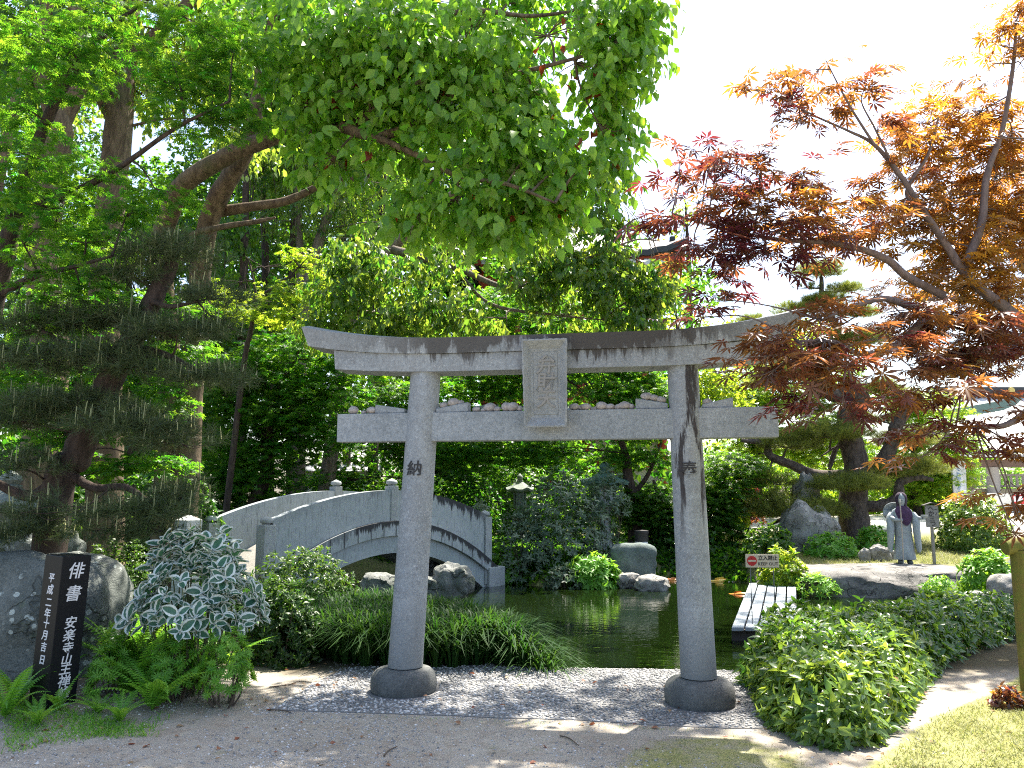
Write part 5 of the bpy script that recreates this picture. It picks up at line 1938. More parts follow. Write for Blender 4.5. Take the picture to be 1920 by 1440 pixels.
small_maple(1420, 25, ([(1420, 880), (1410, 800), (1400, 740)], [.14, .12, .08, .03],),
            [(1370, 730, 50, 35), (1420, 760, 80, 35), (1490, 740, 80, 35), (1400, 820, 80, 35), (1480, 830, 80, 35), (1380, 880, 60, 35), (1560, 790, 70, 40), (1540, 850, 60, 35), (1450, 690, 60, 25), (1560, 700, 60, 25)],
            'bright green maple behind the garden pine, left of its trunk', 37, m=L_YELL, size=.12, cov=2.2, ti=.35)
small_maple(1720, 26, ([(1710, 900), (1715, 840), (1730, 780)], [.14, .12, .08, .03],),
            [(1680, 760, 60, 30), (1740, 770, 70, 35), (1700, 820, 80, 30), (1780, 830, 60, 30), (1730, 870, 90, 28), (1640, 830, 60, 30), (1660, 890, 70, 25), (1770, 890, 60, 25), (1640, 740, 40, 25), (1740, 910, 90, 22), (1690, 935, 60, 15)],
            'bright green maple behind the garden pine, right of its trunk', 38, m=L_YELL, size=.12, cov=2.2, ti=.3)

b = on_ground(600, 19.5)
tree('broadleaf_tree', 'slanting tree behind the torii lintel with narrow glossy leaves', 'tree', b,
     [([b] + PL([(640, 720), (662, 585), (692, 530), (735, 468), (800, 400), (880, 340)], 19, 15), [.2, .17, .15, .14, .12, .08, .04]),
      (PL([(735, 468), (850, 500), (960, 540), (1060, 500), (1140, 470)], 14, 13.5), [.08, .06, .045, .035, .02]),
      (PL([(662, 585), (760, 590), (860, 560)], 14), [.06, .04, .02]),
      (PL([(850, 500), (920, 570), (1040, 590), (1130, 600)], 13.8), [.04, .03, .025, .01])],
     PADS([(760, 520, 100, 40), (690, 610, 90, 30), (640, 540, 70, 40), (860, 580, 110, 35), (850, 490, 100, 40), (960, 530, 100, 45), (1000, 460, 90, 40), (1070, 520, 90, 45), (1060, 590, 100, 28), (950, 600, 100, 22),
           (1150, 470, 70, 45), (1190, 410, 50, 45), (1160, 550, 60, 40), (1220, 500, 40, 35), (1180, 600, 50, 22), (1120, 390, 70, 45), (1200, 470, 45, 40), (760, 600, 90, 25), (700, 660, 80, 25), (600, 620, 60, 35), (660, 480, 60, 40), (1210, 560, 35, 30), (1218, 400, 32, 36), (1238, 452, 28, 36), (1228, 545, 30, 30), (1140, 345, 60, 40), (1200, 350, 35, 30), (1250, 520, 20, 30)], 13.6, .13, 3.3, T_MIDL, .5),
     M_BARKG, L_LANCE, T_MIDL, .13, 'droop', seed=41, per=9, spread=.6, gap=-.12, gscale=2.6, twig_r=.022, tj=.28)
b = on_ground(560, 20)
tree('broadleaf_tree', 'pale trunked tree leaning right above the yellow green maple', 'tree', b,
     [([b] + PL([(560, 720), (566, 600), (580, 520), (602, 440), (622, 385), (650, 300)], 20), [.2, .19, .17, .15, .13, .11, .06]), (PL([(566, 580), (562, 480), (558, 380), (556, 240)], 20), [.13, .11, .1, .07])],
     PADS([(560, 400, 90, 50), (660, 380, 90, 50), (620, 300, 110, 50), (520, 330, 80, 50), (700, 450, 80, 40), (740, 350, 90, 50), (800, 430, 80, 45), (700, 280, 90, 40), (480, 420, 50, 30)], 20, .12, 1.2, T_LANCE, .65),
     M_BARKG, L_LANCE, T_LANCE, .12, 'droop', seed=42, per=7, gap=-.2, gscale=2.2, twig_r=.02, tj=.25)
for i, (px, d, r, lean_, lb) in enumerate(((452, 19, .13, 6, 'leftmost of the slim trunks in the gap over the bridge'), (505, 21, .14, -8, 'slim dark trunk second from left in the gap over the bridge'),
                                           (545, 20, .11, 4, 'slim trunk third from left in the gap over the bridge'), (700, 22, .15, 12, 'slim trunk behind the slanting tree over the torii'),
                                           (650, 23, .12, -6, 'slim trunk between the pale trunk and the slanting tree'))):
    b = on_ground(px, d)
    tree('slim_tree', lb, 'tree', b, [([b] + PL([(px, 800), (px + lean_ * .3, 620), (px + lean_, 470), (px + lean_ * 1.6, 330), (px + lean_ * 2, 180)], d), [r, r * .95, r * .85, r * .75, r * .6, r * .4])],
         PADS([(px, 300, 90, 60), (px + 40, 200, 110, 70), (px - 40, 150, 110, 70), (px + 20, 390, 70, 35), (px, 60, 130, 80), (px + 30, 560, 60, 40), (px - 10, 640, 70, 40)], d, .16, 1.0, T_RH, .5), M_BARKD, L_DEEP, T_RH, .16, 'rand', 'slim trees in the wood behind the bridge', 50 + i,
         gap=-.15, gscale=1.6, twig_r=.02, tj=.25)
small_maple(250, 19, ([(250, 900), (250, 700), (240, 500)], [.15, .14, .12, .06], ([(250, 700), (340, 600), (420, 520)], [.08, .06, .03])),
            [(120, 640, 110, 50), (250, 600, 110, 50), (360, 560, 90, 50), (180, 520, 100, 50), (300, 470, 100, 50), (400, 640, 80, 50), (100, 760, 110, 50), (280, 720, 110, 50), (60, 560, 90, 60), (420, 440, 70, 40), (20, 680, 90, 60), (340, 800, 90, 50), (200, 830, 110, 50)],
            'shaded broadleaf tree filling the view between the old trunks at the left', 39, m=L_DEEP, size=.15, cov=2.2, ti=.5, tpl=T_RH, mode='droop', name='broadleaf_tree')
b = on_ground(1292, 42)
tree('poplar_tree', 'tall pale green tree far off, at the edge of the open sky', 'tree', b, [([b] + PL([(1292, 700), (1292, 520), (1285, 380)], 42), [.3, .25, .15, .05])],
     PADS([(1295, 490, 26, 45), (1283, 420, 18, 45), (1310, 550, 20, 35), (1300, 620, 30, 40), (1262, 470, 20, 60)], 42, .26, 1.2, T_RH, .7), M_BARKD, L_LANCE, T_RH, .26, 'rand', seed=61, gap=-.2, gscale=1, twig_r=.04)
b = on_ground(1420, 48)
tree('round_tree', 'pale far treetop showing just above the right end of the lintel', 'tree', b, [([b] + PL([(1430, 760), (1430, 640)], 48), [.3, .25, .1])],
     PADS([(1400, 625, 45, 18), (1450, 618, 50, 16), (1500, 630, 50, 20), (1360, 640, 40, 22), (1440, 660, 90, 25), (1560, 640, 40, 25)], 48, .28, 1.8, T_RH, .7), M_BARKD, L_YELL, T_RH, .28, 'rand', seed=62, gap=-.4, gscale=1, twig_r=.05)

# --- the wood that closes the view (one mass)
rng = np.random.default_rng(70)
fw = []
for i in range(230):
    px = rng.uniform(-350, 1230)
    d = rng.uniform(24, 38)
    py = rng.uniform(100, 940)
    if px > 1000 and py < 480:
        continue
    fw.append((px, py, rng.uniform(70, 130), rng.uniform(40, 80), d, rng.uniform(.1, .6)))
for px in np.arange(1120, 2300, 55):
    d = rng.uniform(58, 75)
    fw.append((px, rng.uniform(850, 925), 70, 35, d, rng.uniform(.2, .8)))
pd = PADS(fw, 30, .24, 1.7, T_RH)
P, D, N, S, TI, C = pads_leaves(rng, pd, .24, 'rand', 8, 1.0, -.25, 1.2, .15)
V, T, at = scatter(T_RH, P, D, N, S, TI)
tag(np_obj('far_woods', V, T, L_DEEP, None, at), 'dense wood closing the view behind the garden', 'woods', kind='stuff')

# ------------------------------------------------------------------ the red maple at the right
SR = .092
b = Vector((3.75, 5.0, -.05))
limbs = [([b, Vector((3.72, 5.0, .9)), Vector((3.6, 4.95, 1.9))] + PL([(1985, 700), (1935, 625), (1890, 582), (1842, 545), (1805, 508), (1775, 460), (1735, 402), (1690, 332), (1640, 272), (1592, 246), (1525, 216), (1455, 178), (1395, 166)], 4.8, 4.7),
          [.10, .09, .075, .055, .042, .035, .030, .026, .023, .019, .016, .012, .008, .006, .004, .003]),
         (PL([(1935, 640), (1850, 625), (1790, 605), (1720, 580), (1660, 560), (1600, 575), (1540, 600)], 4.8, 4.2), [.045, .036, .03, .025, .018, .012, .006]),
         (PL([(1770, 555), (1700, 518), (1665, 488), (1610, 466), (1550, 455), (1450, 448), (1340, 425), (1260, 400)], 4.7, 4.4), [.024, .024, .022, .019, .015, .012, .008, .004]),
         (PL([(1740, 590), (1690, 640), (1650, 662), (1600, 660), (1560, 640), (1500, 640)], 4.5, 4.0), [.024, .02, .018, .015, .012, .006]),
         (PL([(1640, 272), (1600, 210), (1575, 165), (1548, 112)], 4.7), [.009, .007, .005, .003]), (PL([(1672, 305), (1640, 240), (1615, 190), (1625, 160)], 4.7), [.008, .006, .004, .002]),
         (PL([(1805, 508), (1840, 420), (1850, 330), (1880, 240), (1900, 120), (1905, 40)], 4.8, 5.0), [.03, .025, .02, .016, .012, .008]),
         (PL([(1985, 720), (1900, 790), (1850, 800), (1780, 800)], 4.9, 4.4), [.03, .02, .014, .006]),
         (PL([(1735, 402), (1700, 360), (1740, 290), (1760, 220)], 4.8, 5), [.016, .012, .01, .006])]
PUR, BRZ, MID = .04, .85, .45
pads = PADS([  # dark sprays to the left, shade and lit tops put into the tint
    (1275, 320, 42, 22, 4.5, PUR), (1335, 285, 40, 26, 4.5, PUR), (1340, 330, 60, 26, 4.5, PUR), (1425, 325, 60, 30, 4.5, .2), (1500, 335, 45, 20, 4.5, PUR), (1310, 375, 55, 25, 4.5, PUR), (1290, 425, 45, 22, 4.4, PUR), (1300, 470, 45, 22, 4.4, PUR),
    (1380, 415, 75, 28, 4.4, .15), (1440, 385, 80, 22, 4.4, .6), (1545, 385, 75, 26, 4.5, .5), (1460, 430, 80, 26, 4.4, .25), (1560, 425, 80, 28, 4.5, .4), (1360, 465, 70, 26, 4.4, PUR), (1430, 480, 65, 24, 4.4, PUR), (1375, 520, 35, 22, 4.4, PUR), (1345, 560, 28, 22, 4.4, PUR), (1320, 595, 22, 16, 4.4, PUR), (1640, 430, 70, 35, 4.6, .4),
    # thin sprays at the top
    (1400, 160, 26, 10, 4.7, .5), (1440, 175, 40, 22, 4.7, .35), (1500, 160, 30, 15, 4.7, .4), (1530, 130, 40, 24, 4.7, .5), (1560, 165, 40, 20, 4.7, .4), (1600, 190, 40, 16, 4.7, .35), (1500, 218, 45, 18, 4.7, .3), (1615, 150, 30, 14, 4.7, .6), (1645, 245, 40, 18, 4.7, .25),
    # the orange and bronze mass
    (1740, 235, 60, 45, 5.2, BRZ), (1830, 215, 70, 40, 5.2, BRZ), (1900, 260, 60, 50, 5.2, .7), (1700, 275, 50, 35, 5.1, BRZ), (1790, 300, 80, 45, 5.2, .7), (1870, 340, 80, 50, 5.2, .7), (1690, 345, 60, 35, 5.0, .4), (1770, 380, 80, 40, 5.1, .6), (1860, 420, 80, 45, 5.1, BRZ),
    (1690, 410, 55, 30, 4.9, .4), (1750, 455, 80, 35, 5.0, BRZ), (1850, 490, 80, 40, 5.0, .8), (1750, 510, 60, 25, 4.9, BRZ), (1800, 540, 70, 28, 4.9, BRZ), (1895, 550, 60, 35, 5.0, .6), (1930, 420, 60, 70, 5.1, .6),
    # top right corner
    (1875, 85, 35, 26, 5.0, BRZ), (1900, 45, 40, 26, 5.0, BRZ), (1860, 120, 22, 12, 5.0, .5), (1915, 120, 22, 30, 5.0, .5), (1925, 10, 30, 25, 5.0, .6),
    # low sprays across the end of the lintel
    (1540, 590, 70, 25, 4.2, .45), (1620, 580, 80, 30, 4.3, .3), (1690, 590, 80, 32, 4.4, .25), (1480, 640, 70, 30, 4.0, .3), (1550, 640, 80, 35, 4.0, .3), (1430, 675, 65, 25, 4.0, .3), (1510, 690, 80, 28, 4.0, .25), (1590, 690, 65, 30, 4.0, .3), (1620, 640, 70, 35, 4.1, .3), (1440, 705, 45, 15, 4.0, .15),
    (1550, 735, 65, 24, 4.1, .1), (1580, 765, 45, 18, 4.1, .1), (1750, 610, 90, 30, 4.5, .2), (1840, 610, 80, 32, 4.6, .2), (1770, 660, 80, 30, 4.5, .15), (1850, 660, 80, 30, 4.6, .1), (1900, 640, 60, 35, 4.7, .3), (1790, 700, 60, 24, 4.4, .2), (1710, 690, 55, 28, 4.3, .45), (1740, 735, 70, 24, 4.2, .45), (1680, 745, 45, 18, 4.2, .35), (1800, 740, 50, 20, 4.3, .2),
    # drooping strip at the far right
    (1800, 790, 55, 10, 4.5, .35), (1880, 780, 60, 12, 4.6, .35), (1740, 820, 55, 18, 4.5, .2), (1800, 815, 60, 16, 4.5, .1), (1870, 815, 50, 12, 4.6, .1), (1740, 855, 50, 14, 4.5, .3), (1905, 870, 28, 30, 4.4, .6), (1900, 930, 30, 30, 4.4, .5), (1905, 1005, 22, 16, 4.4, .3), (1910, 970, 22, 26, 4.4, .5)], 4.6, SR, 2.2, T_STAR)
# crown out of frame to the right, plus far pads added for hedge shade
pads += PADS([(2060, 300, 120, 90), (2150, 480, 130, 90), (2080, 620, 110, 60), (2050, 80, 120, 80), (2200, 700, 130, 80)], 5.2, SR, .9, T_STAR, .4)
pads += [((6.4, 8.6, 4.6), (1.2, 1.1, .4), 380, .5), ((7.2, 9.6, 5.2), (1.2, 1.1, .4), 380, .5)]
tree('maple_tree', 'red leaved maple reaching in from the right across the end of the torii lintel', 'tree', b, limbs, pads, M_BARKM, L_PURP, T_STAR, SR, 'flat', seed=88, per=6, spread=.85,
     gap=-.5, gscale=5, twig_r=.006, twigs=16, sides=8, rough=.04, tj=.13, lift=.05)

b = Vector((6.6, 9.6, -.05))  # extra maple added behind the first to shade the back hedge
tree('maple_tree', 'second red maple, added farther back behind the first one at the right edge to shade the hedge', 'tree', b,
     [([b, Vector((6.6, 9.6, 1.2))] + PL([(1990, 620), (1900, 470), (1820, 330)], 9.4, 9.2), [.11, .10, .08, .06, .03]), (PL([(1990, 640), (1880, 580), (1760, 560), (1680, 600)], 9.4, 9), [.05, .04, .03, .01])],
     PADS([(1800, 380, 100, 45), (1880, 460, 100, 50), (1760, 540, 110, 35), (1860, 560, 110, 40), (1690, 620, 90, 30), (1800, 650, 110, 35), (1900, 680, 90, 40), (1960, 560, 100, 60), (2050, 420, 120, 80), (2050, 620, 120, 60), (1900, 330, 90, 45),
           (1640, 560, 60, 22)], 9.2, SR, 1.1, T_STAR, .6), M_BARKM, L_PURP, T_STAR, SR, 'flat', seed=89, per=6, spread=.85, gap=-.4, gscale=4, twig_r=.01, twigs=4, sides=8, tj=.15)

# ------------------------------------------------------------------ pines
T_NEEDLE = (np.array([(-.02, 0, 0), (.02, 0, 0), (0, 1, 0)], float), np.array([(0, 1, 2)]))


def pine(label, base, limbs, pads, m_leaf, nlen, per_tuft, tuft_gap, seed, candles=0, bark=None, twig=.02, up=.7, wide=1.0):
    rng = np.random.default_rng(seed)
    root = empty('pine_tree', base, label, 'tree')
    off = Vector(base)
    tb = Tubes()
    for P, r in limbs:
        tb.add([Vector(p) - off for p in P], r, 12, 7, .09, rng)
    P, D, CD, C, TI = [], [], [], [], []
    for c, r, ti in pads:
        c = np.array(tuple(Vector(c) - off))
        r = np.array(r)
        n = int(max(6, math.pi * r[0] * r[1] / tuft_gap ** 2 * 1.6))
        q = ball(rng, n, 2.0)
        q[:, 2] = np.where(q[:, 2] < 0, q[:, 2] * .55, q[:, 2])
        cc = c + q * r
        keep = clump(cc, 3.5, seed) > -.32
        cc, q = cc[keep], q[keep]
        C.append(cc)
        o = unit(q * np.array([1, 1, .5]) + np.array([0, 0, up]) + rng.normal(0, .2, q.shape))
        d = np.repeat(o, per_tuft, 0) * .75 + rng.normal(0, .55 * wide, (len(cc) * per_tuft, 3))
        P.append(np.repeat(cc, per_tuft, 0) + np.repeat(o, per_tuft, 0) * rng.uniform(0, .5, (len(d), 1)) * nlen)
        D.append(d)
        TI.append(np.repeat(ti + rng.normal(0, .15, len(cc)), per_tuft) + rng.normal(0, .15, len(d)))
        if candles:
            k = rng.uniform(size=len(cc)) < candles
            CD.append(cc[k] + o[k] * nlen * .3)
    grow(rng, tb, [[Vector(p) - off for p in L[0]] for L in limbs], [(p[0] - off if isinstance(p[0], Vector) else Vector(p[0]) - off, p[1], 0, 0) for p in pads], C, twig, 9, 6, .0)
    tb.obj('trunk', bark or M_BARKP, root)
    P, D, TI = np.concatenate(P), np.concatenate(D), np.concatenate(TI)
    S = nlen * rng.uniform(.7, 1.15, len(P))
    V, T, at = scatter(T_NEEDLE, P, D, rng.normal(size=P.shape), S, TI)
    np_obj('needles', V, T, m_leaf, root, at)
    if candles:
        cb = Tubes()
        for p in np.concatenate(CD):
            h = rng.uniform(.5, 1.3) * nlen
            cb.add([p, p + np.array([rng.normal(0, .008), rng.normal(0, .008), h])], [.0045, .003], 4, 1)
        cb.obj('new_shoots', M_CANDLE, root)['kind'] = 'stuff'
    return root


def PP(lst, d, dz=None, ti=.4):
    o = []
    for e in lst:
        dd = e[4] if len(e) > 4 else d
        k = dd / F
        o.append((W(e[0], e[1], dd), (e[2] * k, e[2] * k * .8, e[3] * k), e[5] if len(e) > 5 else ti))
    return o


b = on_ground(85, 7.0)
pine('dark pine with a leaning trunk and pale upright shoots, beside the black stone post', b,
     [([b] + PL([(110, 905), (140, 860), (180, 765), (228, 670), (268, 600), (292, 550), (312, 515), (325, 490)], 7.0, 7.1), [.14, .135, .13, .115, .10, .09, .08, .075, .05]),
      (PL([(285, 565), (320, 575), (370, 565)], 7.0, 6.9), [.03, .022, .012]), (PL([(130, 880), (60, 930), (-20, 900)], 7, 6.9), [.06, .05, .03]), (PL([(130, 890), (180, 915), (240, 915), (300, 960)], 7, 6.8), [.04, .035, .03, .015]),
      (PL([(228, 670), (150, 660), (80, 620)], 7, 6.9), [.04, .03, .015]), (PL([(240, 650), (310, 665), (380, 700)], 7, 6.8), [.04, .03, .015]), (PL([(180, 765), (240, 790), (320, 810)], 7, 6.8), [.04, .03, .015])],
     PP([(320, 480, 105, 32), (250, 520, 70, 25), (400, 560, 70, 30, 6.9), (420, 610, 50, 25, 6.9), (330, 625, 100, 22, 6.8), (210, 600, 90, 25), (90, 610, 110, 30), (60, 680, 100, 30, 6.8), (190, 665, 90, 25, 6.8), (250, 690, 80, 25, 6.8), (390, 710, 90, 22, 6.8), (130, 760, 120, 24, 6.9), (40, 790, 80, 25, 6.8),
         (240, 800, 110, 38, 6.7), (330, 830, 80, 35, 6.7), (150, 960, 130, 34, 6.5), (270, 960, 110, 34, 6.5), (50, 1000, 90, 30, 6.6), (340, 930, 60, 30, 6.7), (40, 880, 80, 30, 6.7), (190, 1000, 110, 22, 6.4), (300, 1000, 70, 20, 6.5)], 7.0),
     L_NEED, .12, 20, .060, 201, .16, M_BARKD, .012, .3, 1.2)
b = on_ground(1600, 20)
b.z -= .1
pine('trained garden pine with a twisting trunk and flat cloud shaped pads across the pond', b,
     [([b] + PL([(1598, 940), (1606, 880), (1592, 820), (1590, 780), (1612, 755), (1600, 738), (1560, 738), (1535, 712), (1560, 680), (1580, 640), (1560, 600), (1542, 560), (1540, 520)], 20), [.38, .34, .30, .28, .26, .25, .24, .21, .17, .14, .12, .10, .07, .05]),
      (PL([(1606, 905), (1650, 872), (1672, 830), (1680, 800), (1702, 765), (1728, 742)], 20, 19.5), [.2, .19, .17, .16, .14, .10]),
      (PL([(1590, 892), (1530, 890), (1480, 870), (1445, 855), (1434, 832), (1390, 826)], 20, 19.5), [.15, .13, .11, .10, .09, .04]),
      (PL([(1600, 950), (1650, 948), (1682, 935), (1688, 905), (1720, 895), (1750, 900)], 20, 19.6), [.15, .14, .13, .11, .08, .04]),
      (PL([(1590, 960), (1540, 955), (1490, 965), (1440, 985)], 20, 19.5), [.10, .08, .06, .03]),
      (PL([(1590, 820), (1565, 845), (1555, 880), (1568, 840), (1540, 855)], 20, 19.8), [.06, .05, .04, .03, .02])],
     PP([(1540, 510, 48, 18), (1585, 545, 34, 8), (1510, 540, 22, 7), (1540, 568, 50, 10), (1610, 590, 40, 10), (1490, 585, 45, 12), (1410, 605, 30, 9), (1600, 640, 70, 18), (1480, 700, 60, 18), (1640, 730, 55, 16), (1690, 745, 35, 14), (1440, 720, 40, 15),
         (1560, 815, 75, 20, 19.4), (1590, 912, 75, 20, 19.2), (1470, 955, 90, 34, 19.2), (1530, 965, 60, 24, 19.2), (1700, 828, 60, 20), (1480, 835, 60, 22, 19.6), (1430, 905, 60, 22, 19.5), (1660, 890, 60, 18), (1720, 880, 60, 22), (1430, 820, 40, 18), (1650, 790, 40, 10), (1510, 770, 45, 14)], 20, ti=.5),
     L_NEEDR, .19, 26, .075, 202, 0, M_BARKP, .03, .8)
# ------------------------------------------------------------------ shrubs, hedges, ferns and grasses
L_HEDGE = leaf_mat('hedge_leaf', (.032, .09, .018), (.14, .23, .045), (.11, .30, .02), (.50, .62, .07), .30, .38, .6)
L_AZAL = leaf_mat('small_shrub_leaf', (.020, .055, .012), (.055, .10, .02), (.06, .20, .015), (.25, .38, .04), .4, .34)
L_OLIVE = leaf_mat('grey_green_leaf', (.07, .12, .075), (.22, .27, .19), (.10, .20, .08), (.28, .36, .18), .4, .32)
L_FERN = leaf_mat('fern_leaf', (.065, .21, .022), (.15, .33, .04), (.18, .52, .025), (.44, .68, .05), .45, .42)
L_GRASS = leaf_mat('lilyturf_blade', (.009, .038, .008), (.034, .080, .015), (.035, .15, .012), (.14, .26, .03), .55, .3, .15)
L_LAWN = leaf_mat('lawn_blade', (.10, .13, .03), (.26, .25, .10), (.18, .26, .04), (.40, .38, .12), .6, .35)
L_VARI = leaf_mat('striped_leaf', (.030, .10, .065), (.07, .17, .10), (.07, .24, .08), (.14, .34, .12), .36, .3, .5, edge=(.66, .72, .66))
L_DRY = leaf_mat('dry_leaf', (.28, .19, .10), (.22, .06, .03), (.3, .2, .1), (.4, .08, .03), .6, .25)
M_STEM = plain_mat('green_stem', (.10, .12, .05), .7, .3, 20, .1)
M_TWIG = plain_mat('brown_twig', (.10, .075, .055), .85, .3, 30, .2)

T_HEDGE = tpl_leaf(.19, .08, .18)
T_SMALL = tpl_leaf(.24, .08, .1)
T_VARI = tpl_vari()
T_BLADE = tpl_blade(.03, .42)
T_LBLADE = tpl_blade(.05, .25)


def mound(rng, poly, n, h, edge=.3, shell=.45, lump=.12):
    """points in the outer layer of a clipped mound over a polygon, with outward directions"""
    poly = np.asarray(poly, float)
    lo, hi = poly.min(0), poly.max(0)
    q = rng.uniform(lo, hi, (n * 5, 2))
    s = -poly_sd(q, poly)
    q, s = q[s > 0], s[s > 0]
    side = np.clip(1 - s / edge, 0, 1)
    w = .35 + side * 1.0
    k = rng.uniform(size=len(q)) < w / w.max()
    q, s, side = q[k][:n], s[k][:n], side[k][:n]
    top = h * (1 - .72 * side ** 2.6) * (1 + lump * (np.sin(q[:, 0] * 5.1 + 1) * np.sin(q[:, 1] * 4.3) + rng.normal(0, .35, len(q))))
    z = top * np.where(rng.uniform(size=len(q)) < side, rng.uniform(.02, 1, len(q)), 1 - shell * rng.uniform(0, 1, len(q)) ** 2.0)
    e = .02
    gxn = -(poly_sd(q + [e, 0], poly) - poly_sd(q - [e, 0], poly))
    gyn = -(poly_sd(q + [0, e], poly) - poly_sd(q - [0, e], poly))
    out_ = np.stack([-gxn, -gyn, np.zeros(len(q))], 1)
    out_ = unit(out_) * side[:, None] + np.array([0, 0, 1.0]) * (1.05 - side[:, None] * .6)
    base = ground_z(q[:, 0], q[:, 1])
    return np.column_stack([q, base + z]), unit(out_), side


def whorls(rng, P, O, per, size, spread=.75, tint=.4, tj=.2, up=.0):
    """leaves set round the end of each shoot"""
    n = len(P)
    a = rng.uniform(0, 6.28, (n, 1)) + np.arange(per)[None] * 2.4
    ref = np.where(np.abs(O[:, 2:3]) > .9, np.array([[1.0, 0, 0]]), np.array([[0, 0, 1.0]]))
    A = unit(np.cross(O, ref))
    B = np.cross(O, A)
    rad = np.cos(a)[..., None] * A[:, None] + np.sin(a)[..., None] * B[:, None]
    lift = rng.uniform(.1, .9, (n, per, 1))
    d = rad * spread + O[:, None] * lift + rng.normal(0, .18, (n, per, 3)) + np.array([0, 0, up])
    nn = O[:, None] * 1.0 - rad * lift * .5 + rng.normal(0, .2, (n, per, 3))
    pos = np.repeat(P[:, None], per, 1) + O[:, None] * rng.uniform(-.25, .1, (n, per, 1)) * size
    S = size * rng.uniform(.6, 1.2, n * per)
    ti = np.repeat(tint + rng.normal(0, tj, n), per) + rng.normal(0, .1, n * per)
    return pos.reshape(-1, 3), d.reshape(-1, 3), nn.reshape(-1, 3), S, ti


def shrub(name, label, cat, base, P, O, per, size, tpl, m, seed, spread=.75, tint=.4, tj=.2, stems=14, group=None, m_stem=None, up=0.0):
    rng = np.random.default_rng(seed)
    root = empty(name, base, label, cat, group)
    off = np.array(tuple(base))
    P = P - off
    pos, d, nn, S, ti = whorls(rng, P, O, per, size, spread, tint, tj, up)
    V, T, at = scatter(tpl, pos, d, nn, S, ti)
    np_obj('foliage', V, T, m, root, at)
    tb = Tubes()
    c = P.mean(0)
    for i in rng.choice(len(P), min(stems, len(P)), replace=False):
        s = np.array([c[0] + (P[i, 0] - c[0]) * .35, c[1] + (P[i, 1] - c[1]) * .35, 0])
        s[2] = gz(s[0] + off[0], s[1] + off[1]) - off[2] - .03
        mid = (s + P[i]) / 2 + rng.normal(0, .03, 3)
        tb.add([s, mid, P[i] - O[i] * size * .2], [.008, .006, .003], 5, 3)
    tb.obj('stem', m_stem or M_TWIG, root)
    return root


def poly_px(lst, z=0.0):
    return np.array([tuple(G(px, py, z)[:2]) for px, py in lst])


# hedge in two lengths: tint lightened for the sunlit end, darkened for the shaded run
rng = np.random.default_rng(301)
h1 = np.array([tuple(G(px, py)[:2]) for px, py in ((1412, 1300), (1432, 1350), (1490, 1390), (1570, 1408), (1640, 1400), (1690, 1352), (1722, 1300), (1745, 1268))] + [(3.5, 7.3), (2.9, 7.7), (2.15, 7.4)])
P, O, _ = mound(rng, h1, 1900, .37, .30)
P2 = P
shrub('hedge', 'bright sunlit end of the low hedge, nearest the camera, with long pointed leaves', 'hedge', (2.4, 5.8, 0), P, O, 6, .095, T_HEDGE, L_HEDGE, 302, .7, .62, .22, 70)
h2 = np.array([tuple(G(px, py)[:2]) for px, py in ((1402, 1296), (1470, 1345), (1640, 1345), (1755, 1262), (1812, 1232), (1900, 1203), (2060, 1172))] + [(8.6, 10.5), (6.0, 9.5), (4.3, 8.95), (2.8, 8.0), (2.05, 7.85), (1.92, 7.3)])
P, O, _ = mound(rng, h2, 4600, .45, .38)
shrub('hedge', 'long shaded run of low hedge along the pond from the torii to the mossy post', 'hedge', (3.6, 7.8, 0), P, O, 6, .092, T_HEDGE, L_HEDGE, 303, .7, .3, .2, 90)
rng = np.random.default_rng(304)
k = rng.integers(0, len(P2), 26)
sc_ = scatter(T_OVATE, P2[k] + [0, 0, .03], rng.normal(size=(26, 3)) * [1, 1, .3], np.tile([0, 0, 1.0], (26, 1)) + rng.normal(0, .3, (26, 3)), np.full(26, .06), rng.uniform(.2, 1, 26))
tag(np_obj('fallen_leaves', *sc_[:2], L_DRY, None, sc_[2]), 'dry orange leaves lying on the sunlit end of the hedge', 'leaves', kind='stuff')


def dome(px, py_top, py_bot, half, d, n, rng, dep=None, flat=.55):
    """outer points of a rounded shrub spanning those rows of the photograph"""
    b_ = W(px, py_bot, d)
    t_ = W(px, py_top, d)
    w = half * d / F
    h = t_.z - b_.z
    v = unit(rng.normal(size=(n, 3)))
    v[:, 2] = np.abs(v[:, 2]) * 1.1 - .1
    v = unit(v)
    r = 1 - .35 * rng.uniform(0, 1, n) ** 2.2
    P = v * r[:, None] * np.array([w, dep or w * .8, h]) * (1 + .10 * np.sin(v @ np.array([7, 5, 6]) * 1.7)[:, None])
    return P + np.array([b_.x, d, b_.z]), unit(v + np.array([0, 0, .35])), (b_.x, d, b_.z)


def dome_shrub(label, px, pt, pb, half, d, n, per, size, tpl, m, seed, tint=.4, cat='shrub', name='shrub', spread=.75, dep=None, tj=.2, group=None, up=0.0):
    rng = np.random.default_rng(seed)
    P, O, b_ = dome(px, pt, pb, half, d, n, rng, dep)
    return shrub(name, label, cat, b_, P, O, per, size, tpl, m, seed + 1, spread, tint, tj, 16, group, None, up)


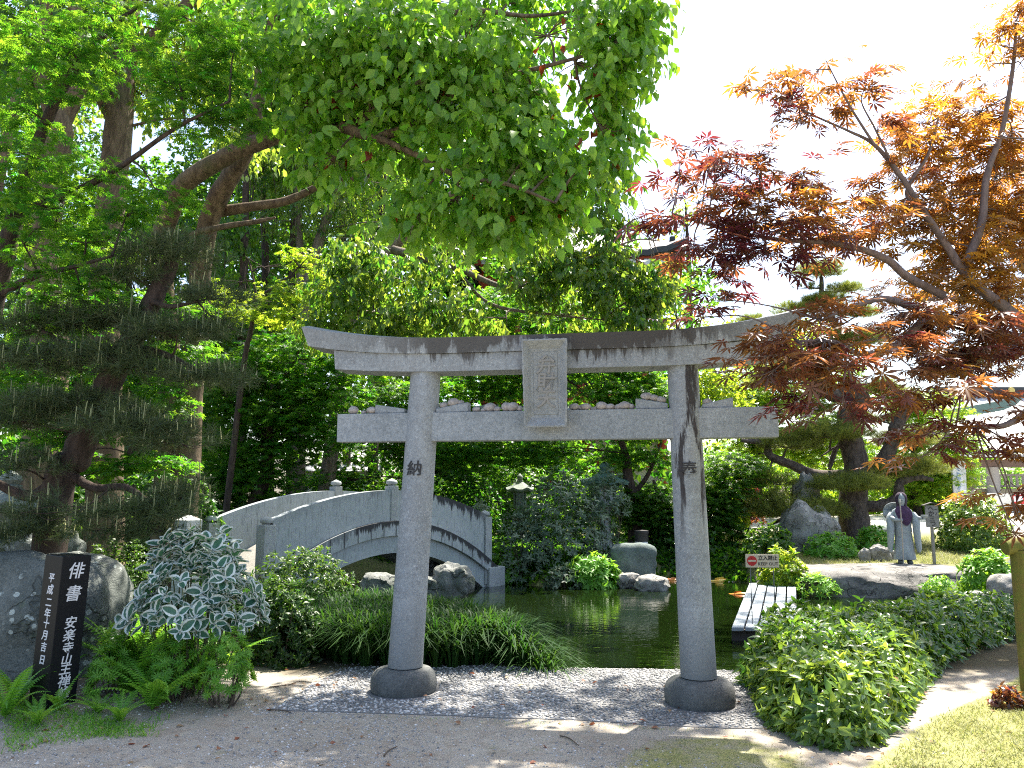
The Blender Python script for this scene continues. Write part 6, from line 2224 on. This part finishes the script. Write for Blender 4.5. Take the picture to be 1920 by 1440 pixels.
dome_shrub('rounded dark evergreen shrub on the near bank in front of the bridge', 565, 1030, 1140, 105, 9.4, 900, 6, .055, T_HEDGE, L_AZAL, 310, .45)
dome_shrub('leafy dark shrub at the path edge right of the striped shrub', 520, 1095, 1230, 75, 7.6, 800, 6, .06, T_HEDGE, L_AZAL, 312, .3)
dome_shrub('small leaved bush behind the black stone post', 215, 1015, 1170, 75, 7.3, 1100, 6, .038, T_SMALL, L_AZAL, 314, .45)
dome_shrub('low bush in the shade between boulder and striped shrub', 270, 1140, 1220, 60, 7.6, 500, 6, .05, T_HEDGE, L_AZAL, 316, .3)
dome_shrub('clipped azalea dome on the grass right of the notice board', 1830, 930, 1028, 62, 18.5, 1500, 6, .085, T_SMALL, L_HEDGE, 318, .6, dep=.75)
dome_shrub('yellow green fern leaved bush at the right of the slab', 1855, 1035, 1105, 48, 13.2, 260, 7, .13, T_LANCE, L_FERN, 320, .85, spread=1.0)
dome_shrub('grey leaved shrub leaning over the far shore left of the tall lantern', 1055, 890, 1050, 95, 17.6, 620, 7, .125, T_LANCE, L_OLIVE, 322, .5, tj=.35, spread=.8, dep=.8)
dome_shrub('upper branch tuft of the grey leaved shrub, against the dark hall', 1140, 875, 960, 40, 17.8, 170, 7, .12, T_LANCE, L_OLIVE, 324, .4, tj=.3, spread=.8)
dome_shrub('low grey leaved shrub at the far end of the bridge', 985, 950, 1075, 60, 17.4, 330, 7, .115, T_LANCE, L_OLIVE, 326, .35, tj=.35)
dome_shrub('pale leaved twig tuft just behind the right bridge post', 903, 935, 975, 14, 17.2, 40, 7, .11, T_LANCE, L_OLIVE, 328, .9, spread=.8)
dome_shrub('bright fern like bush overhanging the water at the far shore', 1112, 1040, 1095, 48, 16.4, 240, 8, .15, T_LANCE, L_FERN, 330, .6, spread=1.0)
dome_shrub('brownish low plants at the waterline left of the bright fern bush', 1062, 1062, 1100, 36, 16.3, 170, 6, .10, T_SMALL, L_OLIVE, 332, .5, tj=.3)
dome_shrub('dark evergreen bush under the wood left of the far bridge rail', 870, 890, 985, 70, 20, 800, 6, .10, T_SMALL, L_DEEP, 334, .2)
dome_shrub('yellow green plant at the right foot of the bridge', 945, 1020, 1095, 32, 17.3, 170, 6, .11, T_SMALL, L_FERN, 336, .7, tj=.3)
dome_shrub('pale flowered leafy plant behind the keep out sign', 1470, 1030, 1100, 42, 15.2, 240, 6, .11, T_SMALL, L_YELL, 338, .6, tj=.3)
dome_shrub('tufted plant at the foot of the slab left of the sunlit rock', 1530, 1075, 1112, 40, 14.8, 160, 6, .085, T_LANCE, L_FERN, 340, .8, tj=.3)
dome_shrub('small tufted plant at the middle of the slab foot', 1760, 1082, 1112, 30, 14.3, 120, 6, .085, T_LANCE, L_FERN, 342, .85, tj=.3)
dome_shrub('dark bush under the cracked white rock', 1440, 985, 1050, 52, 17.6, 420, 6, .10, T_SMALL, L_DEEP, 344, .6)
dome_shrub('low ferny plants between white rock and pine trunk', 1560, 1000, 1045, 48, 17.6, 280, 7, .11, T_LANCE, L_FERN, 346, .45, spread=1.0)
dome_shrub('low ferns at the right foot of the pine trunk', 1640, 990, 1035, 36, 18.4, 200, 7, .12, T_LANCE, L_FERN, 348, .35, spread=1.0)
dome_shrub('clipped bush with reddish shoots between right pillar and pine', 1395, 905, 975, 34, 21, 340, 6, .09, T_SMALL, L_PURP, 350, .15)
dome_shrub('round light green bush beneath the pine branch', 1372, 930, 985, 30, 19.5, 300, 6, .09, T_SMALL, L_YELL, 352, .4)
dome_shrub('broad evergreen bush at the far shore behind the right pillar base', 1300, 985, 1085, 75, 18.6, 900, 6, .10, T_SMALL, L_DEEP, 354, .25)
dome_shrub('evergreen bush at the far shore right of the tall lantern', 1225, 960, 1060, 40, 19.2, 420, 6, .10, T_SMALL, L_DEEP, 356, .3)
dome_shrub('reddish ground plant at the foot of the mossy post', 1890, 1290, 1330, 26, 6.0, 70, 6, .05, T_SMALL, L_PURP, 358, .3)
for i, (px, pt, pb, hw, d, lb) in enumerate(((620, 880, 1010, 110, 20.5, 'dark undergrowth bush in the wood left of the bridge crown'), (440, 880, 1020, 110, 17.8, 'dark undergrowth bush in the wood over the left bridge post'),
                                             (300, 880, 1040, 110, 13.5, 'dark undergrowth bush behind the dark pine'), (120, 860, 1040, 120, 12.5, 'dark undergrowth bush behind the left lantern'), (760, 880, 1000, 100, 21, 'dark undergrowth bush behind the middle bridge post'),
                                             (960, 860, 1010, 90, 22, 'dark undergrowth bush in front of the red hall'), (1100, 880, 1030, 90, 21, 'dark undergrowth bush behind the tall lantern'), (-40, 830, 1060, 130, 11.5, 'dark undergrowth bush at the far left edge'))):
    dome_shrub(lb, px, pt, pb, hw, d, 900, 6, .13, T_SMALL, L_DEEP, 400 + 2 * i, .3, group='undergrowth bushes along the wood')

for i, (px, pt, pb, hw, d, lb) in enumerate(((1380, 870, 985, 80, 26, 'light green bush behind the reddish clipped bush'), (1480, 860, 975, 80, 27, 'light green bush behind the white rocks'), (1570, 870, 970, 70, 28, 'light green bush behind the garden pine trunk'),
                                             (1660, 880, 968, 70, 28, 'light green bush behind the statue'), (1750, 885, 965, 60, 27, 'light green bush behind the notice board'))):
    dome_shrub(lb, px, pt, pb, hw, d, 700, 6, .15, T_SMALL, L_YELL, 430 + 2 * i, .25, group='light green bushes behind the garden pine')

# striped shrub
rng = np.random.default_rng(450)
P, O, b_ = dome(364, 996, 1196, 116, 6.35, 215, rng, .5)
k = P[:, 2] > b_[2] + .10
P, O = P[k], O[k]
shrub('striped_shrub', 'shrub with large dark green leaves edged in white beside the black post', 'shrub', b_, P, O, 5, .122, T_VARI, L_VARI, 451, .9, .4, .25, 40, m_stem=M_STEM)


# ferns: a crown of arching fronds, each with rows of leaflets
def fern_mesh(seed, nf=9, L=.5):
    rng = np.random.default_rng(seed)
    Vs, Ts, ti, n = [], [], [], 0
    for f in range(nf):
        a = f * 2.4 + rng.uniform(-.4, .4)
        l = L * rng.uniform(.6, 1.15)
        up0 = rng.uniform(.9, 1.35)
        t = np.linspace(0, 1, 24)
        ang = up0 - t * rng.uniform(.7, 1.7)
        st_ = l / 23
        r_ = np.concatenate([[0], np.cumsum(np.cos(ang[:-1]) * st_)])
        z_ = np.concatenate([[0], np.cumsum(np.sin(ang[:-1]) * st_)])
        c = np.stack([r_ * math.cos(a), r_ * math.sin(a), z_], 1)
        side = np.array([-math.sin(a), math.cos(a), 0])
        tw = rng.uniform(-.3, .3)
        side = side * math.cos(tw) + np.array([0, 0, math.sin(tw)])
        tn = unit(np.gradient(c, axis=0))
        w = l * .095 * np.sin(np.pi * np.clip(t * .9 + .12, 0, 1)) ** .6 * (1 - t ** 6)
        tt = rng.uniform(.2, .9)
        for s in (-1, 1):
            for i in range(2, 24):
                p = c[i]
                d = side * s * .95 + tn[i] * .3
                q = p + d * w[i] + np.array([0, 0, -w[i] * .25])
                h = tn[i] * st_ * .40
                Vs += [p - h, p + h, q + h * .35, q - h * .35]
                Ts += [(n, n + 1, n + 2), (n, n + 2, n + 3)]
                n += 4
                ti += [tt + rng.normal(0, .06)] * 4
        for i in range(23):
            h = side * .0035
            Vs += [c[i] - h, c[i] + h, c[i + 1] + h, c[i + 1] - h]
            Ts += [(n, n + 1, n + 2), (n, n + 2, n + 3)]
            n += 4
            ti += [tt] * 4
    return np_mesh('fern', np.array(Vs), np.array(Ts), {'tint': np.clip(ti, 0, 1)}, True)


fern_m = [fern_mesh(500 + i, 11 + 2 * i, .60) for i in range(4)]
for me in fern_m:
    me.materials.append(L_FERN)
FERNS = [(30, 1335, .8, 'sword fern at the left edge in front of the boulder'), (110, 1345, .45, 'sword fern at the foot of the black post, on its left'), (185, 1350, .42, 'sword fern arching across the foot of the black post'),
         (245, 1315, 1.0, 'large sword fern just right of the black post'), (175, 1270, .9, 'sword fern behind the black post, half hidden'), (290, 1300, 1.05, 'sword fern in the middle of the fern bed'), (330, 1275, .95, 'sword fern under the striped shrub'),
         (270, 1250, .95, 'sword fern deep in the bed behind the others'), (385, 1275, .8, 'small sword fern right of the middle of the bed'), (430, 1262, .85, 'sword fern at the right end of the bed by the path'), (225, 1366, .5, 'low sword fern at the path edge by the black post'),
         (10, 1360, .8, 'sword fern cut by the left edge of the picture'), (360, 1310, .7, 'small sword fern at the path edge under the striped shrub'), (140, 1230, .8, 'upright sword fern between post and boulder'),
         (285, 1345, .85, 'sword fern spreading over the path edge right of the black post'), (300, 1335, .85, 'sword fern at the front edge of the middle of the bed'), (228, 1285, 1.0, 'upright sword fern touching the right side of the black post'), (350, 1290, .9, 'sword fern in front of the striped shrub stems'), (70, 1372, .42, 'low sword fern in front of the black post, on its left')]
rng = np.random.default_rng(510)
for i, (px, py, s, lb) in enumerate(FERNS):
    p = GG(px, py - 12)
    o = link(bpy.data.objects.new('sword_fern', fern_m[i % 4]))
    o.location = (p.x, p.y, gz(p.x, p.y))
    o.rotation_euler = (0, 0, rng.uniform(0, 6))
    o.scale = (s, s, s * rng.uniform(1.0, 1.3))
    tag(o, lb, 'fern', 'sword ferns round the black post')
for i, (px, py, hw, lb) in enumerate(((425, 1235, 45, 'maple seedlings growing at the right end of the fern bed'), (215, 1240, 35, 'maple seedlings behind the black post'), (330, 1240, 40, 'maple seedlings under the striped shrub'))):
    rng = np.random.default_rng(520 + i)
    P, O, b_ = dome(px, py - 55, py + 40, hw, 6.05, 130, rng, .3)
    shrub('maple_seedlings', lb, 'seedlings', b_, P, O, 5, .055, T_STAR, L_FERN, 530 + i, 1.0, .6, .2, 14)

# lilyturf: arching blades in a dense bank
rng = np.random.default_rng(540)
LT = np.vstack([poly_px([(455, 1196), (520, 1222), (600, 1240), (680, 1252), (800, 1256), (900, 1250), (1000, 1254), (1042, 1258)]), [(.38, 7.3), (.3, 7.9), (-.2, 8.7), (-.8, 9.4), (-1.7, 10.0), (-2.6, 10.4), (-3.1, 9.6), (-3.0, 8.3)]])
lo, hi = LT.min(0), LT.max(0)
q = rng.uniform(lo, hi, (2600, 2))
q = q[poly_sd(q, LT) < -.03][:620]
nb = 44
c = np.repeat(np.column_stack([q, ground_z(q[:, 0], q[:, 1]) * .6 + .4 * np.maximum(0, ground_z(q[:, 0], q[:, 1]))]), nb, 0)
a = rng.uniform(0, 6.28, len(c))
lean = rng.uniform(.25, 1.15, len(c))
L = rng.uniform(.34, .66, len(c))
w = rng.uniform(.005, .0095, len(c))
segs = 5
t = np.linspace(0, 1, segs)
ca, sa = np.cos(a), np.sin(a)
ht = np.sin(np.linspace(0, 1, segs)[None] * (1.35 + lean[:, None] * .9)) / 1.25 * L[:, None] * (1.05 - .35 * lean[:, None])
rd = (t[None] ** 1.5) * lean[:, None] * L[:, None] * .85
base = c + np.stack([ca, sa, np.zeros_like(ca)], 1) * rng.uniform(0, .05, (len(c), 1))
cen = base[:, None] + np.stack([ca[:, None] * rd, sa[:, None] * rd, ht], -1)
side = np.stack([-sa, ca, np.zeros_like(sa)], 1)[:, None] * (w[:, None] * np.array([1, 1.1, .95, .7, .08])[None])[..., None]
V = np.stack([cen - side, cen + side], 2).reshape(len(c), segs * 2, 3)
tq = []
for i in range(segs - 1):
    tq += [(2 * i, 2 * i + 1, 2 * i + 3), (2 * i, 2 * i + 3, 2 * i + 2)]
T = np.array(tq)[None] + (np.arange(len(c)) * segs * 2)[:, None, None]
ti = np.repeat(np.clip(np.repeat(rng.uniform(.1, .7, len(q)), nb) + rng.normal(0, .2, len(c)), 0, 1), segs * 2)
tag(np_obj('lilyturf', V.reshape(-1, 3), T.reshape(-1, 3), L_GRASS, None, {'tint': ti}), 'bank of dark arching grass leaves round the left pillar', 'grass', kind='stuff')

# lawn blades, weeds along the verge
rng = np.random.default_rng(550)


def blades(name, poly, n, size, m, label, seed, fade=True, tl=.2, th=.95, kind='stuff', tpl=None):
    rng = np.random.default_rng(seed)
    poly = np.asarray(poly)
    lo, hi = poly.min(0), poly.max(0)
    q = rng.uniform(lo, hi, (n * 3, 2))
    s = poly_sd(q, poly)
    ok = (s < 0) & (rng.uniform(size=len(q)) < np.clip(-s / .12, .1, 1)) & (np.sin(q[:, 0] * 9 + np.sin(q[:, 1] * 7)) + rng.normal(0, .9, len(q)) > -.9)
    q = q[ok][:n]
    P = np.column_stack([q, ground_z(q[:, 0], q[:, 1]) - .002])
    a = rng.uniform(0, 6.28, len(q))
    d = np.stack([np.cos(a) * .7, np.sin(a) * .7, rng.uniform(.35, 1.2, len(q))], 1)
    V, T, at = scatter(tpl or T_LBLADE, P, d, rng.normal(size=P.shape) * .4 + np.array([0, 0, 1]), size * rng.uniform(.5, 1.3, len(q)), rng.uniform(tl, th, len(q)))
    return tag(np_obj(name, V, T, m, None, at), label, 'grass', kind=kind)


LAWNV = np.array([tuple(G(px, py)[:2]) for px, py in ((1540, 1475), (1650, 1425), (1700, 1380), (1760, 1340), (1850, 1300), (1930, 1262))] + [(6.5, 7.2), (6.5, 3.2)])
blades('lawn', LAWNV, 60000, .042, L_LAWN, 'short sunlit grass in the lower right corner', 551)
blades('verge_grass', EDGEL, 6000, .022, L_LAWN, 'sparse dry grass at the path edge in front of the hedge', 552, tl=.3)
blades('weeds', poly_px([(0, 1330), (120, 1345), (260, 1365), (330, 1330), (300, 1390), (150, 1400), (0, 1425)]), 4200, .05, L_FERN, 'small weeds along the foot of the fern bed', 553)
blades('moss_tufts', poly_px([(700, 1340), (900, 1348), (1100, 1356), (1380, 1370), (1300, 1376), (1000, 1362), (720, 1348)]), 1800, .02, L_FERN, 'small moss tufts along the front edge of the pebbled pad', 554, tl=.6)
far_g = np.array([(4.5, 16.6), (9.5, 16.2), (12, 18), (12, 20.5), (4.5, 21)])
blades('far_grass', far_g, 26000, .09, L_LAWN, 'patchy grass round the statue and the garden pine', 555)
bank = np.array([(-1, 17.8), (.3, 16.8), (1.2, 16.4), (1.9, 17.3), (3, 17.9), (4.2, 17.6), (5.0, 17), (5, 21), (-5, 21), (-4.4, 18.4), (-2.2, 18.5)])
blades('far_bank_cover', bank, 26000, .16, L_DEEP, 'dark low growth covering the far bank', 556, tl=0, th=.6, tpl=T_SMALL)
nbank = np.array([(-9, 6.4), (-2.9, 6.7), (-2.9, 8.2), (-3.3, 9.8), (-3.2, 11.2), (-4.2, 12.6), (-5.2, 14.5), (-6, 17), (-14, 17), (-14, 8)])
blades('bank_cover', nbank, 34000, .15, L_DEEP, 'dark low growth covering the bank under the trees at the left', 557, tl=0, th=.5, tpl=T_SMALL)

# fallen leaves and twigs on the path
rng = np.random.default_rng(560)
q = np.column_stack([rng.uniform(-3.2, 4.2, 360), rng.uniform(3.6, 8.2, 360)])
q = q[(poly_sd(q, POND) > .15) & (poly_sd(q, h1) > 0) & (poly_sd(q, h2) > 0)]
a = rng.uniform(0, 6.28, len(q))
onpad = poly_sd(q, PADP) < 0
P = np.column_stack([q, ground_z(q[:, 0], q[:, 1]) + .006 + onpad * .018])
d = np.stack([np.cos(a), np.sin(a), rng.normal(0, .2, len(q))], 1)
V, T, at = scatter(T_OVATE, P, d, np.tile([0, 0, 1.0], (len(q), 1)) + rng.normal(0, .35, (len(q), 3)), rng.uniform(.018, .055, len(q)), rng.beta(.7, 1.1, len(q)))
tag(np_obj('leaf_litter', V, T, L_DRY, None, at), 'dry brown and red leaves scattered over the path and pad', 'leaves', kind='stuff')
for i, (pts, lb) in enumerate((([(505, 1288), (540, 1284), (560, 1278), (585, 1280)], 'forked twig lying on the soil left of the pebbled pad'), ([(500, 1332), (530, 1334), (545, 1338)], 'short straight twig at the left corner of the pebbled pad'),
                               ([(720, 1420), (728, 1410), (745, 1402)], 'curved black twig on the path in front of the left pillar'), ([(1050, 1382), (1066, 1386), (1085, 1400)], 'bent twig on the path in front of the pad'))):
    tb = Tubes()
    pp = [G(x, y) for x, y in pts]
    for p_ in pp:
        p_.z = gz(p_.x, p_.y) + .008
    tb.add([p_ - pp[0] for p_ in pp], [.005, .003], 6, 4)
    o = tb.obj('twig', M_TWIG)
    o.location = pp[0]
    tag(o, lb, 'twig')

# ------------------------------------------------------------------ koi at the surface
M_KOI = []
for nme, a_, b2 in (('orange_koi_skin', (.75, .20, .015), (.70, .30, .03)), ('golden_koi_skin', (.75, .42, .04), (.80, .55, .12)), ('white_and_orange_koi_skin', (.80, .72, .62), (.75, .18, .02))):
    m, nt, out = new_mat(nme)
    k = ramp(nt, noise_n(nt, coords(nt), 5, 2), .46, .54)
    finish(nt, out, mixc(nt, k, a_, b2), .3, None, spec=.5)
    M_KOI.append(m)


def koi(loc, rz, L, m, label):
    bm = bmesh.new()
    rings = []
    for t_, w_, h_ in ((0, .02, .02), (.05, .05, .05), (.15, .085, .085), (.32, .105, .11), (.5, .095, .10), (.7, .06, .065), (.85, .03, .04), (.92, .02, .03)):
        rings.append([Vector((t_ - .5, .05 * math.sin(t_ * 4) + w_ * math.cos(a), h_ * math.sin(a))) for a in [2 * math.pi * i / 12 for i in range(12)]])
    add_rings(bm, rings)
    yb = .05 * math.sin(.92 * 4)
    for s in (-1, 1):     # tail, dorsal and side fins as thin wedges
        add_rings(bm, [[Vector((.40, yb, -.03)), Vector((.40, yb + .006, 0)), Vector((.40, yb, .03))], [Vector((.58, yb + s * .09, -.02)), Vector((.58, yb + s * .09 + .004, 0)), Vector((.58, yb + s * .09, .02))]])
        add_rings(bm, [[Vector((-.2, s * .08, -.02)), Vector((-.2, s * .08, -.005)), Vector((-.14, s * .08, -.012))], [Vector((-.1, s * .19, -.03)), Vector((-.1, s * .19, -.025)), Vector((-.05, s * .17, -.028))]])
    add_rings(bm, [[Vector((-.12, -.004, .09)), Vector((-.12, .012, .09)), Vector((-.06, .008, .16))], [Vector((.2, .02, .08)), Vector((.2, .034, .08)), Vector((.18, .03, .12))]])
    bmesh.ops.scale(bm, vec=(L, L, L), verts=bm.verts)
    o = bm_obj('koi', bm, m, None, 60)
    o.location = loc
    o.rotation_euler = (0, 0, rz)
    return tag(o, label, 'fish', 'koi at the pond surface')


rng = np.random.default_rng(570)
KOI = [(1386, 1114, .45, 0, 2.9, 'lone orange koi left of the plank stage'), (1235, 1084, .6, 0, .1, 'orange koi beside the flat stone at the far shore'), (1250, 1079, .55, 2, .2, 'white patched koi just behind the orange one at the flat stone'),
       (1268, 1082, .65, 1, 3.0, 'golden koi at the left edge of the right pillar'), (1213, 1077, .5, 1, .3, 'small golden koi furthest left, behind the flat stone'), (1340, 1084, .65, 2, .1, 'white koi just right of the right pillar'), (1352, 1090, .7, 1, 3.1, 'golden koi nearest the camera in the right group'),
       (1368, 1085, .6, 1, .2, 'golden koi in the middle of the right group'), (1358, 1081, .6, 0, 3.2, 'dark orange koi furthest back in the right group'), (1384, 1091, .5, 2, 0, 'pale koi at the right end of the right group'), (1402, 1088, .5, 1, .1, 'golden koi near the far end of the plank stage'),
       (1425, 1090, .6, 0, 3.0, 'orange koi behind the far end of the planks'), (1262, 1088, .5, 0, .0, 'bright orange koi nearest the camera at the left of the right pillar')]
for px, py, L, mi, rz_, lb in KOI:
    p = G(px, py, WATER)
    koi((p.x, p.y, WATER - .012), rz_, L, M_KOI[mi], lb)
